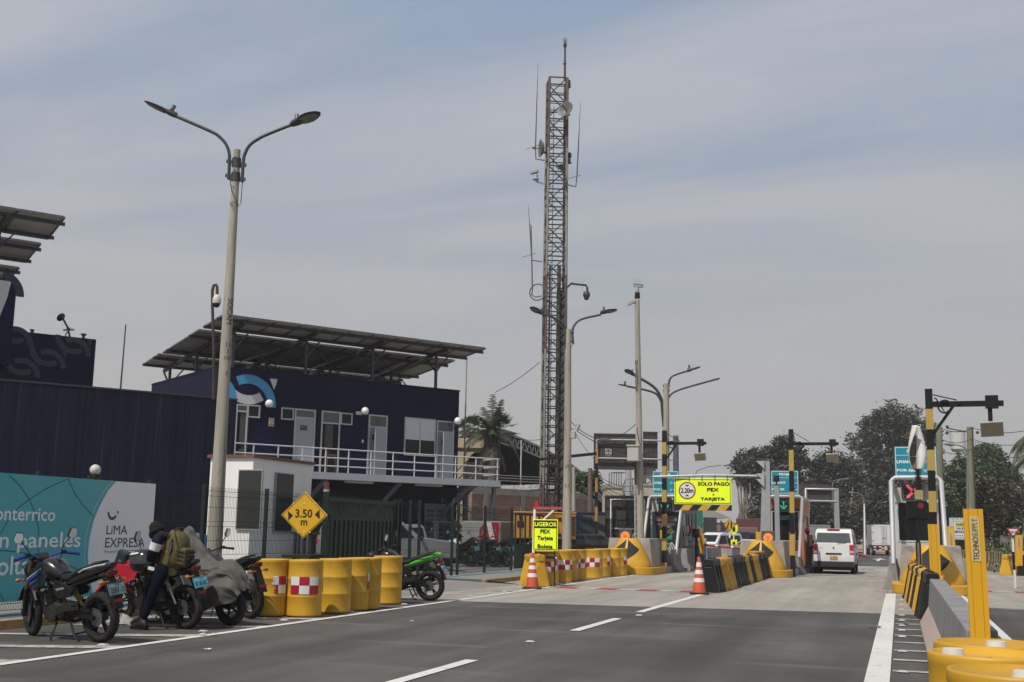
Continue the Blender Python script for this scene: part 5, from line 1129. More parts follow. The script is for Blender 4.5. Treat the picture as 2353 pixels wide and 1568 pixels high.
b=MB(); b.box(w,w+.12,.6,1.0,.75,1.15); b.box(w,w+.2,.55,.8,1.3,1.6); b.cyl((w+.1,1.2,1.05),(w+.22,1.2,1.05),.12); b.build('payment_terminal',GALV,bt1); b=MB(); b.box(w+.001,w+.05,1.05,1.2,1.1,1.5); b.build('red_label',RED,bt1)
u=RP(zz,243,680,490,778,YF1); b=MB(); b.box(u[0]-cx1,u[1]-cx1,-.04,-.002,u[2]-.24,u[3]-.24); b.build('cream_panel',CREAM,bt1)
u=RP(zz,245,782,490,1172,YF1-.06); ax0,ax1,az0,az1=u[0]-cx1,u[1]-cx1,u[2]-.24,u[3]-.24
b=MB(); b.box(ax0,ax1,-.09,-.041,az0,az1); pan=b.build('poster_panel',mat('poster_slate',(.022,.036,.042),.45,0,.1,1),bt1)
pz=lambda zx,zy: (Yp(*zz(zx,zy),YF1-.1)[0]-cx1,-.094,Yp(*zz(zx,zy),YF1-.1)[2]-.24)
PINK=mat('poster_pink',(.55,.20,.18),.5); 
def ptx(s,x0,x1,yb,yt,m_,bold=.012):
    a=pz(x0,yb); c=pz(x1,yt); txt(s,pan,'poster_text',m_,((a[0]+c[0])/2,-.094,(a[2]+c[2])/2),w=c[0]-a[0],h=c[2]-a[2],bold=bold)
ptx('AUTOSERVICIO',273,462,840,818,PINK,.02); ptx('SOLO VEHICULOS LIGEROS',273,462,858,846,LWHT); ptx('TARJETA DEBITO/CREDITO',275,460,899,888,PINK); ptx('SOLO BOLETA',322,412,917,905,LWHT); ptx('PAGO ELECTRONICO',303,432,1071,1060,LWHT)
a=pz(395,965); b=MB(); b.X=Matrix.Translation(a)@Matrix.Rotation(R(-35),4,'Y'); b.box(-.2,.2,-.004,0,-.1,.1); b.build('hand_card_icon',mat('icon_gold',(.30,.22,.07),.5),pan)
a=pz(398,1003); b=MB(); b.box(a[0]-.11,a[0]+.11,-.098,-.094,a[2]-.1,a[2]+.12); b.box(a[0]-.14,a[0]-.115,-.098,-.094,a[2]-.03,a[2]+.05); b.build('chip_icon',mat('icon_green',(.03,.25,.12),.5),pan)
a=pz(372,1118); b=MB()
for k in range(4): arc(b,a[0],a[2],.06+.09*k,.10+.09*k,-12,58,-.096)
b.build('contactless_icon',LWHT,pan,norm=False)
pt=thing('pipe_portal','pale pipe portal leaning over the self service booth','portal',(cx1,47,0),0,'pipe portals over the booths')
pipe_portal(pt,(cx1,47,0),(P_(163,1060,46.4,zz),P_(215,640,47.6,zz)),(P_(455,1165,46.4,zz),P_(512,640,47.6,zz)),47.6,51.2,.065)
u=RP(zz,300,655,416,778,47.9); led_signal('lane_signal','black lane signal with a green arrow partly hidden by the striped pole',*u,47.85,'A')
u=RP(zz,248,415,478,622,47.7); toll_sign('toll_sign','teal toll price sign above the self service booth',*u,47.7,u[2]-.4)
# height limit gantry
YG=43.6; gl=Yp(*zz(117,1062),YG); gr=Yp(*zz(1262,1082),44.3)
t=thing('height_gantry','grey height limit gantry with a long pipe spanning the first lane','gantry',(gl[0],YG,0)); o=Vector((gl[0],YG,0)); s=lambda p: tuple(Vector(p)-o)
top=Yp(*zz(112,395),YG); b=MB()
for dx,dy in ((-.09,-.09),(.09,-.09),(0,.1)): b.beam((dx,dy,1.3),(top[0]-o.x+dx,dy,top[2]),.05,.05)
for k in range(9): z_=1.4+(top[2]-1.4)*k/9; z2=1.4+(top[2]-1.4)*(k+1)/9; b.beam((-.09,-.09,z_),(.09,-.09,z2),.025,.025); b.beam((.09,-.09,z_),(0,.1,z2),.025,.025)
b.box(-.18,.18,-.16,.16,1.295,1.32); b.beam((-.22,-.1,1.31),(-.02,-.05,1.7),.04,.04); b.beam((.22,-.1,1.31),(.02,-.05,1.7),.04,.04); b.build('left_mast',GALV,t)
pa=Yp(*zz(75,472),YG); pc=Yp(*zz(700,452),43.9); pe=Yp(*zz(1245,460),44.3); b=MB(); b.tube([s(pa),s(pc),s(pe)],.05,10); b.build('cross_pipe',GALV,t)
pt_=Yp(*zz(1265,325),44.3); b=MB(); e=s(gr); q=s(pt_); b.hexa([(e[0]-.2,e[1]-.12,1.2),(e[0]+.2,e[1]-.12,1.2),(e[0]+.2,e[1]+.12,1.2),(e[0]-.2,e[1]+.12,1.2)],[(q[0]-.13,q[1]-.1,q[2]),(q[0]+.13,q[1]-.1,q[2]),(q[0]+.13,q[1]+.1,q[2]),(q[0]-.13,q[1]+.1,q[2])]); b.build('right_mast',mat('mast_grey',(.30,.31,.32),.5,.2,.06,3),t)
for zy in (325,437,487): c=s(Yp(*zz(1250,zy),44.2)); b=MB(); b.hexa([(c[0]-.02,c[1]-.1,c[2]-.28),(c[0],c[1]-.1,c[2]-.28),(c[0],c[1]+.1,c[2]-.28),(c[0]-.02,c[1]+.1,c[2]-.28)],[(c[0]-.3,c[1]-.13,c[2]),(c[0],c[1]-.13,c[2]),(c[0],c[1]+.13,c[2]),(c[0]-.3,c[1]+.13,c[2])]); b.build('bracket_fin',ALU,t)
for zx in (575,690,805,915): a=Yp(*zz(zx,456),43.85); b=MB(); b.cyl(s(a),(s(a)[0],s(a)[1],s(a)[2]-.2),.018,n=6); b.build('hanger',DST,t)
# lime payment board hung from it
u=RP(zz,442,480,953,712,43.85); w=u[1]-u[0]; h=u[3]-u[2]; t=thing('payment_sign','fluorescent lime SOLO PAGO sign with a 2.20 m height roundel','road sign',((u[0]+u[1])/2,43.85,u[2]))
b=MB(); b.box(-w/2,w/2,0,.04,0,h); b.build('board',LIME,t,bevel=.01); b=MB(); e=.035
for a_,c_,d_,f_ in ((-w/2+e,w/2-e,h-e-.02,h-e),(-w/2+e,w/2-e,e,e+.02),(-w/2+e,-w/2+e+.02,e+.02,h-e-.02),(w/2-e-.02,w/2-e,e+.02,h-e-.02)): b.box(a_,c_,-.005,-.001,d_,f_)
b.build('black_border',BLKM,t)
rx=-w*.272; rz=h*.525; rr=h*.335; b=MB(); arc(b,rx,rz,rr*.86,rr,0,360,-.006,40); b.build('red_ring',mat('ring_red',(.22,.02,.02),.5),t,norm=False); b=MB(); arc(b,rx,rz,.001,rr*.86,0,360,-.005,40); b.build('white_disc',WREF,t,norm=False)
b=MB(); b.add([(rx-.08,-.008,rz+rr*.66),(rx+.08,-.008,rz+rr*.66),(rx,-.008,rz+rr*.44)],[(0,1,2)]); b.build('arrow_mark',BLKM,t,norm=False); b=MB(); b.add([(rx-.08,-.008,rz-rr*.66),(rx+.08,-.008,rz-rr*.66),(rx,-.008,rz-rr*.44)],[(0,1,2)]); b.build('arrow_mark',BLKM,t,norm=False)
txt('2.20m',t,'lettering',BLKM,(rx,-.008,rz),w=rr*1.5,h=rr*.62,bold=.04)
for s_,cx_,cz_,w_,h_ in (('SOLO PAGO:',.20,.79,.57,.145),('PEX',.18,.565,.205,.145),('o',.19,.375,.032,.065),('TARJETA',.175,.19,.43,.155)): txt(s_,t,'lettering',BLKM,(w*cx_,-.008,h*cz_),w=w*w_,h=h*h_,bold=.045)
t2=thing('height_bumper','black and yellow striped bumper board below the lime sign','bumper board',((u[0]+u[1])/2,43.85,u[2]-.23)); b=MB(); b.box(-w/2,w/2,-.05,.09,0,.21); b.build('board',mat('bumper_black',(.014,.014,.014),.6,0,.3,6,spots=((.3,.2,.1),.12,9)),t2)
for k in range(3): x_=-w*.36+k*w*.32; b=MB(); b.add([(x_-.10,-.054,.0),(x_+.25,-.054,0),(x_+.42,-.054,.205),(x_+.07,-.054,.205)],[(0,1,2,3)]); b.build('yellow_stripe',mat('bumper_yellow',(.55,.30,.02),.6,0,.15,5,spots=((.05,.04,.02),.15,8)),t2,norm=False)
# amber flashers on the cushions
def flasher(px,py,y,zb,label):
    c=Yp(px,py,y); t=thing('amber_flasher',label,'warning light',(c[0],y,zb),0); z_=c[2]-zb; b=MB(); b.cyl((0,.08,0),(0,.08,z_-.2),.05); b.build('stem',BLK,t)
    b=MB(); b.box(-.24,.24,0,.16,z_-.25,z_+.25); b.build('housing',mat('flasher_grey',(.05,.055,.05),.5),t,bevel=.015)
    b=MB(); b.cyl((0,-.03,z_),(0,.0,z_),.17,.17,24); b.build('amber_lens',LEDA,t)
    b=MB()
    for k in range(3): b.torus((0,-.032,z_),.05+.05*k,.008,'y',20,4)
    for k in range(8): a=k*PI/4; b.beam((0,-.034,z_),(.15*math.cos(a),-.034,z_+.15*math.sin(a)),.008,.008)
    b.build('lens_grid',mat('lens_grid',(.25,.06,.02),.5),t)
px,py=zz(1282,1012); flasher(px,py,44.0,1.3,'amber flashing light on the centre crash cushion'); px,py=zm(1963,372); flasher(px,py,42.8,1.3,'amber flashing light on the left crash cushion')
# red lane lamps
def redlamp(Z,x0,y0,x1,y1,Y,zb,label,lamp,stripe=False):
    u=RP(Z,x0,y0,x1,y1,Y); c=(u[0]+u[1])/2; t=thing('lane_light',label,'traffic light',(c,Y,zb)); w=(u[1]-u[0])/2; b=MB(); b.box(-w,w,-.1,.1,u[2]-zb,u[3]-zb); b.build('housing',mat('cabinet_black',(.016,.018,.019),.35,0,.2,2),t,bevel=.012)
    b=MB(); b.box(-w*.9,w*.9,-.106,-.1005,u[2]-zb+w*.1,u[3]-zb-w*.1); b.build('front_glass',mat('cabinet_glass',(.008,.010,.010),.3),t)
    lx,lz=lamp; b=MB(); b.cyl((w*lx,-.112,u[2]-zb+(u[3]-u[2])*lz),(w*lx,-.106,u[2]-zb+(u[3]-u[2])*lz),w*.29,w*.29,20); b.build('red_lens',mat('dim_red_lens',(.16,.012,.018),.4,0,.3,60),t)
    if stripe:
        b=MB(); b.box(-.065,.065,-.05,.05,0,u[2]-zb-.62); b.build('post_core',BLK,t); b=MB(); b.box(-.025,.025,-.054,-.05,0.05,u[2]-zb-.64); b.build('grey_insert',mat('insert_grey',(.12,.115,.105),.6,0,.3,4,stretch=(2,2,.3)),t)
        for q in (-1,1): b=MB(); b.box(q*.069-.004,q*.069+.004,-.05,.02,0,u[2]-zb-.62); b.build('yellow_edge',YPOST,t)
        b=MB(); b.cyl((0,0,u[2]-zb-.62),(0,0,u[2]-zb+.02),.05); b.build('pole',BLK,t)
    else: b=MB(); b.cyl((0,0,0),(0,0,u[2]-zb),.055); b.build('pole',BLK,t)
    return t,u
t,u=redlamp(z9,490,405,820,665,31.6,0,'large unlit red lane light on a black post before the right booth',(.38,.70),True)
redlamp(zz,608,930,666,1010,49,0,'small unlit red lane light on a black pole beside the white van',(.05,.6))
for zx,zy,Y,lb in ((580,940,50.5,'red ball lamp on the side of the self service booth'),(1620,950,50.5,'red ball lamp on the side of the terracotta booth')):
    c=Yp(*zz(zx,zy),Y); t=thing('ball_lamp',lb,'warning light',c,0,'red ball lamps'); b=MB(); b.ell((0,0,0),.17,14); b.build('red_globe',mat('magenta_lens',(.30,.015,.05),.3),t); b=MB(); b.cyl((-.25,0,0),(-.1,0,0),.06); b.build('bracket',DST,t)
c=RP(zz,1352,535,1374,1080,46.5); t=thing('camera_post','thin grey steel post with a small camera before the terracotta booth','post',((c[0]+c[1])/2,46.5,c[2])); b=MB(); b.box(-.09,.09,-.06,.06,0,c[3]-c[2]); b.build('post',mat('mast_grey',(.30,.31,.32)),t); b=MB(); b.box(-.1,.1,-.16,.1,c[3]-c[2]+.1,c[3]-c[2]+.34); b.cyl((0,0,c[3]-c[2]),(0,0,c[3]-c[2]+.1),.03); b.build('camera',BLKM,t)
# wind turbine on the lane light pole
u_=Yp(*z9(672,0),31.6); vz=u_[2]; t=thing('wind_turbine','white twisted vertical axis wind turbine on a black pole','wind turbine',(Yp(*z9(690,400),31.6)[0],31.6,Yp(*z9(690,400),31.6)[2]))
zt_=lambda zy: Yp(*z5(915,zy),31.6)[2]-t.location.z
ztop,zbt=zt_(402),zt_(742); 
b=MB(); b.cyl((0,0,-.2),(0,0,zt_(810)),.075); b.cyl((0,0,zt_(810)),(0,0,zt_(745)),.04)
for k in range(4): z_=zt_(806)+(zt_(748)-zt_(806))*k/3; b.cyl((0,0,z_),(0,0,z_+.03),.085,.085,14)
b.build('mast',BLK,t); b=MB(); b.box(-.1,.1,-.08,.08,.02,.26); b.build('controller_box',mat('box_yellow_grey',(.3,.25,.1),.5),t)
TUR=mat('turbine_white',(.62,.61,.57),.5,0,.05,2,spots=((.4,.38,.33),.05,6)); n=30; H_=ztop-zbt; RK=[(0,.13),(.1,.172),(.2,.208),(.3,.237),(.4,.256),(.5,.265),(.6,.267),(.8,.258),(1,.24)]
SGN=-1
def RR(f):
    for (a,x),(c,y) in zip(RK,RK[1:]):
        if f<=c: return x+(y-x)*(f-a)/(c-a)
    return .25
for bl2 in range(2):
    b=MB(); V=[]; m=14
    for i in range(n+1):
        f=i/n; th=R(100*f)+bl2*PI; r0=RR(f)
        for j in range(m+1):
            g=PI*j/m; x,y=r0/2-r0/2*math.cos(g),-r0*.52*math.sin(g); V.append((x*math.cos(th)-y*math.sin(th),x*math.sin(th)+y*math.cos(th),zbt+H_*f))
    b.add(V,[(i*(m+1)+j,i*(m+1)+j+1,(i+1)*(m+1)+j+1,(i+1)*(m+1)+j) for i in range(n) for j in range(m)],0,True); o=b.build('blade',[TUR,mat('blade_inner_shade',(.16,.145,.11),.7,0,.1,3)],t,norm=False); sm=o.modifiers.new('solidify','SOLIDIFY'); sm.thickness=.012; sm.material_offset=1; sm.offset=SGN  # shade inside the scoops painted in as a darker inner colour
b=MB(); b.cyl((0,0,zbt),(0,0,ztop),.028)
for f in (.3,.62): b.cyl((0,0,zbt+H_*f),(.2,0,zbt+H_*f),.012,n=6); b.cyl((0,0,zbt+H_*f),(-.2,0,zbt+H_*f),.012,n=6)
b.build('shaft',ALU,t)
# barrier arms
def arm(x,y,L_,rise,label,rz):
    t=thing('barrier_arm',label,'barrier arm',(x,y,0),rz,'lane barrier arms'); b=MB(); b.box(-.18,.18,-.15,.15,.0,1.0); b.build('drive_cabinet',mat('arm_blue',(.03,.16,.36),.5),t,bevel=.02); b=MB(); b.box(-.2,.2,-.17,.17,1.0,1.32); b.build('drive_head',WHT,t,bevel=.03)
    for k in range(6):
        f=k/6; g=(k+.86 if True else 1)/6; b=MB(); b.cyl((.1+L_*f,-.2,1.05+rise*f),(.1+L_*g,-.2,1.05+rise*g),.055,.055,10); b.build('red_section',mat('arm_red',(.28,.03,.03),.5),t)
        if k<5: b=MB(); b.cyl((.1+L_*g,-.2,1.05+rise*g),(.1+L_*(k+1)/6,-.2,1.05+rise*(k+1)/6),.055,.055,10); b.build('white_section',WREF,t)
    return t
a=Yp(*zz(683,1085),50.5); arm(a[0],50.5,4.0,-.25,'lowered red and white barrier arm across the first lane',R(-4))
a=Yp(*z5(95,1440),52); t=arm(a[0]-.2,52.0,2.45,-.35,'red and white barrier arm reaching past the white van',0)
px,py=zz(680,1130); a=Yp(px,py,51.5); t=thing('blue_bin','small blue bin between the island barriers','bin',(a[0]-.55,51.2,0)); b=MB(); b.hexa([(-.2,-.2,.3),(.2,-.2,.3),(.2,.2,.3),(-.2,.2,.3)],[(-.24,-.24,1.2),(.24,-.24,1.2),(.24,.24,1.2),(-.24,.24,1.2)]); b.box(-.18,.18,-.18,.18,0,.3); b.build('bin_body',mat('bin_blue',(.02,.13,.32),.5),t); b=MB(); b.box(-.26,.26,-.26,.26,1.2,1.26); b.build('bin_lid',mat('bin_lid_blue',(.02,.08,.2),.5),t)
for zx,zy,Y,lb in ((738,1165,57,'short black bollard beyond the island barriers'),): a=Yp(*zz(zx,zy),Y); t=thing('bollard',lb,'bollard',(a[0],Y,0)); b=MB(); b.cyl((0,0,0),(0,0,a[2]),.1,.09,12); b.build('bollard_post',BLK,t); b=MB(); b.cyl((0,0,0),(0,0,.05),.16); b.build('foot',BLKM,t)
# ---------------- LIGEROS notice and 3.50 m sign
c0=zm(519,108); c1=zm(902,606); YL=30.95; a=Yp(*c0,YL); c=Yp(*c1,YL); w=c[0]-a[0]; h=a[2]-c[2]; t=thing('payment_notice','lime LIGEROS payment notice on a black stand in front of the drums','road sign',((a[0]+c[0])/2,YL,.01)); z0=c[2]-.01
b=MB(); b.box(-w/2,w/2,0,.02,z0,z0+h); b.build('board',LIME,t,bevel=.006); b=MB(); e=.024
for a_,c_,d_,f_ in ((-w/2+e,w/2-e,e,e+.018),(-w/2+e,-w/2+e+.018,e+.018,h*.72),(w/2-e-.018,w/2-e,e+.018,h*.72),(-w/2+e,w/2-e,h*.72,h-e)): b.box(a_,c_,-.005,-.001,z0+d_,z0+f_)
b.build('black_field',BLKM,t); txt('LIGEROS',t,'lettering',LIME,(0,-.008,z0+h*.845),w=w*.87,h=h*.14,bold=.035)
for s_,cz_,w_,h_ in (('PEX',.615,.40,.135),('Tarjeta',.385,.64,.175),('Boleta',.135,.61,.135)): txt(s_,t,'lettering',BLKM,(0,-.008,z0+h*cz_),w=w*w_,h=h*h_,bold=.035)
b=MB(); b.box(-w*.5,w*.5,-.03,.0,z0-.22,z0-.14); b.box(-w*.4,-w*.36,.01,.04,0,z0); b.box(w*.36,w*.4,.01,.04,0,z0); b.box(-w*.41,w*.41,.01,.04,z0-.08,z0-.04); b.build('stand',BLKM,t); b=MB(); b.cyl((-w*.46,-.035,z0-.18),(-w*.46,-.03,z0-.18),.025); b.cyl((w*.46,-.035,z0-.18),(w*.46,-.03,z0-.18),.025); b.build('bolt',WHT,t)
z4b=Zm(1050,1900,3.92); YS=19.2
def s4(zx,zy): return Yp(*z4b(zx,zy),YS)
tp,bt_,lf,rt=s4(653,262),s4(653,1003),s4(284,640),s4(1025,620); ctr=(Vector(tp)+Vector(bt_))/2; hw=(rt[0]-lf[0])/2*.99; hh=(tp[2]-bt_[2])/2
t=thing('width_sign','yellow diamond 3.50 m width limit sign on a black stand behind the drums','road sign',(ctr.x,YS,0)); cz=ctr.z
SY=mat('sign_yellow',(.60,.34,.012),.42,0,.04,2)
def dia(b,k,y,k2=None):
    P4=[(hw*k,y,cz),(0,y,cz+hh*k),(-hw*k,y,cz),(0,y,cz-hh*k)]
    if k2 is None: b.add(P4,[(0,1,2,3)])
    else: b.add(P4+[(hw*k2,y,cz),(0,y,cz+hh*k2),(-hw*k2,y,cz),(0,y,cz-hh*k2)],[(i,(i+1)%4,4+(i+1)%4,4+i) for i in range(4)])
b=MB(); b.prism([(hw,cz),(0,cz+hh),(-hw,cz),(0,cz-hh)],0,.02,'y'); b.build('plate',SY,t,bevel=.012); b=MB(); dia(b,.945,-.003,.915); b.build('black_border',BLKM,t,norm=False)
rot=Matrix.Identity(4)
q=lambda zx,zy: (s4(zx,zy)[0]-ctr.x,-.004,s4(zx,zy)[2])
b=MB(); b.add([q(402,565),q(405,715),q(480,637)],[(0,1,2)]); b.build('arrow_mark',BLKM,t,norm=False); b=MB(); b.add([q(895,545),q(898,698),q(820,622)],[(0,1,2)]); b.build('arrow_mark',BLKM,t,norm=False)
a=q(512,668); c=q(785,540); txt('3.50',t,'lettering',BLKM,((a[0]+c[0])/2,-.004,(a[2]+c[2])/2),w=c[0]-a[0],h=(c[2]-a[2]),bold=.02); a=q(598,793); c=q(705,712); txt('m',t,'lettering',BLKM,((a[0]+c[0])/2,-.004,(a[2]+c[2])/2),w=c[0]-a[0],h=(c[2]-a[2]),bold=.02)
b=MB(); ST=BLKM
for zx0,zx1,zy in ((440,895,445),(428,885,910)): a=q(zx0,zy); c=q(zx1,zy); b.box(a[0],c[0],.025,.055,a[2]-.02,a[2]+.02)
for zx in (495,556,745): a=q(zx,900); b.box(a[0]-.022,a[0]+.022,.03,.07,0,a[2]+(.0 if zx<700 else 0))
a=q(655,300); b.box(-.022,.022,.03,.07,.95,cz+hh*.8); a=q(445,1310); c=q(885,1300); b.box(a[0],c[0],-.35,.35,.95,1.0); b.box(a[0],c[0],.03,.07,.06,.1); b.build('stand',ST,t)
for zx,zy in ((655,445),(655,892),(487,443),(829,445),(557,903),(745,903)): a=q(zx,zy); b=MB(); b.cyl((a[0],-.008,a[2]),(a[0],-.002,a[2]),.012,n=8); b.build('bolt',WHT,t)
# boom of the compound gate
a=Yp(1229,1167,34.5); t=thing('gate_boom','red and white gate boom with a small red beacon above the lime notice','barrier arm',(a[0],34.5,KZ)); z_=a[2]-KZ; c=Yp(1292,1172,34.5)
b=MB(); b.box(-.05,c[0]-a[0],-.04,.04,z_-.05,z_+.03); b.build('boom',mat('boom_red',(.36,.07,.06),.5,0,.15,5),t); b=MB(); b.beam((-.04,0,0),(.0,0,z_),.07,.07); b.beam((0,0,z_-.62),(.62,0,z_-.06),.05,.05); b.build('support',WHT,t); b=MB(); b.cyl((.06,0,z_+.03),(.06,0,z_+.2),.055,.045); b.build('red_beacon',mat('beacon_bright_red',(.6,.01,.02),.3),t)
# ---------------- motorcycles
MGREY=mat('engine_grey',(.04,.038,.035),.5,.5,.25,6,spots=((.08,.07,.055),.25,8)); FRAMEM=mat('bike_frame_black',(.014,.014,.014),.45,.2,.2,6); SEATM=mat('seat_vinyl',(.02,.02,.021),.6,0,.2,10,spec=.2); AMB=mat('amber_plastic',(.45,.13,.02),.3); TAILR=mat('tail_red',(.12,.012,.012),.3)
PLB=mat('plate_blue',(.12,.42,.55),.45,0,.06,5); GOLD=mat('fork_gold',(.26,.17,.03),.35,.5,.1,4); SMOKE=mat('smoked_plastic',(.02,.03,.032),.12)
def superell(cx,cz,w,h,y,n=14,p=2.6):
    out=[]
    for k in range(n):
        a=2*PI*k/n; c,s=math.cos(a),math.sin(a); out.append((cx+w*abs(c)**(2/p)*(1 if c>0 else -1),y,cz+h*abs(s)**(2/p)*(1 if s>0 else -1)))
    return out
def wheel(t,y,z,rim,tyre_w,front,spk=5,Rr=.305,accent=None):
    b=MB(); b.torus((0,y,z),Rr-.052,.052,'x',36,12,0,tyre_w/.098); o=b.build('tyre',RUB,t)
    tr=MB()      # tread blocks
    for k in range(30):
        a=2*PI*k/30
        for sd in (-1,1):
            p0=Vector((sd*.012,y+(Rr+.001)*math.cos(a),z+(Rr+.001)*math.sin(a))); a2=a+.16; r2=Rr-.02; p1=Vector((sd*tyre_w*.46,y+r2*math.cos(a2),z+r2*math.sin(a2))); tr.beam(tuple(p0),tuple(p1),.006,.006)
    tr.build('tread',mat('tread_dark',(.008,.008,.008),.9),o,norm=False)
    b=MB(); r0=Rr-.094; b.torus((0,y,z),r0,.02,'x',32,8,0,1.9); b.cyl((-.06,y,z),(.06,y,z),.045,.045,14)
    for k in range(spk):
        a=2*PI*k/spk+.3
        for da in (-.12,.12): b.beam((.0,y+.04*math.cos(a),z+.04*math.sin(a)),(0,y+r0*math.cos(a+da),z+r0*math.sin(a+da)),.03,.022)
    b.build('rim',rim,o)
    if accent: b=MB(); b.torus((-.03,y,z),r0+.022,.006,'x',32,5); b.torus((.03,y,z),r0+.022,.006,'x',32,5); b.build('rim_tape',accent,o)
    b=MB(); rd=.135 if front else .105; b.cyl((-.062,y,z),(-.067,y,z),rd,rd,24); b.cyl((-.068,y,z),(-.071,y,z),rd*.45,rd*.45,14); b.build('brake_disc' if front else 'sprocket',mat('disc_steel',(.16,.155,.15),.4,.7,.1,5),o)
    return o
def motorcycle(name,label,loc,heading,lean,tank,panel,rim,fork=MGREY,accent=None,plate=None,ptxt='',bar=BLK,tail=None,brand=None,fairing=False,steer=0,group=None,white_tail=False,grip=None,shock=False,plate_tilt=-20,zb=0.0):
    rz=math.atan2(-heading[0],heading[1]); t=thing(name,label,'motorcycle',(loc[0],loc[1],zb),0,group,rot=(0,R(-lean),rz))
    wheel(t,-.66,.305,rim,.105,False,accent=accent); t.scale=(1.06,)*3
    S=Matrix.Translation((0,.50,.6))@Matrix.Rotation(R(steer),4,'Z')@Matrix.Translation((0,-.50,-.6))
    SBX=S@Matrix.Translation((0,-.19,0))
    def SM(): b=MB(); b.X=S; return b
    def SB(): b=MB(); b.X=SBX; return b
    # front end, steered as one
    fw=wheel(t,.69,.30,rim,.078,True,accent=accent)
    for o in [fw]+list(fw.children):
        if o is fw: fw.matrix_local=S
    b=SM()
    for sd in (-1,1): b.cyl((sd*.095,.695,.30),(sd*.095,.60,.60),.031,.031,12); b.box(sd*.095-.03,sd*.095+.03,.66,.74,.25,.34)
    b.build('fork_slider',BLK if fork is GOLD else MGREY,t); b=SM()
    for sd in (-1,1): b.cyl((sd*.095,.60,.60),(sd*.095,.38,.98),.024,.024,12)
    b.build('fork_tube',fork,t); b=SM(); b.box(-.125,.125,.34,.42,.965,1.0); b.build('upper_clamp',FRAMEM,t); b=SM(); b.box(-.125,.125,.54,.62,.70,.74); b.build('lower_clamp',FRAMEM,t)
    b=SM(); secs=[]
    for k in range(9):
        a=R(20+130*k/8); r=.335; c=(0,.69+r*math.cos(a),.30+r*math.sin(a)); secs.append([(x_,.69+(r+dz)*math.cos(a),.30+(r+dz)*math.sin(a)) for x_,dz in ((-.075,-.03),(-.06,.0),(0,.018),(.06,0),(.075,-.03),(.055,-.012),(0,.006),(-.055,-.012))])
    b.loft(secs); b.build('front_fender',panel if not white_tail else BLK,t)
    b=SM(); b.loft([superell(0,.84,.10,.10,.50),superell(0,.83,.125,.13,.56),superell(0,.82,.115,.12,.63),superell(0,.81,.07,.08,.665)]); b.build('headlamp_shell',BLK,t)
    b=SM(); b.loft([superell(0,.815,.095,.085,.655),superell(0,.81,.06,.05,.685)]); b.build('headlight',GLASSL,t)
    b=SB(); b.hexa([(-.08,.42,.96),(.08,.42,.96),(.08,.54,1.0),(-.08,.54,1.0)],[(-.09,.41,1.0),(.09,.41,1.0),(.08,.52,1.06),(-.08,.52,1.06)]); b.build('instrument_cluster',FRAMEM,t,bevel=.015)
    if fairing:
        b=SM(); b.hexa([(-.13,.50,.72),(.13,.50,.72),(.06,.75,.74),(-.06,.75,.74)],[(-.12,.46,1.0),(.12,.46,1.0),(.05,.60,1.08),(-.05,.60,1.08)]); b.build('nose_fairing',SMOKE,t,bevel=.03)
        for sd in (-1,1):
            b=SM(); b.hexa([(sd*.13,.50,.70),(sd*.155,.50,.70),(sd*.10,.72,.72),(sd*.08,.72,.72)],[(sd*.14,.46,.86),(sd*.165,.46,.86),(sd*.10,.68,.88),(sd*.08,.68,.88)]); b.build('nose_side_panel',panel,t,bevel=.01)
    bt=SB(); bt.tube([(-.37,.30,1.02),(-.20,.36,1.055),(-.07,.47,1.0),(.07,.47,1.0),(.20,.36,1.055),(.37,.30,1.02)],.013,8); bt.build('handlebar',bar,t)
    for sd in (-1,1):
        b=SB(); b.cyl((sd*.245,.343,1.044),(sd*.375,.298,1.018),.019,.019,10); b.cyl((sd*.375,.298,1.018),(sd*.395,.291,1.014),.022,.022,10); b.build('grip',grip or BLKM,t)
        b=SB(); b.box(sd*.215-.028,sd*.215+.028,.33,.385,1.03,1.075); b.tube([(sd*.22,.375,1.05),(sd*.28,.40,1.04),(sd*.375,.365,1.02)],.007,6); b.build('switch_lever',FRAMEM,t)
        b=SB(); b.tube([(sd*.19,.37,1.07),(sd*.22,.37,1.13),(sd*.30,.35,1.24)],.007,6); mo=b.build('mirror_stalk',FRAMEM,t)
        b=SB(); M0=b.X@Matrix.Translation((sd*.33,.345,1.275))@Matrix.Rotation(R(sd*14),4,'Z')@Matrix.Rotation(R(8),4,'X'); b.X=M0; pf=[(-.06,-.02),(-.035,-.065),(.03,-.07),(.065,-.01),(.055,.06),(-.02,.07)]; pf=[(p[0],p[1]) for p in pf]; b.prism(pf,-.002,.03,'y'); b.build('mirror_housing',FRAMEM,mo,bevel=.006)
        b=MB(); b.X=M0; b.add([(p[0]*.9,-.0045,p[1]*.9) for p in pf],[tuple(range(6))]); b.build('mirror_glass',mat('mirror_glass',(.85,.86,.88),.2,.35,.02,1),mo,norm=False)  # bright sky reflection painted into the glass as a pale colour
        b=SM(); b.tube([(sd*.09,.56,.72),(sd*.19,.55,.72)],.009,6); b.ell((sd*.215,.55,.72),(.035,.022,.022),10); b.build('front_indicator',AMB if not white_tail else AMB,t)
    b=SB(); b.tube([(-.2,.36,1.04),(-.26,.52,.95),(-.14,.58,.80),(-.10,.50,.62)],.006,5); b.tube([(.2,.36,1.04),(.24,.54,.97),(.1,.6,.84),(.10,.62,.5)],.006,5); b.build('cable',BLKM,t)
    # tank
    b=MB(); b.loft([superell(0,.80,.06,.05,.44),superell(0,.85,.135,.10,.38),superell(0,.875,.165,.125,.26),superell(0,.865,.16,.125,.12),superell(0,.81,.115,.085,0),superell(0,.78,.085,.05,-.07)]); tk=b.build('fuel_tank',tank,t)
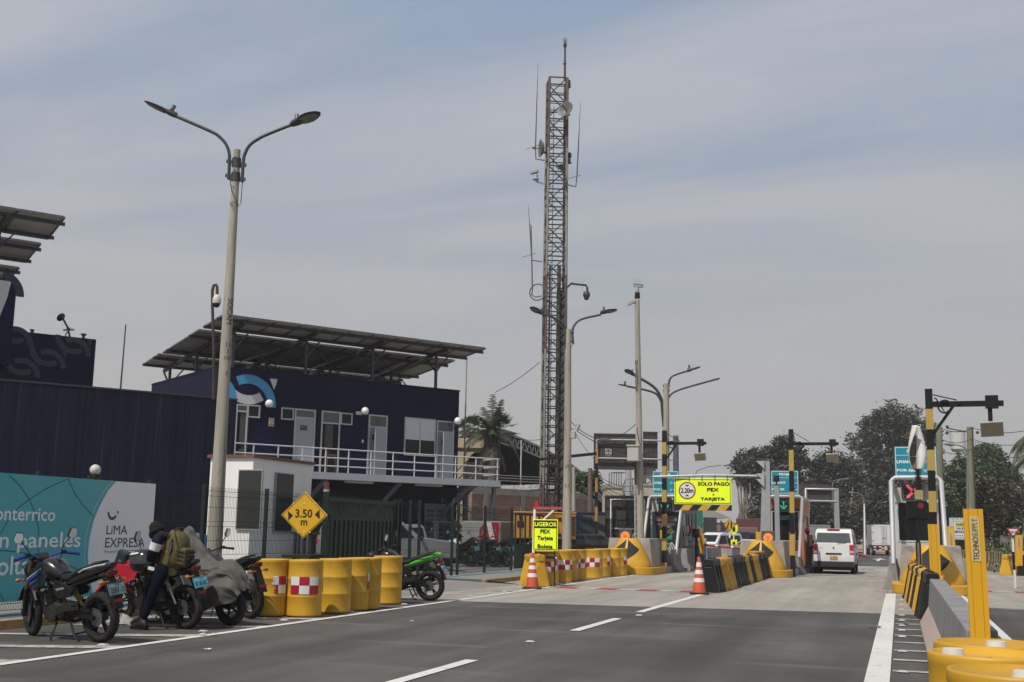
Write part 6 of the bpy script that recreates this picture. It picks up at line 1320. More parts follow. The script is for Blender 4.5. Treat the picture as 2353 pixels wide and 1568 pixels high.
    b=MB(); b.cyl((0,.20,.99),(0,.20,1.005),.045,.045,14); b.build('filler_cap',CHR,tk)
    for sd in (-1,1):
        b=MB(); q=[(.50,.78),(.38,.88),(.20,.86),(.10,.78),(.16,.68),(.36,.60),(.44,.66)]; V0=[(sd*(.135 if 1<=i<=3 else .15 if i<5 else .14),y_,z_) for i,(y_,z_) in enumerate(q)]; V1=[(sd*(abs(v[0])+.028),v[1],v[2]) for v in V0]; nn=len(q); b.add(V0+V1,[tuple(range(nn)),tuple(reversed(range(nn,2*nn)))]+[(i,(i+1)%nn,nn+(i+1)%nn,nn+i) for i in range(nn)]); so=b.build('tank_shroud',panel,t,bevel=.01)
        if brand:
            b=MB()
            for (ya,za),(yb,zb_) in (((.46,.70),(.20,.84)),((.40,.665),(.26,.74))): b.add([(sd*.181,ya,za),(sd*.181,ya,za+.028),(sd*.170,yb,zb_+.02),(sd*.170,yb,zb_)],[(0,1,2,3)])
            b.build('blue_decal',mat('decal_blue',(.02,.06,.30),.4),so,norm=False)
            b=MB(); b.add([(sd*.182,.46,.735),(sd*.182,.46,.745),(sd*.171,.20,.885),(sd*.171,.20,.878)],[(0,1,2,3)]); b.build('white_decal',LWHT,so,norm=False)
        b=MB(); q=[(.02,.74),(-.10,.72),(-.34,.64),(-.30,.56),(-.08,.50),(.04,.58)]; V0=[(sd*.10,y_,z_) for y_,z_ in q]; V1=[(sd*.135,y_,z_) for y_,z_ in q]; nn=6; b.add(V0+V1,[tuple(range(nn)),tuple(reversed(range(nn,2*nn)))]+[(i,(i+1)%nn,nn+(i+1)%nn,nn+i) for i in range(nn)]); sp=b.build('side_panel',BLK if not fairing else FRAMEM,t,bevel=.012)
        if brand and sd<0: txt(brand,sp,'side_lettering',LWHT,(-.138,-.10,.635),w=.15,h=.03,rot=Matrix.Rotation(R(-90),4,'Z')@FACE_CAM@Matrix.Rotation(R(12),4,'Z'),bold=.01)
    # seat and tail
    b=MB(); b.loft([superell(0,.775,.075,.035,.0),superell(0,.76,.11,.045,-.12),superell(0,.765,.13,.05,-.24),superell(0,.825,.12,.05,-.34),superell(0,.875,.105,.045,-.48),superell(0,.935,.09,.035,-.64),superell(0,.965,.06,.02,-.76)]); b.build('seat',SEATM,t)
    tm=tail or panel
    b=MB(); b.loft([superell(0,.70,.10,.05,-.16),superell(0,.74,.125,.055,-.30),superell(0,.80,.13,.065,-.48),superell(0,.86,.12,.07,-.66),superell(0,.91,.10,.06,-.80),superell(0,.935,.055,.03,-.90)]); b.build('tail_cowl',tm,t)
    for sd in (-1,1):
        b=MB(); b.tube([(sd*.11,-.42,.84),(sd*.145,-.55,.885),(sd*.14,-.74,.93),(sd*.06,-.84,.945)],.012,8); b.build('grab_rail',mat('rail_ivory',(.42,.41,.37),.5) if white_tail else FRAMEM,t)
    b=MB(); b.hexa([(-.06,-.90,.80),(.06,-.90,.80),(.06,-.84,.80),(-.06,-.84,.80)],[(-.07,-.91,.87),(.07,-.91,.87),(.07,-.86,.87),(-.07,-.86,.87)]); b.build('tail_light',TAILR,t,bevel=.01)
    b=MB(); b.hexa([(-.075,-1.0,.42),(.075,-1.0,.42),(.075,-.97,.42),(-.075,-.97,.42)],[(-.06,-.86,.80),(.06,-.86,.80),(.06,-.74,.80),(-.06,-.74,.80)]); b.build('rear_mudguard',FRAMEM,t,bevel=.012)
    b=MB(); b.box(-.06,.06,-.986,-.975,.50,.535); b.build('reflector',REDR,t)
    for sd in (-1,1): b=MB(); b.cyl((sd*.05,-.88,.74),(sd*.13,-.88,.74),.009); b.ell((sd*.16,-.885,.74),(.045,.024,.026),10); b.build('rear_indicator',AMB,t)
    if plate:
        X=Matrix.Translation((0,-.96,.655))@Matrix.Rotation(R(plate_tilt),4,'X'); b=MB(); b.X=X; b.box(-.125,.125,-.004,.004,-.075,.075); po=b.build('number_plate',plate,t)
        b=MB(); b.X=X; b.box(-.122,-.118,-.006,-.004,-.07,.07); b.box(.118,.122,-.006,-.004,-.07,.07); b.box(-.118,.118,-.006,-.004,.068,.072); b.box(-.118,.118,-.006,-.004,-.072,-.068); b.build('plate_border',BLKM,po)
        txt(ptxt,po,'plate_number',BLKM,(0,-.008,-.015),w=.21,h=.07,bold=.01,rot=FACE_CAM).data.transform(X); txt('PERU',po,'plate_country',BLKM,(0.02,-.008,.05),w=.08,h=.022,rot=FACE_CAM).data.transform(X)
    # engine
    b=MB(); b.X=Matrix.Translation((0,.17,.50))@Matrix.Rotation(R(-18),4,'X')
    for k in range(8): b.box(-.105,.105,-.08,.08,-.09+.026*k,-.078+.026*k)
    b.box(-.08,.08,-.06,.06,-.1,.12); b.build('engine_cylinder',MGREY,t)
    b=MB(); b.loft([superell(0,.34,.11,.10,.24),superell(0,.35,.13,.125,.10),superell(0,.35,.13,.125,-.08),superell(0,.37,.10,.10,-.19)]); b.cyl((-.15,.06,.33),(.15,.06,.33),.105,.105,18); b.cyl((-.14,-.10,.36),(.14,-.10,.36),.075,.075,16); b.build('crankcase',MGREY,t)
    b=MB(); b.ell((-.06,.29,.60),(.05,.045,.05),10); b.cyl((.06,.29,.60),(-.06,.29,.6),.03); b.build('horn',CHR,t)
    b=MB()
    for sd in (-1,1):
        b.tube([(sd*.03,.47,.90),(sd*.07,.40,.70),(sd*.09,.30,.55),(sd*.09,.22,.25)],.020,8); b.tube([(sd*.03,.45,.85),(sd*.10,.15,.72),(sd*.12,-.12,.62),(sd*.10,-.18,.36)],.022,8); b.tube([(sd*.10,-.10,.62),(sd*.10,-.45,.72),(sd*.08,-.72,.80)],.016,8); b.beam((sd*.10,-.16,.36),(sd*.10,-.66,.305),.03,.055); b.beam((sd*.10,-.16,.42),(sd*.095,-.50,.40),.02,.03)
    b.build('frame',FRAMEM,t)
    b=MB(); b.box(-.115,-.085,-.60,-.12,.375,.41); b.build('chain_guard',FRAMEM,t)
    for sd in ((-1,1) if shock else (0,)):
        a=(sd*.125,-.40,.72) if shock else (0,-.16,.66); c=(sd*.125,-.60,.36) if shock else (0,-.34,.42); d=Vector(c)-Vector(a); q=MB(); q.cyl(a,c,.018); 
        for k in range(9): p=Vector(a)+d*(.1+.07*k); q.torus(tuple(p),.03,.008,'z',14,5)
        q.build('shock_absorber',mat('spring_yellow',(.25,.18,.03),.5) if not shock else CHR,t)
    b=MB(); b.tube([(.05,.28,.52),(.07,.33,.40),(.10,.25,.22),(.12,-.05,.20),(.14,-.28,.27)],.022,8); b.build('exhaust_pipe',MGREY,t); b=MB(); b.cyl((.14,-.24,.26),(.17,-.70,.42),.05,.06,14); b.cyl((.17,-.70,.42),(.1705,-.715,.425),.045,.03,12); b.build('muffler',BLK,t)
    for sd in (-1,1): b=MB(); b.cyl((sd*.10,-.12,.34),(sd*.25,-.13,.33),.014); b.cyl((sd*.10,-.38,.46),(sd*.23,-.40,.45),.012); b.hexa([(sd*.135,-.10,.36),(sd*.15,-.10,.36),(sd*.15,-.45,.40),(sd*.135,-.45,.40)],[(sd*.135,-.14,.47),(sd*.15,-.14,.47),(sd*.15,-.42,.50),(sd*.135,-.42,.50)]); b.build('footpeg',MGREY,t)
    b=MB(); b.tube([(-.09,.02,.22),(-.22,-.03,.06),(-.20-.004*lean,-.05,-.19*math.sin(R(lean))+.006)],.014,8); b.box(-.27,-.17,-.08,-.02,-.012-.2*math.sin(R(lean)),.0-.2*math.sin(R(lean))); b.build('side_stand',FRAMEM,t)
    b=MB(); b.tube([(-.11,-.26,.24),(-.13,-.36,.05),(-.12,-.42,.04)],.014,8); b.tube([(.11,-.26,.24),(.13,-.36,.05)],.014,8); b.beam((-.12,-.33,.1),(.12,-.33,.1),.02,.02); b.build('centre_stand',FRAMEM,t)
    return t
GB=mat('gloss_black_paint',(.013,.013,.015),.22,.1,.15,3,coat=.4); REDP=mat('bike_red',(.42,.012,.022),.22,0,.1,3,coat=.4); GRNP=mat('bike_green',(.05,.36,.012),.25,0,.1,3,coat=.4); WHP=mat('bike_white',(.6,.6,.6),.3,0,.05,3)
RBL=mat('rim_blue_black',(.02,.02,.035),.35,.4,.2,5); RBK=mat('rim_black',(.016,.016,.016),.4,.3,.2,5); BLUEG=mat('anodised_blue',(.015,.05,.32),.25,.6,.05,4)
h1=Vector((-.978,.21)).normalized(); r1=Vector(G(232,1477)[:2]); c1=r1+h1*.70
m1=motorcycle('motorcycle','black motorcycle with blue handlebar grips parked nose to the kerb',c1,h1,6.5,GB,GB,RBL,GOLD,accent=BLUEG,plate=mat('plate_grimy',(.16,.24,.26),.6,0,.2,8),ptxt='2507-1S',bar=BLUEG,brand='YAMAHA',white_tail=True,steer=-19,grip=BLUEG)
r2=Vector(G(430,1446)[:2]); h2=Vector((-.975,.22)).normalized(); c2=r2+h2*.71
m2=motorcycle('motorcycle','red motorcycle with blue number plate under the bent person',c2,h2,7,REDP,REDP,RBK,MGREY,accent=mat('rim_red',(.25,.01,.01),.4),plate=PLB,ptxt='8138-BC',fairing=True,shock=True,tail=GB,steer=22)
r3=Vector(G(988,1381)[:2]); h3=Vector((-.98,-.10)).normalized(); c3=r3+h3*.70
m3=motorcycle('motorcycle','green and black sport motorcycle parked behind the last drum of the left row',c3,h3,6,GB,GRNP,RBK,MGREY,plate=mat('plate_pale_blue',(.25,.36,.45),.5),ptxt='4271-5C',tail=GRNP,plate_tilt=-38)
# covered motorcycle
r4=Vector(G(530,1439)[:2]); h4=Vector((-.975,.22)).normalized(); f4=r4+h4*1.35
CV=mat('bike_cover_cloth',(.072,.068,.06),.75,0,.2,3,.8,spots=((.10,.092,.078),.3,2.5)); 
RZ4=math.atan2(-h4.x,h4.y); cvt=thing('covered_motorcycle','motorcycle under a dark grey cloth cover with its rear wheel showing','motorcycle',(r4.x+h4.x*.66,r4.y+h4.y*.66,0),0,rot=(0,R(-6),RZ4))
rr=random.Random(4); secs=[]; prof=[(.98,.80,.56,.20),(.86,1.0,.44,.27),(.68,1.12,.32,.34),(.46,1.26,.30,.34),(.30,1.43,.28,.28),(.17,1.52,.28,.22),(.06,1.36,.27,.27),(-.08,1.17,.26,.33),(-.22,1.02,.24,.35),(-.36,.96,.24,.34),(-.52,.98,.30,.33),(-.68,1.0,.34,.30),(-.80,.95,.36,.27),(-.93,.72,.38,.22),(-.97,.56,.40,.16)]
for y,top,bot,wd in prof:
    sec=[]; n=36
    for k in range(n+1):
        f=k/n; a=PI*f; x=-math.cos(a); fl=1+.35*(1-math.sin(a)) 
        z=bot+(top-bot)*math.sin(a)**.55; fold=.028*math.sin(9*a+3*y*4)+.018*math.sin(17*a+y*9); sec.append((x*wd*(.55+.45*(1-math.sin(a))**.6)*1.05+fold*abs(x)*1.6,y+.03*math.sin(7*a+y*5),z+.012*math.sin(13*a+y*6)))
    secs.append(sec)
b=MB(); b.loft(secs,cap=False,closed=False); co=b.build('cloth_cover',CV,cvt,norm=False); sm=co.modifiers.new('subdivision','SUBSURF'); sm.levels=2; sm.render_levels=2
tx=bpy.data.textures.new('crumple','CLOUDS'); tx.noise_scale=.14; dm=co.modifiers.new('crumple','DISPLACE'); dm.texture=tx; dm.strength=.075; dm.mid_level=.5; dm.texture_coords='LOCAL'
b=MB(); b.torus((0,-.66,.305),.245,.06,'x',32,10,0,.9); to=b.build('tyre',RUB,cvt); b=MB(); b.torus((0,-.66,.305),.19,.018,'x',28,6,0,1.6); b.cyl((-.07,-.66,.305),(.07,-.66,.305),.05)
for k in range(5): a=2*PI*k/5; b.beam((0,-.66,.305),(0,-.66+.19*math.cos(a),.305+.19*math.sin(a)),.03,.02)
b.build('rim',RBK,to); b=MB(); b.torus((0,.69,.30),.245,.055,'x',28,8,0,.9); b.build('tyre',RUB,cvt); b=MB(); b.beam((.09,-.2,.36),(.09,-.66,.3),.03,.05); b.beam((-.09,-.2,.36),(-.09,-.66,.3),.03,.05); b.loft([superell(0,.34,.11,.10,.24),superell(0,.35,.13,.12,-.08),superell(0,.37,.10,.10,-.19)]); b.build('engine',MGREY,cvt)
# scooter just behind it: wheel, bar and mirror show
r5=Vector(G(570,1422)[:2]); h5=Vector((-.96,.28)).normalized()
motorcycle('motorcycle','dark motorcycle behind the covered one, its mirror and rear wheel in view',r5+h5*.66,h5,6,GB,GB,RBK,MGREY)
# motorcycles behind the fence
BG='white and black motorcycles parked in the compound'
def bp(zx,zy,zb=KZ): px,py=Zm(1550,2000,3.92)(zx,zy); return Vector(G(px,py,zb)[:2])
hb_=Vector((-.90,.43)).normalized()
pb=bp(1320,1050); p0=motorcycle('motorcycle','white and black motorcycle in the compound, second from the white pickup',pb+hb_*.66,hb_,8,WHP,WHP,RBK,MGREY,plate=PLB,ptxt='5712-2A',tail=GB,group=BG,zb=KZ)
q=bp(850,1030); copy_tree(p0,'white and black motorcycle in the compound, nearest to the white pickup',(q.x+hb_.x*.66,q.y+hb_.y*.66,KZ))
pd=bp(1660,1050); p1=motorcycle('motorcycle','black motorcycle in the compound with a tarpaulin beside it, left of the last one',pd+hb_*.66,hb_,8,GB,GB,RBK,MGREY,plate=PLB,ptxt='1180-4C',group=BG,zb=KZ)
q=bp(1860,1050); copy_tree(p1,'black motorcycle in the compound nearest to the orange generator',(q.x+hb_.x*.66,q.y+hb_.y*.66,KZ))
# dark tarpaulins over two further machines
for (zx,zy),s,l in (((1450,700),1.0,'dark grey tarpaulin draped over a machine behind the compound motorcycles'),((1180,640),.8,'smaller dark tarpaulin beside the white pickup')):
    q=bp(zx,1010); q=q+Vector((-.6,1.6)); t=thing('tarpaulin',l,'tarpaulin',(q.x,q.y,KZ),R(40)); b=MB(); rr=random.Random(int(zx)); secs=[]
    for i in range(12):
        y=-1.25+2.5*i/11; top=1.42*s*(1-.35*abs(y/1.25)**3)+rr.uniform(-.05,.05); secs.append([(-(.7*s)*math.cos(PI*k/20)*(1.1+.08*math.sin(k*2.2+i)),y+.03*math.sin(k+i*2),.12+(top-.12)*max(0,math.sin(PI*k/20))**.6) for k in range(21)])
    b.loft(secs,cap=False,closed=False); o=b.build('cloth',mat('tarpaulin_dark',(.045,.046,.05),.45,0,.2,3,.4),t,norm=False); sm=o.modifiers.new('subdivision','SUBSURF'); sm.levels=1; sm.render_levels=1
    dm=o.modifiers.new('crumple','DISPLACE'); dm.texture=tx; dm.strength=.10; dm.texture_coords='LOCAL'
# ---------------- person bent over the red motorcycle
SK=mat('skin_brown',(.25,.13,.085),.55); JK=mat('jacket_navy',(.006,.009,.02),.65,0,.2,7,.2,spec=.2); VST=mat('puffer_black',(.012,.012,.013),.5,0,.2,8,.2,spec=.2); TR=mat('trousers_navy',(.004,.006,.013),.8,0,.25,6,.2,spec=.15,stretch=(1,1,.4)); SHO=mat('shoe_black',(.012,.012,.012),.5)
ft=G(322,1448); DF=ft[0]*_hx+ft[1]*_hy; pe=thing('person','person in dark jacket and trousers bending over the red motorcycle','person',(ft[0],ft[1],.0))
def z5d(zx,zy,dd=0):
    px,py=Zm(550,2050,3.1356)(zx,zy); return Vector(DP(px,py,DF+dd))-Vector((ft[0],ft[1],0))
def skin_mesh(name,m,parent,verts,edges,radii,root=0,sub=2):
    me=bpy.data.meshes.new(name); me.from_pydata([tuple(v) for v in verts],edges,[]); me.materials.append(m); o=bpy.data.objects.new(name,me); C.objects.link(o); o.parent=parent
    s=o.modifiers.new('skin','SKIN'); s.use_smooth_shade=True; sv=me.skin_vertices[0].data
    for i,r in enumerate(radii): sv[i].radius=(r,r) if not isinstance(r,tuple) else r
    sv[root].use_root=True; b_=o.modifiers.new('subdivision','SUBSURF'); b_.levels=sub; b_.render_levels=sub; return o
hipL=z5d(300,760,0); hipR=z5d(330,740,.28); pel=(hipL+hipR)/2+Vector((0,0,.08)); waist=z5d(310,640,.14); chest=z5d(320,440,.14); neck=z5d(300,290,.14); headc=z5d(246,222,.13); hd=z5d(205,235,.12)
shL=z5d(262,330,-.06); shR=z5d(300,325,.34); elL=z5d(190,520,-.06); elR=z5d(190,500,.36); wrL=z5d(140,600,.06); wrR=z5d(130,600,.28)
knL=z5d(205,985,-.02); anL=z5d(62,1375,0); toL=z5d(15,1455,0); knR=z5d(150,960,.50); anR=z5d(60,1330,.56)
V=[pel,waist,chest,neck,headc,hipL,knL,anL,hipR,knR,anR,shL,elL,wrL,shR,elR,wrR]
E_=[(0,1),(1,2),(2,3),(3,4),(0,5),(5,6),(6,7),(0,8),(8,9),(9,10),(2,11),(11,12),(12,13),(2,14),(14,15),(15,16)]
hL=wrL+Vector((-.05,.06,-.03)); hR=wrR+Vector((-.05,-.05,-.03)); rad=[.12,.11,.12,.05,.08,.075,.05,.035,.075,.05,.035,.05,.032,.024,.045,.03,.022]
for base,wi,hp in ((hL,13,1),(hR,16,-1)):
    V.append(base); rad.append(.028); bi=len(V)-1; E_.append((wi,bi))
    for k,(dy,l) in enumerate(((-.03,.055),(-.01,.065),(.01,.06),(.03,.05))):
        V.append(base+Vector((-.05,dy,-.015))); rad.append(.009); V.append(base+Vector((-.05-l*.6,dy,-.05))); rad.append(.008); E_.append((bi,len(V)-2)); E_.append((len(V)-2,len(V)-1))
    V.append(base+Vector((-.02,-.045*hp,.01))); rad.append(.010); E_.append((bi,len(V)-1))
skin_mesh('body',SK,pe,V,E_,rad)
skin_mesh('trousers',TR,pe,[pel+Vector((0,0,.03)),hipL,(hipL+knL)/2,knL,(knL+anL)/2,anL+Vector((0,0,.03)),hipR,knR,anR],[(0,1),(1,2),(2,3),(3,4),(4,5),(0,6),(6,7),(7,8)],[.15,.115,.10,.082,.07,.06,.11,.08,.065])
skin_mesh('jacket',JK,pe,[chest,shL,(shL+elL)/2,elL,wrL,shR,elR,wrR,neck],[(0,1),(1,2),(2,3),(3,4),(0,5),(5,6),(6,7),(0,8)],[.165,.10,.08,.072,.054,.10,.07,.054,.09])
skin_mesh('puffer_vest',VST,pe,[pel+Vector((0,0,.06)),waist,chest,neck+Vector((0.02,0,-.03))],[(0,1),(1,2),(2,3)],[.155,.17,.175,.10])
a=shL+(elL-shL)*.30; c=shL+(elL-shL)*.78; b=MB(); b.cyl(tuple(a),tuple(c),.088,.076,18); b.build('white_sleeve_band',mat('band_white',(.62,.62,.62),.6),pe)
b=MB(); b.X=Matrix.Translation(headc+Vector((-.012,0,.012)))@Matrix.Rotation(R(-28),4,'Y'); b.lathe([(.092,-.055),(.104,-.05),(.108,-.03),(.104,-.008),(.100,.0),(.098,.03),(.085,.075),(.055,.108),(.02,.12),(.001,.121)],20); b.build('beanie',mat('beanie_black',(.01,.01,.01),.9,0,.3,30),pe)
b=MB(); b.ell(tuple(headc+Vector((-.065,-.0,-.06))),(.06,.07,.075),12); b.build('face_mask',mat('mask_black',(.012,.012,.012),.9),pe)
b=MB(); b.torus(tuple(neck+Vector((0.02,0,0))),.085,.05,'z',18,8,0,.9); b.build('hood_collar',VST,pe)
b=MB(); u=z5d(262,708,.1); b.X=Matrix.Translation(u)@Matrix.Rotation(R(8),4,'Y'); b.cyl((0,0,-.02),(0,0,.02),.150,.150,18); b.build('shirt_hem',mat('shirt_white',(.55,.55,.56),.7),pe)
for an,dd,nm in ((anL,0,'shoe'),(anR,.1,'shoe')):
    b=MB(); o_=Vector((an.x,an.y,0 if dd==0 else an.z-.10)); hd_=Vector((h2.x,h2.y,0)); s_=Vector((hd_.y,-hd_.x,0)); secs=[]
    for f,w_,h_ in ((-.10,.035,.08),(-.07,.048,.14),(.01,.05,.15),(.08,.054,.11),(.16,.052,.085),(.22,.035,.05)):
        secs.append([tuple(o_+hd_*f+s_*(w_*math.cos(2*PI*k/12))+Vector((0,0,max(0.0,h_/2+h_/2*math.sin(2*PI*k/12)*1.1)))) for k in range(12)])
    b.loft(secs); so_=b.build(nm,SHO,pe); b=MB(); b.prism([tuple((o_+hd_*f+s_*w_)[:2]) for f,w_ in ((-.09,.035),(.1,.05),(.2,.03),(.2,-.03),(.1,-.05),(-.09,-.035))],o_.z+.0,o_.z+.018,'z'); b.build('sole',BLKM,so_)
b=MB(); b.cyl(tuple(anL+Vector((0,0,-.05))),tuple(anL+Vector((0,0,.0))),.045,.045,12); b.build('ankle',SK,pe)
# backpack
OLV=mat('pack_olive',(.085,.066,.018),.85,0,.3,9,.6,spots=((.03,.026,.008),.3,7)); OLD=mat('pack_dark_olive',(.035,.034,.014),.8,0,.2,6,.2)
bc=z5d(500,470,.12); bk=thing('backpack','olive military backpack worn by the bent person','backpack',tuple(bc+Vector((ft[0],ft[1],0))))
ax=(z5d(330,270)-z5d(520,700)).normalized(); 
def PX(b): b.X=Matrix.Rotation(R(13),4,'Y')
b=MB(); PX(b); b.loft([[(x,y,z) for x,y,z in [(cx_+w_*math.cos(2*PI*k/20)*(1+.12*math.cos(4*PI*k/20)*-1),d_*math.sin(2*PI*k/20),z_) for k in range(20)]] for cx_,w_,d_,z_ in ((-.02,.10,.10,-.27),(-.01,.19,.16,-.25),(0,.215,.17,-.12),(-.01,.205,.17,.05),(-.03,.17,.15,.19),(-.06,.10,.11,.26),(-.07,.03,.04,.275))]); b.build('pack_body',OLV,bk)
b=MB(); PX(b); b.loft([superell(0,0,.13,.055,0,16,3),superell(0,0,.15,.06,.02,16,3)]); b=MB(); PX(b); b.hexa([(.05,-.13,-.2),(.26,-.15,-.2),(.26,.15,-.2),(.05,.13,-.2)],[(.05,-.12,.06),(.22,-.13,.08),(.22,.13,.08),(.05,.12,.06)]); b.build('front_pocket',OLV,bk,bevel=.045,seg=3)
b=MB(); PX(b); b.hexa([(-.14,-.20,-.24),(.04,-.20,-.24),(.04,-.10,-.24),(-.14,-.10,-.24)],[(-.12,-.19,-.02),(.02,-.19,-.02),(.02,-.10,.0),(-.12,-.10,.0)]); b.build('side_pouch',OLV,bk,bevel=.035,seg=3)
b=MB(); PX(b); b.loft([[(.06+.12*math.cos(2*PI*k/14),y,-.30+.055*math.sin(2*PI*k/14)) for k in range(14)] for y in (-.15,-.13,.13,.15)]); b.build('bed_roll',OLD,bk)
b=MB(); PX(b)
for z_ in (-.16,-.10,-.04,.02): xw=.26-.04*(z_+.2)/.26; b.box(xw-.01,xw+.007,-.12,.12,z_-.012,z_+.012); b.box(.07,xw-.03,-.1535,-.14,z_-.010,z_+.010)
b.build('webbing',OLD,bk)
b=MB(); PX(b); b.tube([(-.10,-.16,.22),(-.20,-.18,.12),(-.22,-.18,-.08),(-.12,-.19,-.22)],.022,6,flat=.5); b.build('shoulder_strap',OLD,bk); b=MB(); PX(b); b.tube([(-.06,-.1,.27),(-.05,-.06,.31),(-.04,.06,.31),(-.06,.1,.27)],.014,6); b.build('grab_handle',OLD,bk)
b=MB(); b.tube([(-.13,-.19,-.2),(-.18,-.2,-.36),(-.2,-.2,-.48)],.010,5,flat=.5); b.tube([(.02,-.17,-.24),(.0,-.19,-.4),(-.06,-.19,-.5)],.008,5,flat=.5); b.build('loose_strap',OLD,bk)
b=MB(); PX(b); b.tube([(.10,-.155,.07),(.02,-.16,.20),(-.05,-.10,.262)],.012,5,flat=.5); b.tube([(.18,.0,.085),(.10,.0,.20),(-.03,.0,.275)],.012,5,flat=.5); b.box(-.03,-.008,-.178,-.165,-.2,.16); b.build('compression_strap',OLD,bk)
b=MB(); PX(b); b.cyl((.0,-.185,.12),(.0,-.185,-.05),.008,n=6); b.cyl((.01,-.19,.06),(.01,-.19,-.02),.013,n=6); b.build('zip',mat('zip_grey',(.2,.2,.2),.4,.5),bk)
# helmet on the tank
hc=z5d(90,612,.16)+Vector((ft[0],ft[1],0)); hc=Vector(DP(*Zm(0,1900,1.889)(1080,650),DF+.18)); hm=thing('helmet','black full face helmet resting on the red fuel tank','helmet',tuple(hc)); hm.scale=(1.2,1.2,1.2); HMB=mat('helmet_black',(.012,.012,.013),.16,0,.1,4,coat=.5)
b=MB(); b.X=Matrix.Rotation(R(-8),4,'Y'); b.ell((0,0,.0),(.165,.13,.15),24,0,16); b.build('shell',HMB,hm)
b=MB(); V=[]; n=16
for i in range(n+1):
    a=R(-165+150*i/n)
    for zz_,rr_ in ((-.035,1.03),(.02,1.045),(.07,.95)): V.append((.165*rr_*math.cos(a)*1.0,.13*rr_*math.sin(a),zz_))
b.add(V,[(3*i+j,3*i+3+j,3*i+4+j,3*i+1+j) for i in range(n) for j in range(2)],0,True); b.build('visor',mat('visor_smoke',(.045,.048,.05),.12),hm,norm=False)
b=MB(); V=[]
for i in range(n+1):
    a=R(-175+170*i/n)
    for zz_,rr_ in ((-.12,.72),(-.085,.95),(-.045,1.04)): V.append((.165*rr_*math.cos(a),.13*rr_*math.sin(a),zz_))
b.add(V,[(3*i+j,3*i+3+j,3*i+4+j,3*i+1+j) for i in range(n) for j in range(2)],0,True); b.build('chin_bar',HMB,hm,norm=False)
b=MB(); b.X=Matrix.Rotation(R(-8),4,'Y'); b.add([(-.10,-.122,.085),(.03,-.128,.085),(.02,-.112,.105),(-.08,-.108,.105)],[(0,1,2,3)]); b.build('pale_decal',LWHT,hm,norm=False)
# plastic bags on the ground
for px,py,s,l in ((470,1200,.0,''),):
    pass
for zx,zy,s,l in ((915,1130,.20,'clear plastic bag lying against the kerb between the motorcycles'),(1145,1108,.12,'small crumpled plastic bag under the red motorcycle'),(770,1150,.10,'flattened pale plastic scrap by the black motorcycle')):
    px,py=Zm(0,1900,1.889)(zx,zy); g=G(px,py); b=MB(); rr=random.Random(zx); n=12; m=7; V=[]
    for i in range(m):
        for j in range(n): f=i/(m-1); a=2*PI*j/n; r=s*(1-f*f)*rr.uniform(.7,1.25)+.005; V.append((r*1.5*math.cos(a),r*math.sin(a),s*.8*f*rr.uniform(.6,1.1)+.006))
    b.add(V,[(i*n+j,i*n+(j+1)%n,(i+1)*n+(j+1)%n,(i+1)*n+j) for i in range(m-1) for j in range(n)]); o=b.build('plastic_bag',mat('bag_plastic',(.30,.30,.29),.25,0,.15,9,.3),loc=(g[0],g[1],.004),norm=False); tag(o,l,'litter')
# ---------------- road vehicles
CARW=mat('car_white',(.66,.66,.65),.28,0,.04,2,spots=((.45,.43,.40),.05,4),coat=.3); CARK=mat('car_black',(.013,.013,.015),.22,.1,.1,3,coat=.4); CARS=mat('car_silver',(.30,.31,.32),.3,.4,.06,3); TLR=mat('tail_lamp_red',(.40,.015,.018),.2); BUMP=mat('bumper_dark',(.028,.028,.03),.6,0,.15,4)
def car_wheel(t,x,y,r=.30,w=.19):
    b=MB(); b.torus((x,y,r),r-.075,.075,'x',28,10,0,w/.15); o=b.build('tyre',RUB,t); b=MB(); s=1 if x>0 else -1; b.cyl((x+s*(w*.42),y,r),(x-s*.05,y,r),r*.62,r*.62,20)
    for k in range(6): a=PI*k/3; b.beam((x+s*w*.46,y,r),(x+s*w*.46,y+r*.55*math.cos(a),r+r*.55*math.sin(a)),.02,.06)
    b.build('rim',mat('rim_silver',(.25,.25,.25),.4,.5,.1,5),o); return o
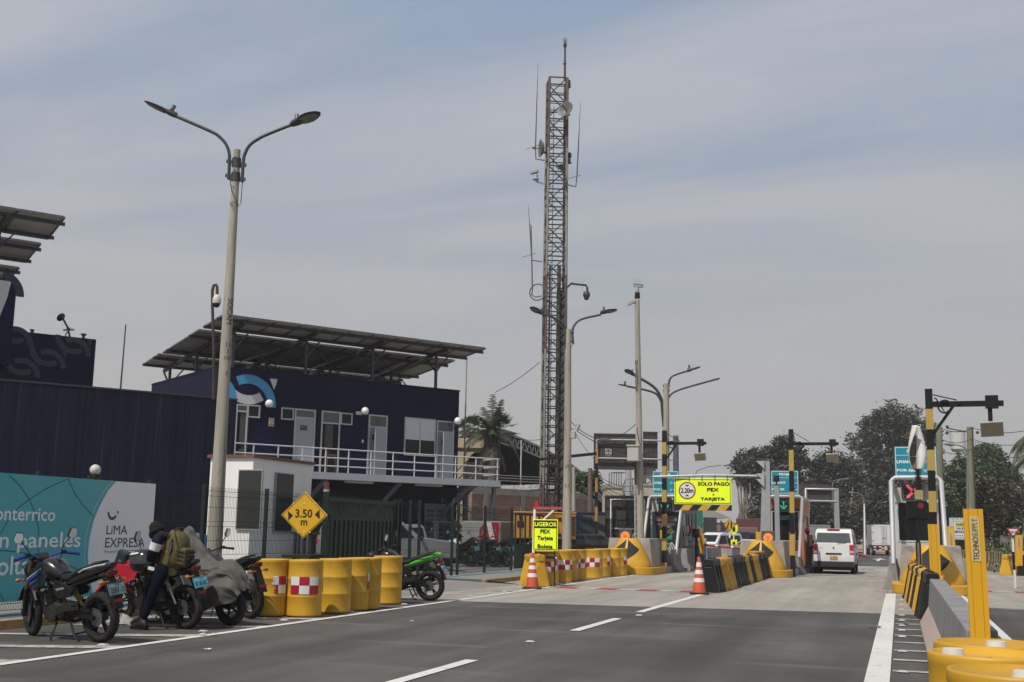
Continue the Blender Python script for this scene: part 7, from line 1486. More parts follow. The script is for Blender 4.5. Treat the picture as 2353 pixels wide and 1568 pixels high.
def car(name,label,loc,heading,W,prof,glass_rows,paint,wheels,cat='car',taper=.80,belt=.95,scale=1.0,extra=None,group=None,rear=None,bumper=BUMP,zb=0):
    """prof: side outline (y,z), front at +y; glass_rows: (y0,z0,y1,z1) edges along the outline that carry glass, plus side windows"""
    rz=math.atan2(-heading[0],heading[1]); t=thing(name,label,cat,(loc[0],loc[1],zb),rz,group); t.scale=(scale,)*3; hw=W/2; zt=max(p[1] for p in prof)
    tw=lambda z: hw*(1 if z<=belt else 1-(1-taper)*(z-belt)/(zt-belt))*(1 if z>.55 else .96+.04*max(0,z)/.55)
    b=MB(); L0=[(-tw(z),y,z) for y,z in prof]; L1=[(tw(z),y,z) for y,z in prof]; b.loft([L0,[(-tw(z)*.93,y,z) for y,z in prof],[(tw(z)*.93,y,z) for y,z in prof],L1],sm=False); b.build('body',paint,t,bevel=.05,seg=3)
    for (ya,za,yb,zb_,nm) in glass_rows['cross']:
        d=Vector((0,yb-ya,zb_-za)); n=Vector((0,-d.z,d.y)).normalized()*.006
        if nm=='rear_window': n=n if n.y<0 else -n
        else: n=n if n.y>0 else -n
        f0,f1=.12,.90; q=[]
        for f,sx_ in ((f0,-1),(f0,1),(f1,1),(f1,-1)): y=ya+(yb-ya)*f; z=za+(zb_-za)*f; q.append((sx_*tw(z)*.86,y+n.y,z+n.z))
        b=MB(); b.add(q,[(0,1,2,3)]); b.build(nm,GLASS,t,norm=False)
    for (y0,y1,z0,z1,sl0,sl1) in glass_rows['side']:
        for sd in (-1,1):
            b=MB(); b.add([(sd*(tw(z0)+.004),y0,z0),(sd*(tw(z0)+.004),y1,z0),(sd*(tw(z1)+.004),y1-sl1,z1),(sd*(tw(z1)+.004),y0+sl0,z1)],[(0,1,2,3)]); b.build('side_window',GLASS,t,norm=False)
    yr=min(p[0] for p in prof); yf_=max(p[0] for p in prof)
    for y in wheels:
        for sd in (-1,1):
            car_wheel(t,sd*(hw-.10),y); b=MB(); b.torus((sd*(hw*.985),y,.30),.33,.02,'x',24,5); b.build('wheel_arch',BUMP,t)
    b=MB(); b.box(-hw*.98,hw*.98,yf_-.12,yf_+.05,.28,.52); b.build('front_bumper',bumper,t,bevel=.03); b=MB(); b.box(-hw*.98,hw*.98,yr-.06,yr+.1,.28,.52); b.build('rear_bumper',bumper,t,bevel=.03)
    zl=glass_rows.get('lamp',.72)
    for sd in (-1,1):
        b=MB(); b.box(sd*hw*.72-.14,sd*hw*.72+.14,yf_-.05,yf_+.012,zl-.07,zl+.08); b.build('headlight',mat('headlamp_glass',(.45,.46,.47),.1,.1),t,bevel=.02)
        b=MB(); b.ell((sd*(hw+.10),yf_-1.35,belt+.08),(.11,.05,.08),10); b.build('wing_mirror',bumper,t)
        if rear is None: b=MB(); b.box(sd*hw*.80-.10,sd*hw*.80+.10,yr-.015,yr+.04,zl,zl+.20); b.build('tail_light',TLR,t,bevel=.02)
    b=MB(); b.box(-hw*.5,hw*.5,yf_+.002,yf_+.01,zl-.05,zl+.06); b.build('grille',BLKM,t)
    b=MB(); b.box(-.2,.2,yf_+.052,yf_+.058,.36,.47); b.build('front_plate',mat('car_plate',(.5,.48,.4),.5),t)
    b=MB(); b.box(-hw*.85,hw*.85,yr+.2,yf_-.2,.16,.34); b.build('underbody',BLKM,t)
    return t
VANP=[(0,.36),(-.02,.70),(.0,1.22),(.10,1.68),(.22,1.82),(1.2,1.86),(2.6,1.84),(3.05,1.68),(3.62,1.05),(3.92,.92),(3.98,.36)]
VG={'cross':[(.0,1.22,.10,1.72,'rear_window'),(3.62,1.05,3.05,1.68,'windscreen')],'side':[(.25,1.05,1.05,1.60,.08,0),(1.12,1.95,1.05,1.60,0,0),(2.02,3.2,1.05,1.60,0,.42)],'lamp':.78}
gv=Vector(G(1917,1320)[:2]); YW=gv.y; xl=G(1873,1319)[0]; 
vt=car('delivery_van','white seven seat van driving away through the right toll lane',(gv.x,YW,0),(0,1),1.64,VANP,VG,CARW,(.62,3.05),'van',.86,1.2,.98,rear=1,zb=.004)
hw=.82
for q_ in vt.children:
    if q_.name.startswith('rear_window'): q_.data.materials[0]=GLASSL
for sd in (-1,1):
    b=MB(); b.hexa([(sd*.72-.085,-.035,.80),(sd*.72+.085,-.035,.80),(sd*.72+.085,.05,.80),(sd*.72-.085,.05,.80)],[(sd*.71-.085,-.02,1.20),(sd*.71+.085,-.02,1.20),(sd*.71+.085,.06,1.20),(sd*.71-.085,.06,1.20)]); tl=b.build('tail_light',TLR,vt,bevel=.015); b=MB(); b.box(sd*.72-.07,sd*.72+.07,-.042,-.034,.86,.96); b.build('clear_lens',mat('lens_clear',(.5,.42,.4),.2),tl)
    b=MB(); b.box(sd*.62-.10,sd*.62+.10,-.068,-.06,.43,.47); b.build('bumper_reflector',TLR,vt)
b=MB(); b.box(-.32,.32,-.045,-.02,.80,.86); b.build('hatch_handle',BUMP,vt,bevel=.012)
b=MB(); b.box(-.155,.155,-.04,-.03,.60,.75); po=b.build('number_plate',mat('plate_orange',(.62,.40,.16),.5),vt); txt('PL-25936',po,'plate_number',BLKM,(0,-.043,.66),w=.26,h=.075,bold=.01); txt('PERU',po,'plate_country',BLKM,(0,-.043,.725),w=.09,h=.022)
txt('SUZUKI',vt,'rear_lettering',mat('badge_grey',(.3,.3,.3),.3,.6),(-.52,-.018,1.06),w=.16,h=.035); b=MB()
for q in (((-.05,1.08),(.0,1.115),(.05,1.08),(.02,1.07)),((-.05,1.05),(.0,1.015),(.05,1.05),(-.02,1.06))): b.add([(x,-.02,z) for x,z in q],[(0,1,2,3)])
b.add([(-.05,-.0205,1.08),(-.03,-.0205,1.09),(.05,-.0205,1.05),(.03,-.0205,1.04)],[(0,1,2,3)]); b.build('rear_emblem',MT['badge_grey'],vt,norm=False)
b=MB(); b.beam((.15,-.03,1.27),(.50,-.015,1.30),.015,.02); b.build('rear_wiper',BLKM,vt); b=MB(); b.box(-.25,.25,.12,.2,1.80,1.84); b.build('brake_lamp',TLR,vt); b=MB(); b.tube([(-.5,.1,.25),(-.2,.05,.22),(.2,.05,.22),(.3,.0,.2)],.035,8); b.box(-.35,-.15,.0,.5,.2,.3); b.build('exhaust_pipe',BLKM,vt)
for sd in (-1,1): b=MB(); b.hexa([(sd*.60-.06,-.02,.0),(sd*.60+.2*0+.13,-.02,.0),(sd*.60+.13,.01,.0),(sd*.60-.06,.01,.0)],[(sd*.60-.06,-.02,.1),(sd*.60+.13,-.02,.1),(sd*.60+.13,.01,.1),(sd*.60-.06,.01,.1)]); b.X=Matrix.Identity(4)
# oncoming white minivan and cars behind the first lane
MVP=[(0,.36),(0,.95),(.22,1.70),(.4,1.80),(2.5,1.82),(2.95,1.70),(3.55,1.10),(4.25,.95),(4.32,.36)]
MVG={'cross':[(0,.95,.22,1.70,'rear_window'),(3.55,1.10,2.95,1.70,'windscreen')],'side':[(.35,1.2,1.05,1.62,.1,0),(1.28,2.1,1.05,1.62,0,0),(2.2,3.3,1.05,1.62,0,.45)],'lamp':.80}
a=Yp(*zz(740,1125),72); car('minivan','white minivan with headlights facing us beyond the first lane',(a[0]+1.2,75.2,0),(-.42,-.90),1.7,MVP,MVG,CARW,(.75,3.5),'van',.84,.98,.89)
SEP=[(0,.36),(-.02,.85),(.55,.98),(1.25,1.40),(2.5,1.42),(3.25,.98),(4.25,.78),(4.35,.36)]
SEG={'cross':[(.55,.98,1.25,1.40,'rear_window'),(3.25,.98,2.5,1.42,'windscreen')],'side':[(.9,1.75,.96,1.34,.42,0),(1.82,3.0,.96,1.34,0,.42)],'lamp':.66}
a=Yp(*zz(1060,1125),70); car('sedan','white sedan with dark glass beside the white minivan',(a[0]+1.4,73.4,0),(-.55,-.83),1.75,SEP,SEG,CARW,(.85,3.5),'car',.80,.95,.87)
SUP=[(0,.42),(-.02,.95),(.18,1.62),(.5,1.72),(2.4,1.70),(3.1,1.12),(4.35,.98),(4.45,.42)]
SUG={'cross':[(0,.95,.18,1.62,'rear_window'),(3.1,1.12,2.4,1.70,'windscreen')],'side':[(.3,1.3,1.08,1.58,.1,0),(1.4,2.9,1.08,1.58,0,.5)],'lamp':.82}
for zx,Y,hd,lb in ((985,84,(-.35,-.93),'dark car behind the white sedan'),(1170,80,(-.3,-.95),'black sport utility car with roof rails left of the gantry leg'),(915,90,(-.35,-.93),'black car between the white minivan and the merge sign')):
    a=Yp(*zz(zx,1100),Y); car('dark_car',lb,(a[0],Y,0),hd,1.78,SUP,SUG,CARK,(.85,3.6),'car',.82,1.0,1.0)
p=DP(2227,1330,76); car('dark_car','black car on the right road below the white billboard',(p[0]-2,p[1],0),(1,.1),1.78,SUP,SUG,CARK,(.85,3.6),'car',.82,1.0,1.0)
p=DP(2356,1300,52); car('silver_van','silver van entering at the right edge behind the yield sign',(p[0]+3.6,p[1]+.4,.0),(-1,-.25),1.8,MVP,MVG,CARS,(.75,3.5),'van',.84,.98,.95)
# box trucks
def box_truck(name,label,loc,heading,paint,W=2.1,H=2.75,L_=4.6,doors=True,scale=1.0,red_top=False):
    rz=math.atan2(-heading[0],heading[1]); t=thing(name,label,'truck',(loc[0],loc[1],0),rz); t.scale=(scale,)*3; h=W/2
    b=MB(); b.box(-h,h,0,L_,.85,H); b.build('cargo_box',paint,t,bevel=.03); b=MB(); b.box(-h-.01,h+.01,-.02,.03,H-.12,H+.01); b.box(-h-.01,h+.01,-.02,.03,.85,.95); b.box(-h-.01,-h+.08,-.02,.03,.95,H-.12); b.box(h-.08,h+.01,-.02,.03,.95,H-.12); b.build('door_frame',REDR if red_top else paint,t)
    for sd in (-1,1):
        b=MB(); b.box(sd*h*.47-h*.42,sd*h*.47+h*.42,-.03,-.002,.97,H-.16); d=b.build('rear_door',paint,t); b=MB()
        for x in (sd*.06,sd*.18): b.cyl((x,-.05,.95),(x,-.05,H-.15),.018,n=6)
        b.box(sd*.1-.1,sd*.1+.1,-.06,-.03,1.45,1.5); b.build('lock_bar',GALV,d); b=MB()
        for z in (1.2,1.9,2.5): b.box(sd*h*.9-.12,sd*h*.9+.06,-.045,-.03,z,z+.06)
        b.build('hinge',GALV,d)
    b=MB(); b.box(-h*.98,h*.98,-.06,.0,.62,.80); b.box(-h*.98,h*.98,-.06,0,.42,.54); bb_=b.build('rear_bumper',BUMP,t)
    for k in range(8):
        for z0,z1 in ((.66,.76),(.44,.52)): b=MB(); b.box(-h*.9+k*h*.225,-h*.9+k*h*.225+h*.2,-.066,-.061,z0,z1); b.build('reflective_tape',REDR if k%2 else WREF,t)
    b=MB(); b.box(-.25,.25,-.07,-.061,.54,.66); b.build('number_plate',mat('plate_orange',(.62,.40,.16)),t); b=MB(); b.box(-h*.45,h*.45,.1,L_,.6,.85); b.build('chassis',BLKM,t)
    for y in (.9,L_+.9):
        for sd in (-1,1): car_wheel(t,sd*(h-.16),y,.40,.28)
    b=MB(); b.hexa([(-h*.92,L_+.1,.5),(h*.92,L_+.1,.5),(h*.92,L_+1.75,.5),(-h*.92,L_+1.75,.5)],[(-h*.85,L_+.1,2.2),(h*.85,L_+.1,2.2),(h*.85,L_+1.3,2.2),(-h*.85,L_+1.3,2.2)]); b.build('cab',paint,t,bevel=.08); return t
g=G(2033,1277); box_truck('box_truck','white box truck with striped rear bumper driving away left of the right booth',(g[0],g[1],0),(-.12,1),CARW,W=1.95,H=2.55)
g=G(1958,1256); box_truck('box_truck','small distant white truck with a red top edge beyond the van',(g[0],150,0),(-.3,.95),CARW,W=2.1,H=2.7,red_top=True)
p=DP(1897,1262,88); box_truck('box_truck','grey canvas truck half hidden behind the white van',(p[0]-.6,p[1],0),(-.2,1),mat('truck_grey',(.22,.22,.22),.6),W=2.0,H=2.35)
# vehicles in the compound
PW=mat('pickup_dimmed_white',(.24,.24,.245),.3,0,.04,3)  # white paint greyed to stand in for dimming by the fence mesh
def cp(px,d): q=DP(px,1290,d); return q
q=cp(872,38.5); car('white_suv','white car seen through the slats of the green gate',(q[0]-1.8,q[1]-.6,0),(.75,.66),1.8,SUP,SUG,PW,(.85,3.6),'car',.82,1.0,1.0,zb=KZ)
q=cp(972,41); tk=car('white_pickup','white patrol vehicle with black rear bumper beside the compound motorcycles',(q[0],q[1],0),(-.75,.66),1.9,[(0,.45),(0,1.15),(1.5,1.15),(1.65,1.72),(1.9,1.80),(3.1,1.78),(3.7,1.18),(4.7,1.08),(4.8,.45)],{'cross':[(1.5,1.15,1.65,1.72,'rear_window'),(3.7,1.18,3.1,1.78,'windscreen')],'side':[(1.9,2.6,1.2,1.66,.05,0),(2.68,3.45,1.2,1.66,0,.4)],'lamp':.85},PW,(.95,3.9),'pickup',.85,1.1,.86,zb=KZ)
# red and white van body with a swoosh
q=cp(1134,47); t=thing('service_truck','red and white service truck with a white diagonal swoosh behind the compound fence','truck',(q[0],q[1],KZ),R(-18)); b=MB(); b.box(-1.7,.3,0,2,.45,1.75); b.build('body',mat('truck_dimmed_white',(.30,.29,.28),.6),t,bevel=.06); b=MB(); b.add([(-.75,-.004,.5),(.25,-.004,.5),(.25,-.004,1.7),(-.5,-.004,1.7),(-.75,-.004,1.4)],[(0,1,2,3,4)]); b.build('red_panel',mat('truck_red',(.38,.01,.02),.4),t,norm=False); b=MB(); b.add([(-.05,-.007,.5),(.2,-.007,.5),(-.15,-.007,1.7),(-.4,-.007,1.7)],[(0,1,2,3)]); b.build('white_swoosh',WREF,t,norm=False)  # white of the body darkened in its colour to look dim behind the mesh
for x in (-1.3,.0): car_wheel(t,x,.25,.36,.25)
# orange generator trailer
z3a=Zm(1800,1700,1.889); DG=46.5
def gp(zx,zy): return DP(*z3a(zx,zy),DG)
a=gp(485,665); c=gp(950,865); GX=Vector((_hy,-_hx,0)); 
t=thing('generator','orange generator set with black louvres on a wheeled trailer','generator',(a[0],a[1],KZ),math.atan2(GX.y,GX.x)); L_=(Vector(c)-Vector(a)).dot(GX); z0=c[2]-KZ; z1=a[2]-KZ
GO=mat('generator_orange',(.46,.20,.022),.5,0,.08,2,stretch=(1,1,.4),spots=((.25,.12,.04),.1,4)); b=MB(); b.box(0,L_,0,1.8,z0,z1); b.box(-.03,L_+.03,-.03,1.83,z1,z1+.06); b.build('housing',GO,t,bevel=.02)
f=lambda zx: L_*(zx-485)/465
b=MB()
for zx in (548,600,720,815,905): b.box(f(zx)-.012,f(zx)+.012,-.01,-.002,z0,z1)
b.build('panel_seam',mat('seam_brown',(.12,.06,.015),.6),t)
b=MB(); b.box(f(910),f(946),-.03,-.012,z0+.1,z1-.05); lv=b.build('louvre_frame',GO,t); b=MB()
for k in range(9): z=z0+.15+(z1-z0-.3)*k/8; b.box(f(912),f(944),-.05,-.031,z,z+.05)
b.build('louvre',BLKM,lv)
for zx,zy,w_,h_ in ((535,698,.14,.18),(533,748,.26,.24),(735,712,.12,.12),(830,712,.12,.12),(830,832,.12,.12),(640,740,.08,.2)):
    z=gp(zx,zy)[2]-KZ; b=MB(); b.box(f(zx)-w_/2,f(zx)+w_/2,-.04,-.012,z-h_/2,z+h_/2); b.build('hatch',BLKM,t,bevel=.02)
b=MB(); b.box(.2,L_,.1,1.7,z0-.3,z0); b.beam((.2,.9,z0-.2),(-1.4,.9,.5),.12,.12); b.build('chassis',BLKM,t)
for x in (.5,L_*.78): car_wheel(t,x,.1,.42,.25) if False else None
for x in (.45,L_*.8): b=MB(); b.torus((x,.12,.42),.31,.11,'y',24,8); wt=b.build('tyre',RUB,t); b=MB(); b.cyl((x,0,.42),(x,.2,.42),.2,.2,16); b.build('rim',MGREY,wt)
b=MB(); b.tube([(.9,-.1,z0),(.6,-.2,.9),(.35,-.25,.5),(.4,-.25,.15),(.7,-.25,.05)],.05,8); b.build('hose',mat('hose_grey',(.10,.095,.085),.7),t)
# blue container
DB=52; a=DP(*z3a(915,655),DB); c=DP(*z3a(1000,850),DB); e=DP(*z3a(1172,660),DB); w_=(Vector(c)-Vector(a)).dot(GX); t=thing('blue_container','blue equipment container with a dark grey flank behind the striped pole','container',(a[0],a[1],KZ),math.atan2(GX.y,GX.x)); h=a[2]-KZ; L2=(Vector(e)-Vector(a)).dot(GX)
b=MB(); b.box(0,L2,0,2.4,.35,h-.06); b.build('body',mat('container_grey',(.075,.072,.068),.7,0,.3,2,stretch=(2,2,.3)),t); b=MB(); b.box(-.01,w_,-.02,-.001,.35,h-.06); b.build('blue_front',mat('container_blue',(.02,.075,.22),.5,0,.1,2,spots=((.08,.1,.15),.12,4)),t); b=MB(); b.box(-.03,L2+.03,-.05,2.45,h-.06,h); b.build('roof_edge',mat('container_navy',(.02,.035,.09),.5),t)
b=MB(); b.cyl((w_*.7,-.1,.9),(w_*.7,-.1,1.4),.09); b.cyl((w_*.7,-.1,1.4),(w_*.7,-.1,1.52),.035); b.build('extinguisher',CHR,t)
q=cp(1345,50); tk=car('dark_sedan','black sedan parked behind the mesh fence in front of the dark billboard back',(q[0]-1.5,q[1]-1,0),(.93,.36),1.9,SEP,SEG,CARK,(.85,3.5),'car',.80,.95,.92,zb=KZ)
# ---------------- structures in the background
# brick wall
def brick_mat():
    m=bpy.data.materials.new('brick_wall'); m.use_nodes=True; t=m.node_tree; b=t.nodes['Principled BSDF']; b.inputs['Roughness'].default_value=.9
    tc=t.nodes.new('ShaderNodeTexCoord'); mp_=t.nodes.new('ShaderNodeMapping'); mp_.inputs['Rotation'].default_value=(R(90),0,0); t.links.new(tc.outputs['Object'],mp_.inputs[0])
    br=t.nodes.new('ShaderNodeTexBrick'); br.inputs['Scale'].default_value=1; br.inputs['Brick Width'].default_value=.34; br.inputs['Row Height'].default_value=.17; br.inputs['Mortar Size'].default_value=.016; br.inputs['Color1'].default_value=(.33,.165,.115,1); br.inputs['Color2'].default_value=(.24,.125,.09,1); br.inputs['Mortar'].default_value=(.19,.155,.125,1); br.inputs['Bias'].default_value=-.2
    t.links.new(mp_.outputs[0],br.inputs['Vector']); t.links.new(br.outputs[0],b.inputs['Base Color']); return m
BRICK=brick_mat(); COPE=mat('coping_concrete',(.27,.245,.21),.9,0,.15,2)
def two_point_wall(name,label,pa,pb,za,zb0,piers,m=BRICK,th=.25,cope=.35,cat='wall'):
    pa=Vector((pa[0],pa[1],0)); pb=Vector((pb[0],pb[1],0)); d=pb-pa; L_=d.length; t=thing(name,label,cat,tuple(pa),math.atan2(d.y,d.x)); h=(za+zb0)/2
    b=MB(); b.box(0,L_,0,th,0,h-cope); b.build('brickwork',m,t); b=MB(); b.box(-.02,L_+.02,-.04,th+.04,h-cope,h); b.build('coping',COPE,t)
    for f in piers: b=MB(); b.box(L_*f-.17,L_*f+.17,-.05,th+.03,0,h-cope); b.build('pier',COPE,t)
    return t
A=DP(1085,1117,60); B_=DP(1330,1135,66); two_point_wall('brick_wall','red brick wall with concrete piers behind the lattice tower',A,B_,A[2],B_[2],[.12,.45,.82])
A=DP(1330,1133,66.5); B_=DP(1372,1148,84); two_point_wall('brick_wall','far brick wall running back beside the thin wooden pole',A,B_,A[2],B_[2],[.3,.7])
# arched hall
DH=84; arcp=[(985,1062),(1020,1028),(1062,1003),(1105,990),(1148,993.6),(1195,1007),(1239,1026.6),(1280,1049),(1312,1068),(1342,1091),(1362,1110),(1384,1131)]
pts=[DP(px,py,DH) for px,py in arcp]; o=Vector((pts[0][0],pts[0][1],0)); t=thing('arched_hall','large arched truss roof hall with a dark open front behind the brick wall','hall',tuple(o)); bk_=Vector((_hx,_hy,0))
top=[Vector(p)-o for p in pts]; b=MB(); secs=[[tuple(p+bk_*s_) for p in top] for s_ in (0,24)]
n=len(top); b.add([tuple(p) for p in top]+[tuple(p+bk_*24) for p in top],[(i,i+1,n+i+1,n+i) for i in range(n-1)],0,True); b.build('roof_sheet',mat('hall_roof',(.04,.04,.04),.8,0,.2,1),t,norm=False)
b=MB(); low=[p-Vector((0,0,.75)) for p in top]
for i in range(n-1):
    b.beam(tuple(top[i]-bk_*.05),tuple(top[i+1]-bk_*.05),.14,.14); b.beam(tuple(low[i]-bk_*.05),tuple(low[i+1]-bk_*.05),.12,.12)
    for k in range(4):
        p=top[i].lerp(top[i+1],k/4); q=low[i].lerp(low[i+1],(k+.5)/4); r_2=top[i].lerp(top[i+1],(k+1)/4); b.beam(tuple(p),tuple(q),.07,.07); b.beam(tuple(q),tuple(r_2),.07,.07)
b.build('truss',mat('truss_grey',(.10,.10,.10),.6),t)
b=MB(); b.add([tuple(p+bk_*23) for p in top]+[(top[-1]+bk_*23).xy.to_tuple()+(0,),(top[0]+bk_*23).xy.to_tuple()+(0,)],[tuple(range(n+2))]); b.build('back_wall',INT,t,norm=False)
for i in (0,n-1): b=MB(); p=top[i]; b.add([(p.x,p.y,0),tuple(p),tuple(p+bk_*24),((p+bk_*24).x,(p+bk_*24).y,0)],[(0,1,2,3)]); b.build('end_wall',INT,t,norm=False)
for px,py in ((1198,1012),(1256,1038),(1130,995)): p=Vector(DP(px,py,DH-.3))-o; b=MB(); b.cyl((p.x,p.y,2),tuple(p),.05,n=6); b.build('white_column',mat('column_white',(.45,.45,.44),.6),t)
b=MB()
for py in (1090,1096,1102,1112): p=Vector(DP(1100,py,DH-.5))-o; q=Vector(DP(1300,py+10,DH-.5))-o; b.beam(tuple(p),tuple(q),.05,.05)
b.build('cable_bundle',mat('cable_pale',(.16,.16,.16),.7),t)
b=MB(); p=Vector(DP(1150,1122,DH-1.5))-o; q=Vector(DP(1330,1116,DH-1.5))-o; b.beam(tuple(p),tuple(q),.06,.35); b.build('sagging_awning',mat('awning_white',(.4,.4,.39),.7,0,.5,6),t)
# cream house with an arch
DHs=64; hp=lambda px,py: DP(px,py,DHs); a=hp(1054,1004); c=hp(1110,1290); o=Vector((a[0],a[1],0)); t=thing('cream_house','cream rendered house with an arched opening right of the office balcony','house',tuple(o),math.atan2(GX.y,GX.x)); CRM=mat('cream_render',(.42,.34,.22),.8,0,.1,1.5,spots=((.25,.2,.14),.12,3))
hx=lambda px,py: ((Vector(hp(px,py))-o).dot(GX),hp(px,py)[2])
x1_,zt_=hx(1108,1008); xm,zm_=hx(1106,1030); x0_=-3
b=MB(); outl=[(x0_,0),(x0_,zm_),(x1_,zm_),(x1_,zm_-.25)]; ax1,az1=hx(1108,1034); ax0,az0=hx(1066,1090); rad=(ax1-ax0)
for k in range(9): a_=PI/2*k/8; outl.append((ax1-rad*math.sin(a_),az0+(az1-az0)*math.cos(a_)))
outl.append((ax0,0)); b.prism(outl,0,.4,'y'); b.build('arch_wall',CRM,t); b=MB(); b.box(x0_,x1_+.1,-.12,5,zm_,zt_); b.build('parapet',CRM,t); b=MB(); b.box(x0_,x1_,3,3.3,0,zm_); b.build('back_wall',INT,t); b=MB(); zz0=hx(1080,1060)[1]; b.box(ax0,x1_,.8,1.0,0,zz0); b.build('low_wall',CRM,t)
b=MB()
for k in range(14): x=-1.5+(x1_+1.5)*k/13; b.cyl((x,-.05,zt_),(x,-.05,zt_+.75),.02,n=5)
for z_ in (.35,.72): b.beam((-1.5,-.05,zt_+z_),(x1_,-.05,zt_+z_),.03,.03)
b.build('terrace_rail',DST,t)
# dark ground floor slab building behind lamps: low rooftop cluster far away
DC=120
for k,(x0p,x1p,yt,col,lb) in enumerate(((1395,1432,1122,(.42,.37,.28),'cream rooftop block with pipes in the far distance'),(1432,1470,1135,(.38,.34,.27),'lower cream rooftop block beside the duct'),(1476,1512,1117,(.40,.37,.30),'cream block with a dark window behind the tall camera pole'),(1395,1402,1118,(.28,.16,.11),'small brick parapet among the far rooftops'))):
    a=DP(x0p,yt,DC+k*3); c=DP(x1p,1290,DC+k*3); t=thing('far_building',lb,'building',(a[0],a[1],0),math.atan2(GX.y,GX.x)); w_=(Vector(c)-Vector(a)).dot(GX); b=MB(); b.box(0,w_,0,9,0,a[2]); b.build('wall',mat('far_wall_%d'%k,col,.85,0,.1,.6),t); b=MB(); b.box(-.1,w_+.1,-.1,9.1,a[2],a[2]+.25); b.build('roof_slab',COPE,t)
    if k==2: b=MB(); b.box(.9,2.4,-.02,-.005,a[2]-2.6,a[2]-1.3); b.build('window',INT,t)
    if k<2:
        b=MB()
        for j in range(6): x=.3+w_*.9*j/6; b.tube([(x,1,a[2]),(x,1,a[2]+1.6),(x+.6,1,a[2]+1.7)],.05,5)
        b.build('pipework',DST,t)
a=DP(1444,1060,118); t=thing('roof_duct','curved galvanised exhaust duct rising over the far rooftops','duct',(a[0],a[1],a[2]-4.2)); b=MB(); b.tube([(0,0,-3),(0,0,2.2),(0,0,3.4),(-.2,0,3.8),(-.6,0,3.9)],.32,12); b.build('duct_body',GALV,t)
a=DP(1487,1130,150); t=thing('far_mast','tiny far lattice phone mast beside the tall camera pole','radio tower',(a[0],a[1],0)); h=DP(1487,1046,150)[2]; b=MB()
for k in range(3): an=2*PI*k/3; b.beam((.9*math.cos(an),.9*math.sin(an),0),(.5*math.cos(an),.5*math.sin(an),h),.14,.14)
for k in range(14): z=h*k/14; z2=h*(k+1)/14; b.beam((-.6,-.4,z),(.6,.3,z2),.1,.1); b.beam((.6,.3,z),(-.6,-.4,z2),.1,.1)
b.box(-1.1,1.1,-.3,.3,h-3,h-1.2); b.build('mast_body',LAT,t)
# ---- backs of roadside boards
BBK=mat('board_back_dark',(.055,.048,.042),.8,.1,.35,1.2,spots=((.02,.018,.016),.3,2)); DBB=72; zb3=lambda zx,zy,d=DBB: DP(*z3(zx,zy),d)
def board_back(t,o,x0,y0,x1,y1,d,nx,ny,mark=False):
    a=Vector(DP(*z3(x0,y0),d))-o; c=Vector(DP(*z3(x1,y1),d))-o; u0,u1=a.dot(GX),c.dot(GX); z0,z1=c.z,a.z
    def Q(b): b.X=Matrix.Translation((0,0,0))@Matrix.Rotation(math.atan2(GX.y,GX.x),4,'Z'); return b
    b=Q(MB()); b.box(u0,u1,0,.08,z0,z1); pn=b.build('board_panel',BBK,t)
    b=Q(MB()); e=.12
    for k in range(nx+1): u=u0+(u1-u0)*k/nx; b.box(u-.025,u+.025,-.05,-.002,z0,z1)
    b.build('rib',BBK,pn); b=Q(MB())
    for k in range(ny+1): z=z0+(z1-z0)*k/ny; b.box(u0-.03,u1+.03,-.07,-.052,z-.03,z+.03)
    b.build('rail',BBK,pn); return u0,u1,z0,z1,pn,Q
ob=Vector(DP(*z3(1932,1300),DBB)); ob.z=0; t=thing('gantry_board','dark back of a large road sign on a grey monopole behind the camera pole','road sign',tuple(ob))
u0,u1,z0,z1,pn,Q=board_back(t,ob,790,298,1360,800,DBB,4,3); v=board_back(t,ob,1475,275,1668,785,DBB,3,3)
b=Q(MB()); zc1=zb3(1000,385)[2]; zc2=zb3(1000,645)[2]; um=(Vector(zb3(1880,600))-ob).dot(GX)
for z in (zc1,zc2): b.tube([(u0+.15,-.2,z),(um,-.2,z)],.06,10)
b.tube([(u0+.15,-.2,zc2),(u0+.15,-.2,zc1)],.06,10); b.build('pipe_arm',GALV,t)
b=MB(); h=DP(*z3(1932,325),DBB)[2]; b.cyl((0,0,0),(0,0,h),.20,.175,8,sm=False); b.build('monopole',mat('monopole_grey',(.10,.115,.135),.5,.2,.08,3),t)
ml=(Vector(zb3(985,560))-ob).dot(GX); mz=zb3(985,550)[2]; b=Q(MB()); b.box(ml-.2,ml+.2,-.14,-.11,mz-.17,mz+.18); lg=b.build('maker_mark',mat('mark_pale',(.35,.34,.32),.6),t); b=Q(MB()); b.beam((ml-.17,-.15,mz),(ml,-.15,mz+.13),.02,.03); b.beam((ml+.17,-.15,mz),(ml,-.15,mz+.13),.02,.03); b.beam((ml,-.15,mz-.17),(ml,-.15,mz+.13),.02,.03); b.build('mark_lines',BLKM,lg)
b_=txt('ALANCO',t,'lettering',MT['mark_pale'],(ml,-.16,mz-.26),w=.44,h=.09,bold=.02); b_.data.transform(Matrix.Rotation(math.atan2(GX.y,GX.x),4,'Z'))
DL=58; ol=Vector(DP(*z3(1250,1560),DL)); ol.z=0; t=thing('low_board','dark back of a low roadside board with a pipe frame near the left cushion','road sign',tuple(ol)); u0,u1,z0,z1,pn,Q=board_back(t,ol,945,1165,1570,1790,DL,4,4)
b=Q(MB()); fx_=lambda zx,zy: ((Vector(DP(*z3(zx,zy),DL))-ol).dot(GX),DP(*z3(zx,zy),DL)[2]); pA=fx_(1018,1215); pB=fx_(1478,1215); zl_=fx_(1018,1620)[1]
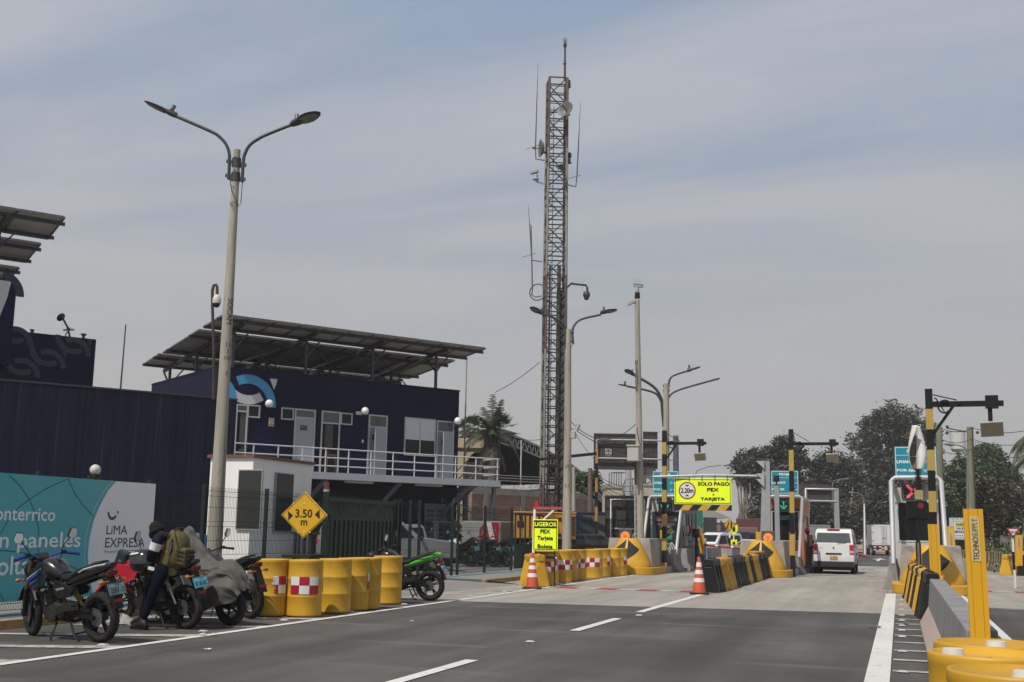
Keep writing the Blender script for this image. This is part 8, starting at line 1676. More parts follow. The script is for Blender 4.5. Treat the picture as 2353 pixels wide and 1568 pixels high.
b.tube([(pA[0],-.25,.2),(pA[0],-.25,pA[1]),(pB[0],-.25,pB[1]),(pB[0],-.25,.2)],.05,8); b.tube([(pA[0],-.25,zl_),(pB[0],-.25,zl_)],.04,8); b.build('pipe_frame',GALV,t)
# overhead board beyond the van
zb5=lambda zx,zy,d: DP(*z5(zx,zy),d); dd=95; o_=Vector(zb5(290,1220,dd)); o_.z=0; t=thing('gantry_board','back of a dark overhead sign on grey posts beyond the van','road sign',tuple(o_)); 
def Q2(b): b.X=Matrix.Rotation(math.atan2(GX.y,GX.x),4,'Z'); return b
gx_=lambda zx,zy: ((Vector(zb5(zx,zy,dd))-o_).dot(GX),zb5(zx,zy,dd)[2]); a=gx_(40,895); c=gx_(240,1012); b=Q2(MB()); b.box(a[0]-.9,c[0],0,.1,c[1]-.1,a[1]+.4); b.build('board_panel',BBK,t); b=Q2(MB()); e=gx_(280,890); b.box(e[0]-.18,e[0]+.18,-.2,.1,0,e[1]); b.tube([(a[0],-.15,c[1]-.6),(a[0],-.15,a[1]),(e[0],-.15,a[1])],.1,8); b.tube([(a[0],-.15,c[1]+.2),(e[0],-.15,c[1]+.2)],.1,8); b.box(a[0]-.1,a[0]+.1,-.2,.1,0,a[1]); b.build('post',GALV,t)
# ---- thin poles and far street lamps
def pole(name,label,px,pyt,d,r,m=POLEC,lean=0,cat='utility pole',extra=None):
    a=DP(px,1280,d); h=DP(px+lean,pyt,d); t=thing(name,label,cat,(a[0],a[1],0)); b=MB(); b.cyl((0,0,0),(h[0]-a[0],h[1]-a[1],h[2]),r,r*.7,10); b.build('pole',m,t)
    if extra: extra(t,h[2],Vector((h[0]-a[0],h[1]-a[1],h[2])))
    return t
WOOD=mat('wood_pole',(.13,.10,.075),.9,0,.25,4,stretch=(2,2,.2)); GRP=mat('greenish_pole',(.17,.17,.11),.9,0,.2,2,stretch=(1,1,.2),spots=((.10,.11,.05),.3,3))
pole('thin_pole','thin pale concrete post left of the far striped pole',1306+12,1074,62,.13)
pole('wooden_pole','weathered wooden pole behind the far striped pole',1356,1076,66,.17,WOOD)
def xarm(t,h,p):
    b=MB(); 
    for z in (h-.4,h-4.2,h-8): b.tube([(p.x,p.y,z),(p.x-1.2,p.y,z+.25),(p.x-1.6,p.y,z+.35)],.05,6); b.ell((p.x-1.6,p.y,z+.45),.12,8); b.ell((p.x+.5,p.y,z),.12,8)
    b.build('crossarm',DST,t)
pole('power_pole','tall greenish power pole just right of the right toll portal',2162,982,80,.30,GRP,-4,extra=xarm)
pole('power_pole','tall greenish power pole in front of the white water tank',2233,982,86,.34,GRP,-4,extra=xarm)
LAMPG=mat('far_lamp_grey',(.15,.15,.15),.6,0,.1,3)
def sl(dx,up,yoff=0):
    def f(t,h,p):
        b=MB(); b.tube([(p.x,p.y,h-.2),(p.x+dx*.15,p.y,h+up*.6),(p.x+dx*.5,p.y,h+up*.9),(p.x+dx*.95,p.y,h+up)],.05,6); b.build('arm',LAMPG,t); b=MB(); b.X=Matrix.Translation((p.x+dx*1.1,p.y,h+up))@Matrix.Rotation(R(-8 if dx>0 else 8),4,'Y'); b.ell((0,0,0),(.32,.15,.09),10); b.build('lamp_head',LAMPG,t)
    return f
for px,py,d,dx,up,lb in ((1592,1100,115,3.0,1.3,'far street lamp whose head shows above the lime sign'),(1913,1110,120,1.3,.4,'slim far street lamp behind the van, head to the right'),(1985,1145,110,-1.0,.5,'far street lamp with its head turned left beyond the white truck'),(2223,1040,72,-.95,.5,'street lamp with a grey head below the water tank'),(1742,1130,125,2.2,1.0,'far street lamp among the bare trunks'),(1783,1080,125,1.5,.5,'far street lamp beside the teal centre sign'),(1432,1112,112,1.0,.5,'far street lamp over the cream rooftops')):
    pole('street_lamp',lb,px,py,d,.08,LAMPG,cat='street lamp',extra=sl(dx,up))
# leaning pale trunk pole and short white post on the verge
pole('white_post','white roadside post on the verge beyond the van',1988,1158,100,.09,WHT,-2,'post')
# water tank
p=DP(2213,1290,150); t=thing('water_tank','white cylindrical water tank on a slim column behind the right trees','water tank',(p[0],p[1],0)); zt_=DP(2213,993,150)[2]; zb_=DP(2213,1033,150)[2]; b=MB(); b.cyl((0,0,zb_),(0,0,zt_),.95,.95,24); b.cyl((0,0,zt_),(0,0,zt_+.1),1.0,1.0,24); b.cyl((0,0,zb_-.35),(0,0,zb_),.6,.95,24); b.build('tank',mat('tank_white',(.55,.55,.53),.6,0,.08,1,stretch=(1,1,.2)),t); b=MB(); b.cyl((0,0,0),(0,0,zb_-.3),.22); b.build('column',POLEC,t)
# white billboard on the right
a=DP(2182,1190,74); c=DP(2261,1241,74); o_=Vector((a[0],a[1],0)); t=thing('white_billboard','white billboard with yellow band and grey heart pattern behind the tall yellow post','billboard',tuple(o_),math.atan2(GX.y,GX.x)); w_=(Vector(c)-Vector(a)).dot(GX); z0,z1=c[2],a[2]; h=z1-z0
b=MB(); b.box(0,w_,0,.1,z0,z1); b.build('board',mat('board_white',(.66,.67,.68),.5,0,.03,2),t); b=MB(); b.box(w_*.16,w_*.72,-.01,-.002,z0+h*.61,z0+h*.78); b.build('yellow_band',mat('board_yellow',(.65,.52,.02),.5),t)
NT=mat('billboard_text',(.02,.03,.08),.5); 
for s_,x0_,x1_,cz_ in (('NUEVA',.20,.48,.695),('VIA EVITAMIENTO',.18,.94,.51),('SEPARADOR CENTRAL',.13,.97,.36)): txt(s_,t,'lettering',NT,(w_*(x0_+x1_)/2,-.014,z0+h*cz_),w=w_*(x1_-x0_),h=h*.10,bold=.02)
b=MB(); rr=random.Random(2)
for i in range(17):
    for j in range(9):
        if 2<=j<=6 and i>1 and i<16: continue
        x=w_*(.03+.056*i+rr.uniform(-.01,.01)); z=z0+h*(.06+.11*j); s_=.045; b.add([(x-s_,-.006,z+s_*.4),(x-s_*.5,-.006,z+s_),(x,-.006,z+s_*.6),(x+s_*.5,-.006,z+s_),(x+s_,-.006,z+s_*.4),(x,-.006,z-s_)],[(0,1,2,3,4,5)])
o=b.build('heart_pattern',mat('heart_grey',(.20,.20,.22),.5),t,norm=False); o['kind']='stuff'
for x in (w_*.2,w_*.8): b=MB(); b.cyl((x,.2,0),(x,.2,z0),.08); b.build('leg',DST,t)
# yield sign
a=DP(*z9(2055,832),37); c=DP(*z9(2272,832),37); e=DP(*z9(2168,1002),37); o_=Vector((e[0],e[1],0)); t=thing('yield_sign','red and white triangular CEDA EL PASO sign on a black and white post','road sign',(e[0],e[1],0),math.atan2(GX.y,GX.x)); lx=(Vector(a)-o_).dot(GX); rx=(Vector(c)-o_).dot(GX); zt_=(a[2]+c[2])/2; zb_=e[2]
b=MB(); b.prism([(lx,zt_),(0,zb_),(rx,zt_)],0,.02,'y'); b.build('red_plate',mat('yield_red',(.36,.015,.03),.45),t); cxm=(lx+rx)/3; czm=(2*zt_+zb_)/3; k=.66; b=MB(); b.add([(cxm+(x-cxm)*k,-.004,czm+(z-czm)*k) for x,z in ((lx,zt_),(0,zb_),(rx,zt_))],[(0,1,2)]); b.build('white_field',WREF,t,norm=False)
txt('CEDA EL',t,'lettering',BLKM,((lx+rx)/2,-.008,zt_-.13),w=(rx-lx)*.48,h=.075,bold=.02); txt('PASO',t,'lettering',BLKM,((lx+rx)/2+.01,-.008,zt_-.25),w=(rx-lx)*.28,h=.07,bold=.02)
for k_ in range(3): z1=zb_+.15-(zb_+.15)*k_/3; z0=zb_+.15-(zb_+.15)*(k_+1)/3; b=MB(); b.box(-.03,.03,.025,.085,z0,z1); b.build('post_section',WREF if k_%2==0 else BLK,t)
# merge sign beyond the minivan and small road signs
a=DP(*zz(937,842),62); c=DP(*zz(937,955),62); hh=(a[2]-c[2])/2; t=thing('merge_sign','yellow diamond lane narrowing sign on a black and white post beyond the minivan','road sign',(a[0],a[1],0),math.atan2(GX.y,GX.x)); cz=(a[2]+c[2])/2
b=MB(); b.prism([(hh,cz),(0,cz+hh),(-hh,cz),(0,cz-hh)],0,.02,'y'); b.build('plate',SY,t); b=MB(); dia(b,.93,-.003,.87); b.build('black_border',BLKM,t,norm=False) if False else None
b=MB(); P4=lambda k: [(hh*k,-.004,cz),(0,-.004,cz+hh*k),(-hh*k,-.004,cz),(0,-.004,cz-hh*k)]; b.add(P4(.93)+P4(.86),[(i,(i+1)%4,4+(i+1)%4,4+i) for i in range(4)]); b.build('black_border',BLKM,t,norm=False)
b=MB(); b.beam((.14*hh*2,-.006,cz-hh*.5),(.14*hh*2,-.006,cz+hh*.5),.004,.10*hh*2) ; b.box(.16*hh,.30*hh,-.008,-.004,cz-hh*.52,cz+hh*.52); b.add([(-.42*hh,-.006,cz-hh*.50),(-.24*hh,-.006,cz-hh*.50),(-.24*hh,-.006,cz-hh*.1),(-.10*hh,-.006,cz+hh*.12),(-.10*hh,-.006,cz+hh*.52),(-.26*hh,-.006,cz+hh*.52),(-.26*hh,-.006,cz+hh*.2),(-.42*hh,-.006,cz-hh*.08)],[tuple(range(8))]); b.build('lane_symbol',BLKM,t,norm=False)
for k_ in range(4): z1=(cz-hh+.1)*(1-k_/4); z0=(cz-hh+.1)*(1-(k_+1)/4); b=MB(); b.box(-.04,.04,.025,.1,z0,z1); b.build('post_section',WREF if k_%2==0 else BLK,t)
a=DP(*zz(975,940),66); t=thing('school_sign','small lime warning sign with a lime plate below, right of the yellow merge sign','road sign',(a[0],a[1],0),math.atan2(GX.y,GX.x)); z_=a[2]; b=MB(); b.prism([(-.22,z_-.05),(-.22,z_+.28),(.22,z_+.28),(.22,z_-.05),(0,z_-.35)],0,.02,'y'); b.box(-.18,.18,.0,.02,z_-1.05,z_-.55); b.build('lime_plate',LIME,t); b=MB(); b.box(-.08,.08,-.01,-.002,z_-.1,z_+.15); b.box(-.08,.06,-.01,-.002,z_-.92,z_-.68); b.build('dark_symbol',BLKM,t); b=MB(); b.cyl((0,.05,0),(0,.05,z_),.04); b.build('post',WREF,t)
a=DP(*zz(620,775),75); t=thing('green_sign','small green road sign behind the self service booth','road sign',(a[0],a[1],0),math.atan2(GX.y,GX.x)); b=MB(); b.box(-.55,.55,0,.05,a[2]-.95,a[2]+1.0); b.build('plate',mat('sign_green',(.004,.16,.10),.45),t); b=MB(); b.cyl((.5,.1,0),(.5,.1,a[2]),.06); b.build('post',mat('post_yellow',(.3,.2,.05),.6),t)
a=DP(*zz(845,920),95); t=thing('dark_sign','dark back of a small arrow sign in front of the far brick house','road sign',(a[0],a[1],0),math.atan2(GX.y,GX.x)); b=MB(); b.box(-1.3,-.2,0,.05,a[2]-.9,a[2]+.8); b.prism([(.1,a[2]-.6),(.1,a[2]+.6),(.7,a[2])],0,.05,'y'); b.build('plate',DST,t); b=MB(); b.cyl((-.4,.1,0),(-.4,.1,a[2]),.06); b.build('post',DST,t)
a=DP(*z9(1105,960),60); t=thing('arrow_sign','lime arrow sign partly hidden by the right toll portal','road sign',(a[0],a[1],0),math.atan2(GX.y,GX.x)); b=MB(); b.prism([(-.32,a[2]-.36),(-.32,a[2]+.36),(.06,a[2]+.36),(.26,a[2]+.2),(.26,a[2]-.2),(.06,a[2]-.36)],0,.04,'y'); b.build('plate',LIME,t); b=MB(); b.prism([(-.18,a[2]-.25),(-.05,a[2]-.25),(.12,a[2]),(-.05,a[2]+.25),(-.18,a[2]+.25),(-.02,a[2])],-.01,-.003,'y'); b.build('chevron_mark',BLKM,t); b=MB(); b.cyl((0,.1,0),(0,.1,a[2]),.05); b.build('post',WREF,t)
# far brick house with grey roof behind the minivan
DHH=110; hq=lambda zx,zy: DP(*zz(zx,zy),DHH); a=hq(560,872); c=hq(1000,1030); o_=Vector((a[0],a[1],0)); t=thing('brick_house','low brick house with a grey pitched roof behind the minivan','house',tuple(o_),math.atan2(GX.y,GX.x)); w_=(Vector(c)-Vector(a)).dot(GX); h=a[2]; b=MB(); b.box(0,w_,0,9,0,h); b.build('wall',BRICK,t); zr_=hq(780,745)[2]; x0_=(Vector(hq(640,745))-o_).dot(GX); x1_=(Vector(hq(870,745))-o_).dot(GX); xe=(Vector(hq(950,835))-o_).dot(GX); ze=hq(950,838)[2]
b=MB(); b.add([(x0_-3,-.3,h+.2),(xe,-.3,ze),(x1_,6,zr_),(x0_-2,6,zr_),(x0_-3,12,h+.2),(xe,12,ze)],[(0,1,2,3),(3,2,5,4),(1,5,2)]); b.build('roof',mat('roof_grey',(.16,.145,.125),.85,0,.15,2),t,norm=False)
b=MB()
for k_ in range(2): b.box(w_*.54+k_*1.2,w_*.54+.8+k_*1.2,-.05,-.01,h-2.6,h-1.0)
b.build('window',INT,t)
rz2=MB(); 
for k_ in range(40): x=w_*.15+w_*.85*k_/40; rz2.torus((x,-2,h-2.3+.2*math.sin(k_)),.55,.03,'y',10,4)
o=rz2.build('razor_wire',GALV,t); o['kind']='stuff'; b=MB(); b.box(w_*.1,w_,-2.15,-1.9,0,h-2.9); b.build('front_wall',mat('far_stone_wall',(.13,.105,.085),.9,0,.3,1),t)
# concrete wall far right and striped jersey wall
pts=[G(2150,1293),G(2195,1300),G(2230,1304.5),G(2262,1310),G(2290,1313),G(2316,1317)]
t=thing('striped_wall','long concrete barrier painted with vertical black and yellow stripes along the right road','concrete barrier',(pts[0][0],pts[0][1],0)); o_=Vector(pts[0]); STG=mat('stripe_faded_black',(.06,.055,.05),.8,0,.25,4); STO=mat('stripe_faded_ochre',(.36,.22,.055),.8,0,.2,4); STC=mat('stripe_worn_grey',(.22,.19,.14),.85,0,.2,3)
cum=[0]
for p,q in zip(pts,pts[1:]): cum.append(cum[-1]+(Vector(q)-Vector(p)).length)
def at_(s_):
    for i in range(len(pts)-1):
        if s_<=cum[i+1] or i==len(pts)-2: f=(s_-cum[i])/(cum[i+1]-cum[i]); return Vector(pts[i]).lerp(Vector(pts[i+1]),f)
n_=int(cum[-1]/.28); stripes={0:MB(),1:MB(),2:MB()}
pr_=[(-.30,0),(-.30,.10),(-.17,.36),(-.12,.92),(.12,.92),(.17,.36),(.30,.10),(.30,0)]
for k_ in range(n_):
    p=at_(cum[-1]*k_/n_); q=at_(cum[-1]*(k_+1)/n_); d=(q-p).normalized(); s_=Vector((d.y,-d.x,0)); m_=(0,1,0,2)[k_%4]
    stripes[m_].loft([[tuple(p-o_+s_*-a_+Vector((0,0,z_))) for a_,z_ in pr_],[tuple(q-o_+s_*-a_+Vector((0,0,z_))) for a_,z_ in pr_]],sm=False,cap=True)
for k_,(nm,m_) in enumerate((('black_stripes',STG),('ochre_stripes',STO),('grey_stripes',STC))): o=stripes[k_].build(nm,m_,t,norm=False); o['kind']='stuff'
g=G(2335,1335); jt=thing('end_barrier','plain grey concrete barrier end at the right edge below the yield sign','concrete barrier',(g[0]+.6,g[1]-1,.0),R(-70)); b=MB(); b.prism([(p[0]*1.0,p[1]) for p in JP],0,5,'y'); b.build('barrier_body',CONC,jt)
# low far wall behind the right trees
a=DP(2290,1195,120); t=thing('far_wall','pale concrete wall on the far right behind the trees','wall',(a[0],a[1],0),math.atan2(GX.y,GX.x)); b=MB(); b.box(0,14,0,.4,0,a[2]); b.build('wall_face',mat('far_pale_wall',(.20,.18,.155),.9,0,.1,1),t)
# bus far away beside the trunks
p=DP(1775,1290,118); t=thing('far_bus','grey coach with a dark windscreen far away behind the gantry leg','bus',(p[0]-1.2,p[1],0)); b=MB(); b.box(-1.25,1.25,0,9,.4,3.4); b.build('body',CARS,t,bevel=.15); b=MB(); b.box(-1.1,1.1,-.03,-.005,1.7,3.1); b.build('windscreen',GLASS,t); b=MB(); b.box(-1.1,1.1,-.05,-.01,.45,.8); b.build('bumper',BUMP,t)
for sd in (-1,1): car_wheel(t,sd*1.1,1.2,.45,.28)
p=DP(1723,1290,112); box_truck('box_truck','maroon sided truck far away left of the coach',(p[0],p[1],0),(.1,-1),mat('truck_maroon',(.10,.03,.03),.5),W=2.2,H=3.0)
# ---------------- trees
LEAFS=[mat('leaf_dark',(0.023,0.030,0.016),.6,0,.3,1),mat('leaf_olive',(0.055,0.060,0.030),.6,0,.3,1),mat('leaf_grey_green',(0.086,0.086,0.058),.65,0,.3,1)]
LEAFG=[mat('leaf_deep_green',(0.023,0.046,0.014),.6,0,.3,1),mat('leaf_green',(0.055,0.094,0.025),.6,0,.3,1),mat('leaf_light_green',(0.098,0.138,0.040),.6,0,.3,1)]
LEAFB=[mat('leaf_brown_green',(0.052,0.048,0.021),.6,0,.3,1),mat('leaf_rusty',(0.098,0.075,0.035),.6,0,.3,1),mat('leaf_dull',(0.040,0.048,0.021),.6,0,.3,1)]
BARK=mat('bark_pale',(.20,.17,.135),.9,0,.35,2,stretch=(2,2,.25)); BARKD=mat('bark_dark',(.06,.05,.04),.9,0,.3,3,stretch=(2,2,.3))
def tree(label,base_px,d,blobs,leafs=LEAFS,bark=BARKD,n=2600,size=.42,seed=1,trunks=None,limbs=True,r0=.35,base_py=1275,droop=.3,name='tree',group=None,cl=.24):
    """blobs: (px,py,rx_px,ry_px) of the crown on the plane d metres ahead"""
    rr=random.Random(seed); bp_=Vector(DP(base_px,base_py,d)); bp_.z=0; t=thing(name,label,'tree',tuple(bp_),0,group); k=d/FV
    U=GX; Fv=Vector((_hx,_hy,0)); B=[]
    for px,py,rx,ry in blobs:
        c=Vector(DP(px,py,d))-bp_; B.append((c,rx*k*1.03,ry*k*1.03))
    area=sum(a*b_ for _,a,b_ in B); mbs=[MB(),MB(),MB()]
    for c,a,h in B:
        cnt=int(2.6*n*a*h/area); ncl=max(4,int(cnt/26)); dp=min(a,h)*.95
        for q in range(ncl):
            while True:
                x,y,z=rr.uniform(-1,1),rr.uniform(-1,1),rr.uniform(-1,1); l=x*x+y*y+z*z
                if .15<l<1: break
            f=(l**.5); s_=(.72+.28*rr.random())/max(f,.55)*f if f>.5 else 1
            cc=c+U*(x*a)+Fv*(y*dp)+Vector((0,0,z*h)); cr=cl*min(a,h)*rr.uniform(.45,1.25)+size*.6
            pm=rr.choices((0,1,2),(.46,.36,.18))[0]
            for _ in range(26):
                ox,oy,oz=rr.gauss(0,.45),rr.gauss(0,.45),rr.gauss(0,.38); p=cc+Vector((ox*cr,oy*cr,oz*cr-droop*abs(ox)*cr*.4)); m=pm if rr.random()<.75 else rr.randrange(3)
                al=rr.uniform(0,2*PI); el=rr.uniform(-.9,.6); u=Vector((math.cos(al)*math.cos(el),math.sin(al)*math.cos(el),math.sin(el))); v=u.cross(Vector((rr.uniform(-1,1),rr.uniform(-1,1),rr.uniform(-1,1)))).normalized(); L_=size*rr.uniform(.45,1.05); w_=L_*rr.uniform(.28,.5)
                mbs[m].add([tuple(p-u*L_*.5),tuple(p+v*w_*.5),tuple(p+u*L_*.5),tuple(p-v*w_*.5)],[(0,1,2,3)])
    big=MB(); 
    for i,m in enumerate(mbs):
        o=len(big.v); big.v+=m.v; big.f+=[tuple(x+o for x in f) for f in m.f]; big.mi+=[i]*len(m.f); big.sm+=[False]*len(m.f)
    big.build('crown',leafs,t,norm=False)
    b=MB(); tk=trunks or [(0,0)]
    for i,(dx,top) in enumerate(tk):
        tgt=B[i%len(B)][0] if not top else Vector(DP(base_px+dx,top,d))-bp_
        b0=U*(dx*k*.6); pts=[b0+(tgt-b0)*f+Vector((rr.uniform(-.25,.25),rr.uniform(-.25,.25),0))*(f*(1-f)*4) for f in (0,.2,.4,.6,.8,1)]; b.tube([tuple(p) for p in pts],[r0*(1-.75*f) for f in (0,.2,.4,.6,.8,1)],7)
        if limbs:
            for c,a,h in B:
                s0=pts[2].lerp(pts[4],rr.random()); e=c+Vector((rr.uniform(-.3,.3)*a,rr.uniform(-.3,.3)*a,.3*h)); mid=s0.lerp(e,.5)+Vector((0,0,.1*h)); b.tube([tuple(s0),tuple(mid),tuple(e)],[r0*.45,r0*.28,r0*.08],6)
                for _ in range(3): e2=e+Vector((rr.uniform(-.7,.7)*a,rr.uniform(-.7,.7)*a,rr.uniform(-.5,.6)*h)); b.tube([tuple(mid),tuple(mid.lerp(e2,.6)+Vector((0,0,.1))),tuple(e2)],[r0*.2,r0*.12,r0*.04],5)
    b.build('trunk',bark,t); return t
G1='eucalyptus trees behind the toll booths'
tree('tall dark eucalyptus with a domed crown behind the right toll booth',2050,150,[(2060,965,52,42),(2020,985,42,38),(2100,1000,48,42),(2130,1010,32,30),(1985,1015,36,30),(2050,1045,75,45),(2110,1070,55,45),(1995,1075,48,48),(2050,1130,85,60),(2080,1190,80,55)],n=9000,size=.75,seed=3,r0=.6,group=G1)
tree('dark green tree filling the gap left of the tall eucalyptus',1915,135,[(1905,1065,40,30),(1940,1080,38,36),(1880,1090,30,34),(1915,1125,52,45),(1960,1140,48,55),(1890,1170,45,45),(1945,1195,60,45)],LEAFS,n=6500,size=.62,seed=5,r0=.45,group=G1)
tree('open crowned eucalyptus rising behind the terracotta booth',1800,128,[(1800,1028,28,24),(1825,1045,28,22),(1785,1050,24,22),(1770,1042,22,20),(1812,1075,40,30),(1845,1060,14,18),(1795,1115,38,35),(1830,1130,40,40)],n=4200,size=.52,seed=7,r0=.3,trunks=[(-6,0),(8,0)],group=G1,cl=.3)
tree('feathery eucalyptus with pale bare trunks right of the lime sign',1725,122,[(1712,1060,24,22),(1735,1050,22,20),(1695,1078,16,18),(1745,1075,28,24),(1718,1095,30,26),(1750,1110,30,30),(1765,1130,24,30)],n=3000,size=.46,seed=9,bark=BARK,r0=.26,trunks=[(-28,1150),(-12,1085),(4,1080),(22,1080),(36,1100),(-20,1160)],group=G1,cl=.32)
tree('grey leaved tree over the bare trunks at the centre booth',1768,118,[(1760,1160,40,34),(1790,1150,30,30),(1745,1195,26,26),(1790,1200,36,34)],n=2200,size=.5,seed=11,bark=BARK,r0=.2,trunks=[(-60,1120),(-45,1110),(-30,1130),(-12,1100),(8,1090),(22,1110)],limbs=True,group=G1,cl=.34)
tree('dark tree mass behind the overhead board and the van',1880,115,[(1880,1195,48,38),(1925,1200,50,42),(1855,1180,36,36),(1975,1190,48,48),(2010,1180,30,60)],LEAFS,n=4600,size=.55,seed=13,r0=.3,trunks=[(80,1120),(110,1150),(0,0)],bark=BARK)
G2='leafy trees on the right verge'
tree('green leafy tree left of the right hand power pole',2205,98,[(2210,1090,32,34),(2195,1120,34,40),(2235,1115,30,36),(2195,1170,36,40),(2225,1165,36,36),(2190,1205,40,34)],LEAFG,n=4200,size=.42,seed=15,r0=.28,group=G2)
tree('tall green tree behind the right power poles',2265,125,[(2265,1045,34,26),(2245,1070,36,34),(2285,1060,26,26),(2272,1085,40,30),(2310,1088,26,22),(2325,1100,20,18)],LEAFG,n=4200,size=.5,seed=17,r0=.35,group=G2)
tree('rusty green broad tree over the striped wall on the right',2290,88,[(2280,1128,44,30),(2305,1140,40,32),(2265,1155,38,34),(2290,1180,52,36),(2320,1175,30,34),(2285,1215,42,24)],LEAFB+[] ,n=5200,size=.40,seed=19,r0=.3,group=G2)
tree('sparse pale tree at the right edge behind the wall',2345,110,[(2345,1165,20,26),(2335,1185,18,20),(2360,1150,20,22),(2350,1115,14,10)],LEAFS,n=1400,size=.42,seed=21,r0=.2,group=G2,cl=.35)
tree('scrubby small tree in front of the arched hall',1345,74,[(1335,1100,16,12),(1358,1095,14,12),(1322,1112,14,12),(1345,1118,24,12),(1368,1108,12,10)],LEAFG,n=900,size=.32,seed=23,r0=.12,base_py=1240,cl=.4)
# shrubs on the right verge
def shrub(px,py,d,w_,h,seed,label,lf):
    rr=random.Random(seed); p=DP(px,py,d); t=thing('shrub',label,'shrub',(p[0],p[1],0)); b=[MB(),MB(),MB()]
    for i in range(420):
        x=rr.gauss(0,.42)*w_; y=rr.gauss(0,.4)*w_*.6; z=abs(rr.gauss(.35,.3))*h*max(.1,1-(x/w_)**2*.8); al=rr.uniform(0,6.28); u=Vector((math.cos(al)*.5,math.sin(al)*.5,rr.uniform(.3,1))).normalized(); v=u.cross(Vector((rr.uniform(-1,1),rr.uniform(-1,1),.1))).normalized(); L_=rr.uniform(.12,.34); q=Vector((x,y,z)); b[rr.randrange(3)].add([tuple(q-u*L_*.5),tuple(q+v*.05),tuple(q+u*L_*.5),tuple(q-v*.05)],[(0,1,2,3)])
    B=MB()
    for i,m in enumerate(b): o=len(B.v); B.v+=m.v; B.f+=[tuple(k+o for k in f) for f in m.f]; B.mi+=[i]*len(m.f); B.sm+=[False]*len(m.f)
    B.build('foliage',lf,t,norm=False); s=MB()
    for k in range(9): s.tube([(rr.uniform(-.1,.1),rr.uniform(-.1,.1),0),(rr.uniform(-.4,.4)*w_,rr.uniform(-.2,.2)*w_,h*rr.uniform(.5,1.0))],[.02,.006],5)
    s.build('stems',BARKD,t)
DRY=[mat('dry_grass',(.17,.13,.07),.8,0,.3,2),mat('dry_green',(.07,.08,.03),.7,0,.3,2),mat('dry_olive',(.10,.09,.045),.8,0,.3,2)]
for k,(px,d,w_,h,lf,lb) in enumerate(((2262,62,1.5,1.5,DRY,'dry brown shrub just above the striped wall behind the tall yellow post'),(2283,60,1.7,1.3,LEAFG,'low green shrub above the middle of the striped wall'),(2305,58,1.3,1.7,DRY,'straggly dry shrub left of the yield sign'),(2320,56,1.2,1.3,LEAFG,'green weeds at the foot of the yield sign'),(2348,54,1.2,2.3,LEAFG,'leafy green shrub behind the short yellow post'),(2240,66,1.4,1.2,LEAFB,'brownish shrub beside the black car on the right'),(2300,70,2.0,1.6,LEAFB,'wide dull shrub under the rusty green tree'))): shrub(px,1290,d,w_,h,k+40,lb,lf)
vg=MB(); rr=random.Random(8)
for i in range(2600):
    p=DP(rr.uniform(2170,2420),1300,rr.uniform(56,76)); h=rr.uniform(.1,.35); a=rr.uniform(0,6.3); vg.add([(p[0],p[1],0),(p[0]+.05*math.cos(a),p[1]+.05*math.sin(a),0),(p[0]+rr.uniform(-.1,.1),p[1]+rr.uniform(-.1,.1),h)],[(0,1,2)])
o=vg.build('verge_grass',DRY[2],norm=False); tag(o,'rough dry grass on the verge behind the striped wall','grass'); o['kind']='stuff'
sheet('dirt_verge',[[(p[0],p[1]) for p in (DP(1900,1290,150),DP(1990,1290,112),DP(2040,1290,108),DP(2060,1290,180),DP(1900,1290,260))]],mat('sandy_verge',(.30,.22,.14),.9,0,.2,.5),.02)
# palms
def frond(b,base,dirv,L_,droop,rr,leaf=.55,wid=.035,n=26,dense=2):
    dirv=dirv.normalized(); side=dirv.cross(Vector((0,0,1))); side=side.normalized() if side.length>.05 else Vector((1,0,0)); pts=[]; p=base.copy(); d=dirv.copy()
    for i in range(n+1):
        pts.append(p.copy()); p=p+d*(L_/n); d=(d+Vector((0,0,-droop/n))).normalized()
    b.tube([tuple(q) for q in pts[::2]],[.05*(1-.8*i/len(pts[::2])) for i in range(len(pts[::2]))],4)
    for i in range(2,n+1):
        f=i/n; q=pts[i]; dd=(pts[i]-pts[i-1]).normalized(); s2=dd.cross(Vector((0,0,1))); s2=s2.normalized() if s2.length>.05 else side
        for sg in (-1,1):
            for _ in range(dense):
                l=leaf*(.35+.65*math.sin(PI*min(1,f*.9+.1)))*rr.uniform(.8,1.15); tip=q+s2*(sg*l*.8)+dd*(l*.55)+Vector((0,0,-l*rr.uniform(.15,.75))); w_=dd*wid; b.add([tuple(q-w_),tuple(q+w_),tuple(tip)],[(0,1,2)])
PLM=[mat('palm_green',(.055,.065,.03),.55,0,.3,2)]; PLD=mat('palm_dead',(.10,.08,.055),.8,0,.3,3)
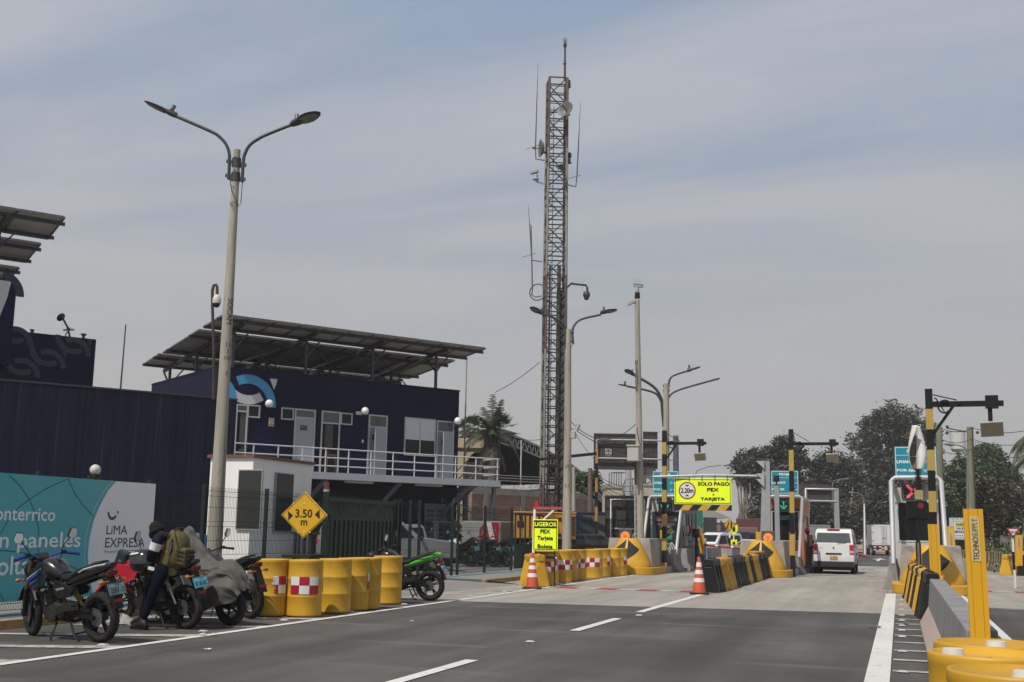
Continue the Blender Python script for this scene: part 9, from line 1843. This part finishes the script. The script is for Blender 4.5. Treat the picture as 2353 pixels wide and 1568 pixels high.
def palm(label,px,py_c,d,fr,r0,zb,crown,seed,dead=14):
    rr=random.Random(seed); c=Vector(DP(px,py_c,d)); t=thing('palm_tree',label,'palm tree',(c.x,c.y,0)); k=d/FV; b=MB(); b.tube([(0,0,0),(0,0,c.z*.5),(0,0,c.z-.2)],[r0,r0*.85,r0*.8],10)
    for i in range(26): a=rr.uniform(0,6.28); z=c.z*rr.uniform(.45,.97); b.beam((r0*.7*math.cos(a),r0*.7*math.sin(a),z),(r0*1.3*math.cos(a),r0*1.3*math.sin(a),z+.45),.12,.04)
    b.build('trunk',mat('palm_trunk',(.13,.115,.095),.9,0,.3,3,stretch=(1,1,3)),t)
    b=MB()
    for az,el,L_,dr in crown: frond(b,Vector((0,0,c.z)),GX*(math.cos(az)*math.cos(el))+Vector((_hx,_hy,0))*(math.sin(az)*math.cos(el))+Vector((0,0,math.sin(el))),L_*k,dr,rr,leaf=26*k)
    b.build('crown',PLM[0],t,norm=False); b=MB()
    for i in range(dead): az=rr.uniform(0,6.28); frond(b,Vector((0,0,c.z-.1)),Vector((math.cos(az),math.sin(az),-.5)),rr.uniform(50,85)*k,2.2,rr,leaf=16*k,dense=1,n=16)
    b.build('dead_skirt',PLD,t,norm=False)
CR=[(0.05,.55,95,2.9),(.5,.7,80,2.2),(1.5,1.45,105,.35),(1.2,1.2,95,.9),(2.0,1.2,95,.9),(2.7,.8,80,2.2),(3.1,.5,85,2.6),(-.5,.7,75,2.2),(-1.5,.9,70,1.8),(-2.4,.7,80,2.2),(3.4,.9,90,1.8),(.9,.9,85,1.6),(4.2,1.1,85,1.4),(5.2,1.1,85,1.4),(1.8,.6,70,2.2),(-.9,1.3,95,.7)]
palm('shaggy feather palm with a drooping frond between the office and the lattice tower',1129,1010,62,None,.42,0,CR,5)
palm('feather palm whose fronds hang in from the right edge of the photograph',2395,1010,64,None,.32,0,[(a,.35+.5*((i*7)%5)/5,95 if i%2 else 80,2.4) for i,a in enumerate([.3,.9,1.5,2.1,2.7,3.1,3.5,4.0,4.6,5.2,5.8,2.9,3.3])],6,8)
palm('second feather palm at the right edge, lower than the first',2398,1055,58,None,.3,0,[(a,.45+.3*((i*3)%4)/4,85,2.0) for i,a in enumerate([.2,.9,1.6,2.2,2.8,3.2,3.7,4.3,5,5.6])],9,4)
# fan palm behind the house terrace
p=Vector(DP(1073,965,66)); rr=random.Random(12); t=thing('fan_palm','bright fan palm on the terrace of the cream house','palm tree',(p.x,p.y,0)); b=MB(); b.cyl((0,0,0),(0,0,p.z-.6),.22,.18,8); b.build('trunk',MT['palm_trunk'],t); b=MB()
for i in range(26):
    az=rr.uniform(0,6.28); el=rr.uniform(-.6,1.3); d=Vector((math.cos(az)*math.cos(el),math.sin(az)*math.cos(el),math.sin(el))); c=Vector((0,0,p.z-.7))+d*rr.uniform(.6,1.0); b.beam((0,0,p.z-.7),tuple(c),.03,.03); s=d.cross(Vector((0,0,1))).normalized(); u=s.cross(d)
    for k in range(15): a=R(-100+200*k/14); v=(d*math.cos(a)+s*math.sin(a)).normalized(); tip=c+v*rr.uniform(.55,.75)-Vector((0,0,.12)); w_=v.cross(u).normalized()*.045; b.add([tuple(c),tuple(c.lerp(tip,.55)+w_),tuple(tip),tuple(c.lerp(tip,.55)-w_)],[(0,1,2,3)])
b.build('crown',mat('fan_palm_green',(.055,.10,.028),.5,0,.3,2),t,norm=False)
t2=copy_tree(t,'second fan palm half hidden behind the feather palm',(p.x+1.0,p.y+2.5,.3))
# ---------------- overhead wires
W_=lambda px,py,d: DP(px,py,d)
cable('cable','guy wire from the lattice tower down to the left',W_(1241,832,51),W_(1138,902,58),.1,.018)
cable('cable','slack wire from the second street lamp to the camera pole',W_(1304,960,44),W_(1466,970,44),.75,.014)
cable('cable','service wire from the junction box to the self service booth side',W_(1318,985,44),W_(1500,1040,56),.4,.016)
cable('cable','wire from the lamp box sloping down right',W_(1320,992,44),W_(1375,1062,60),.15,.012)
for k in range(7): cable('cable',('first','second','third','fourth','fifth','sixth','seventh')[k]+' wire from the top in the bundle fanning out from the wooden pole',W_(1358,1082+4*k,66),W_(1470+6*k,1112+10*k,96),.5+.12*k,.018)
for k,(y0,y1) in enumerate(((1012,980),(1048,1013),(1075,1035))):
    cable('cable',('uppermost','middle','lowest')[k]+' power line between the greenish poles running out of the frame',W_(2165,985+26*k,80),W_(2236,982+24*k,86),.3,.022); cable('cable',('top','second','third')[k]+' power line from the right greenish pole to the right edge',W_(2236,984+26*k,86),W_(2420,970+32*k,70),.5,.022)
    cable('cable',('top','second','third')[k]+' power line from the left greenish pole towards the tall eucalyptus',W_(2160,990+26*k,80),W_(1990,1040+20*k,140),.6,.022)
for k,(y0,y1) in enumerate(((1112,1088),(1118,1094))): cable('cable',('upper','lower')[k]+' sagging wire above the lime sign towards the gantry leg',W_(1548,y0,60),W_(1745,y1-25,75),.5,.016)
cable('cable','slack wire hanging in front of the right trees',W_(2240,1120,80),W_(2420,1085,60),1.4,.016)
cable('cable','wire from the arched hall to the lattice tower',W_(1150,985,80),W_(1245,1010,52),.3,.014)
# ---------------- hazy air
hz=MB(); hz.box(-700,900,-60,1350,-1.2,75); hz=hz.build('haze',[]); hz['kind']='stuff'; hz.data.materials.clear()
hm=bpy.data.materials.new('haze_air'); hm.use_nodes=True; t=hm.node_tree
for q in list(t.nodes): t.nodes.remove(q)
oo=t.nodes.new('ShaderNodeOutputMaterial'); pv=t.nodes.new('ShaderNodeVolumePrincipled'); pv.inputs['Density'].default_value=.0006; pv.inputs['Color'].default_value=(.92,.92,.93,1); pv.inputs['Anisotropy'].default_value=.2
t.links.new(pv.outputs[0],oo.inputs['Volume']); hz.data.materials.append(hm)
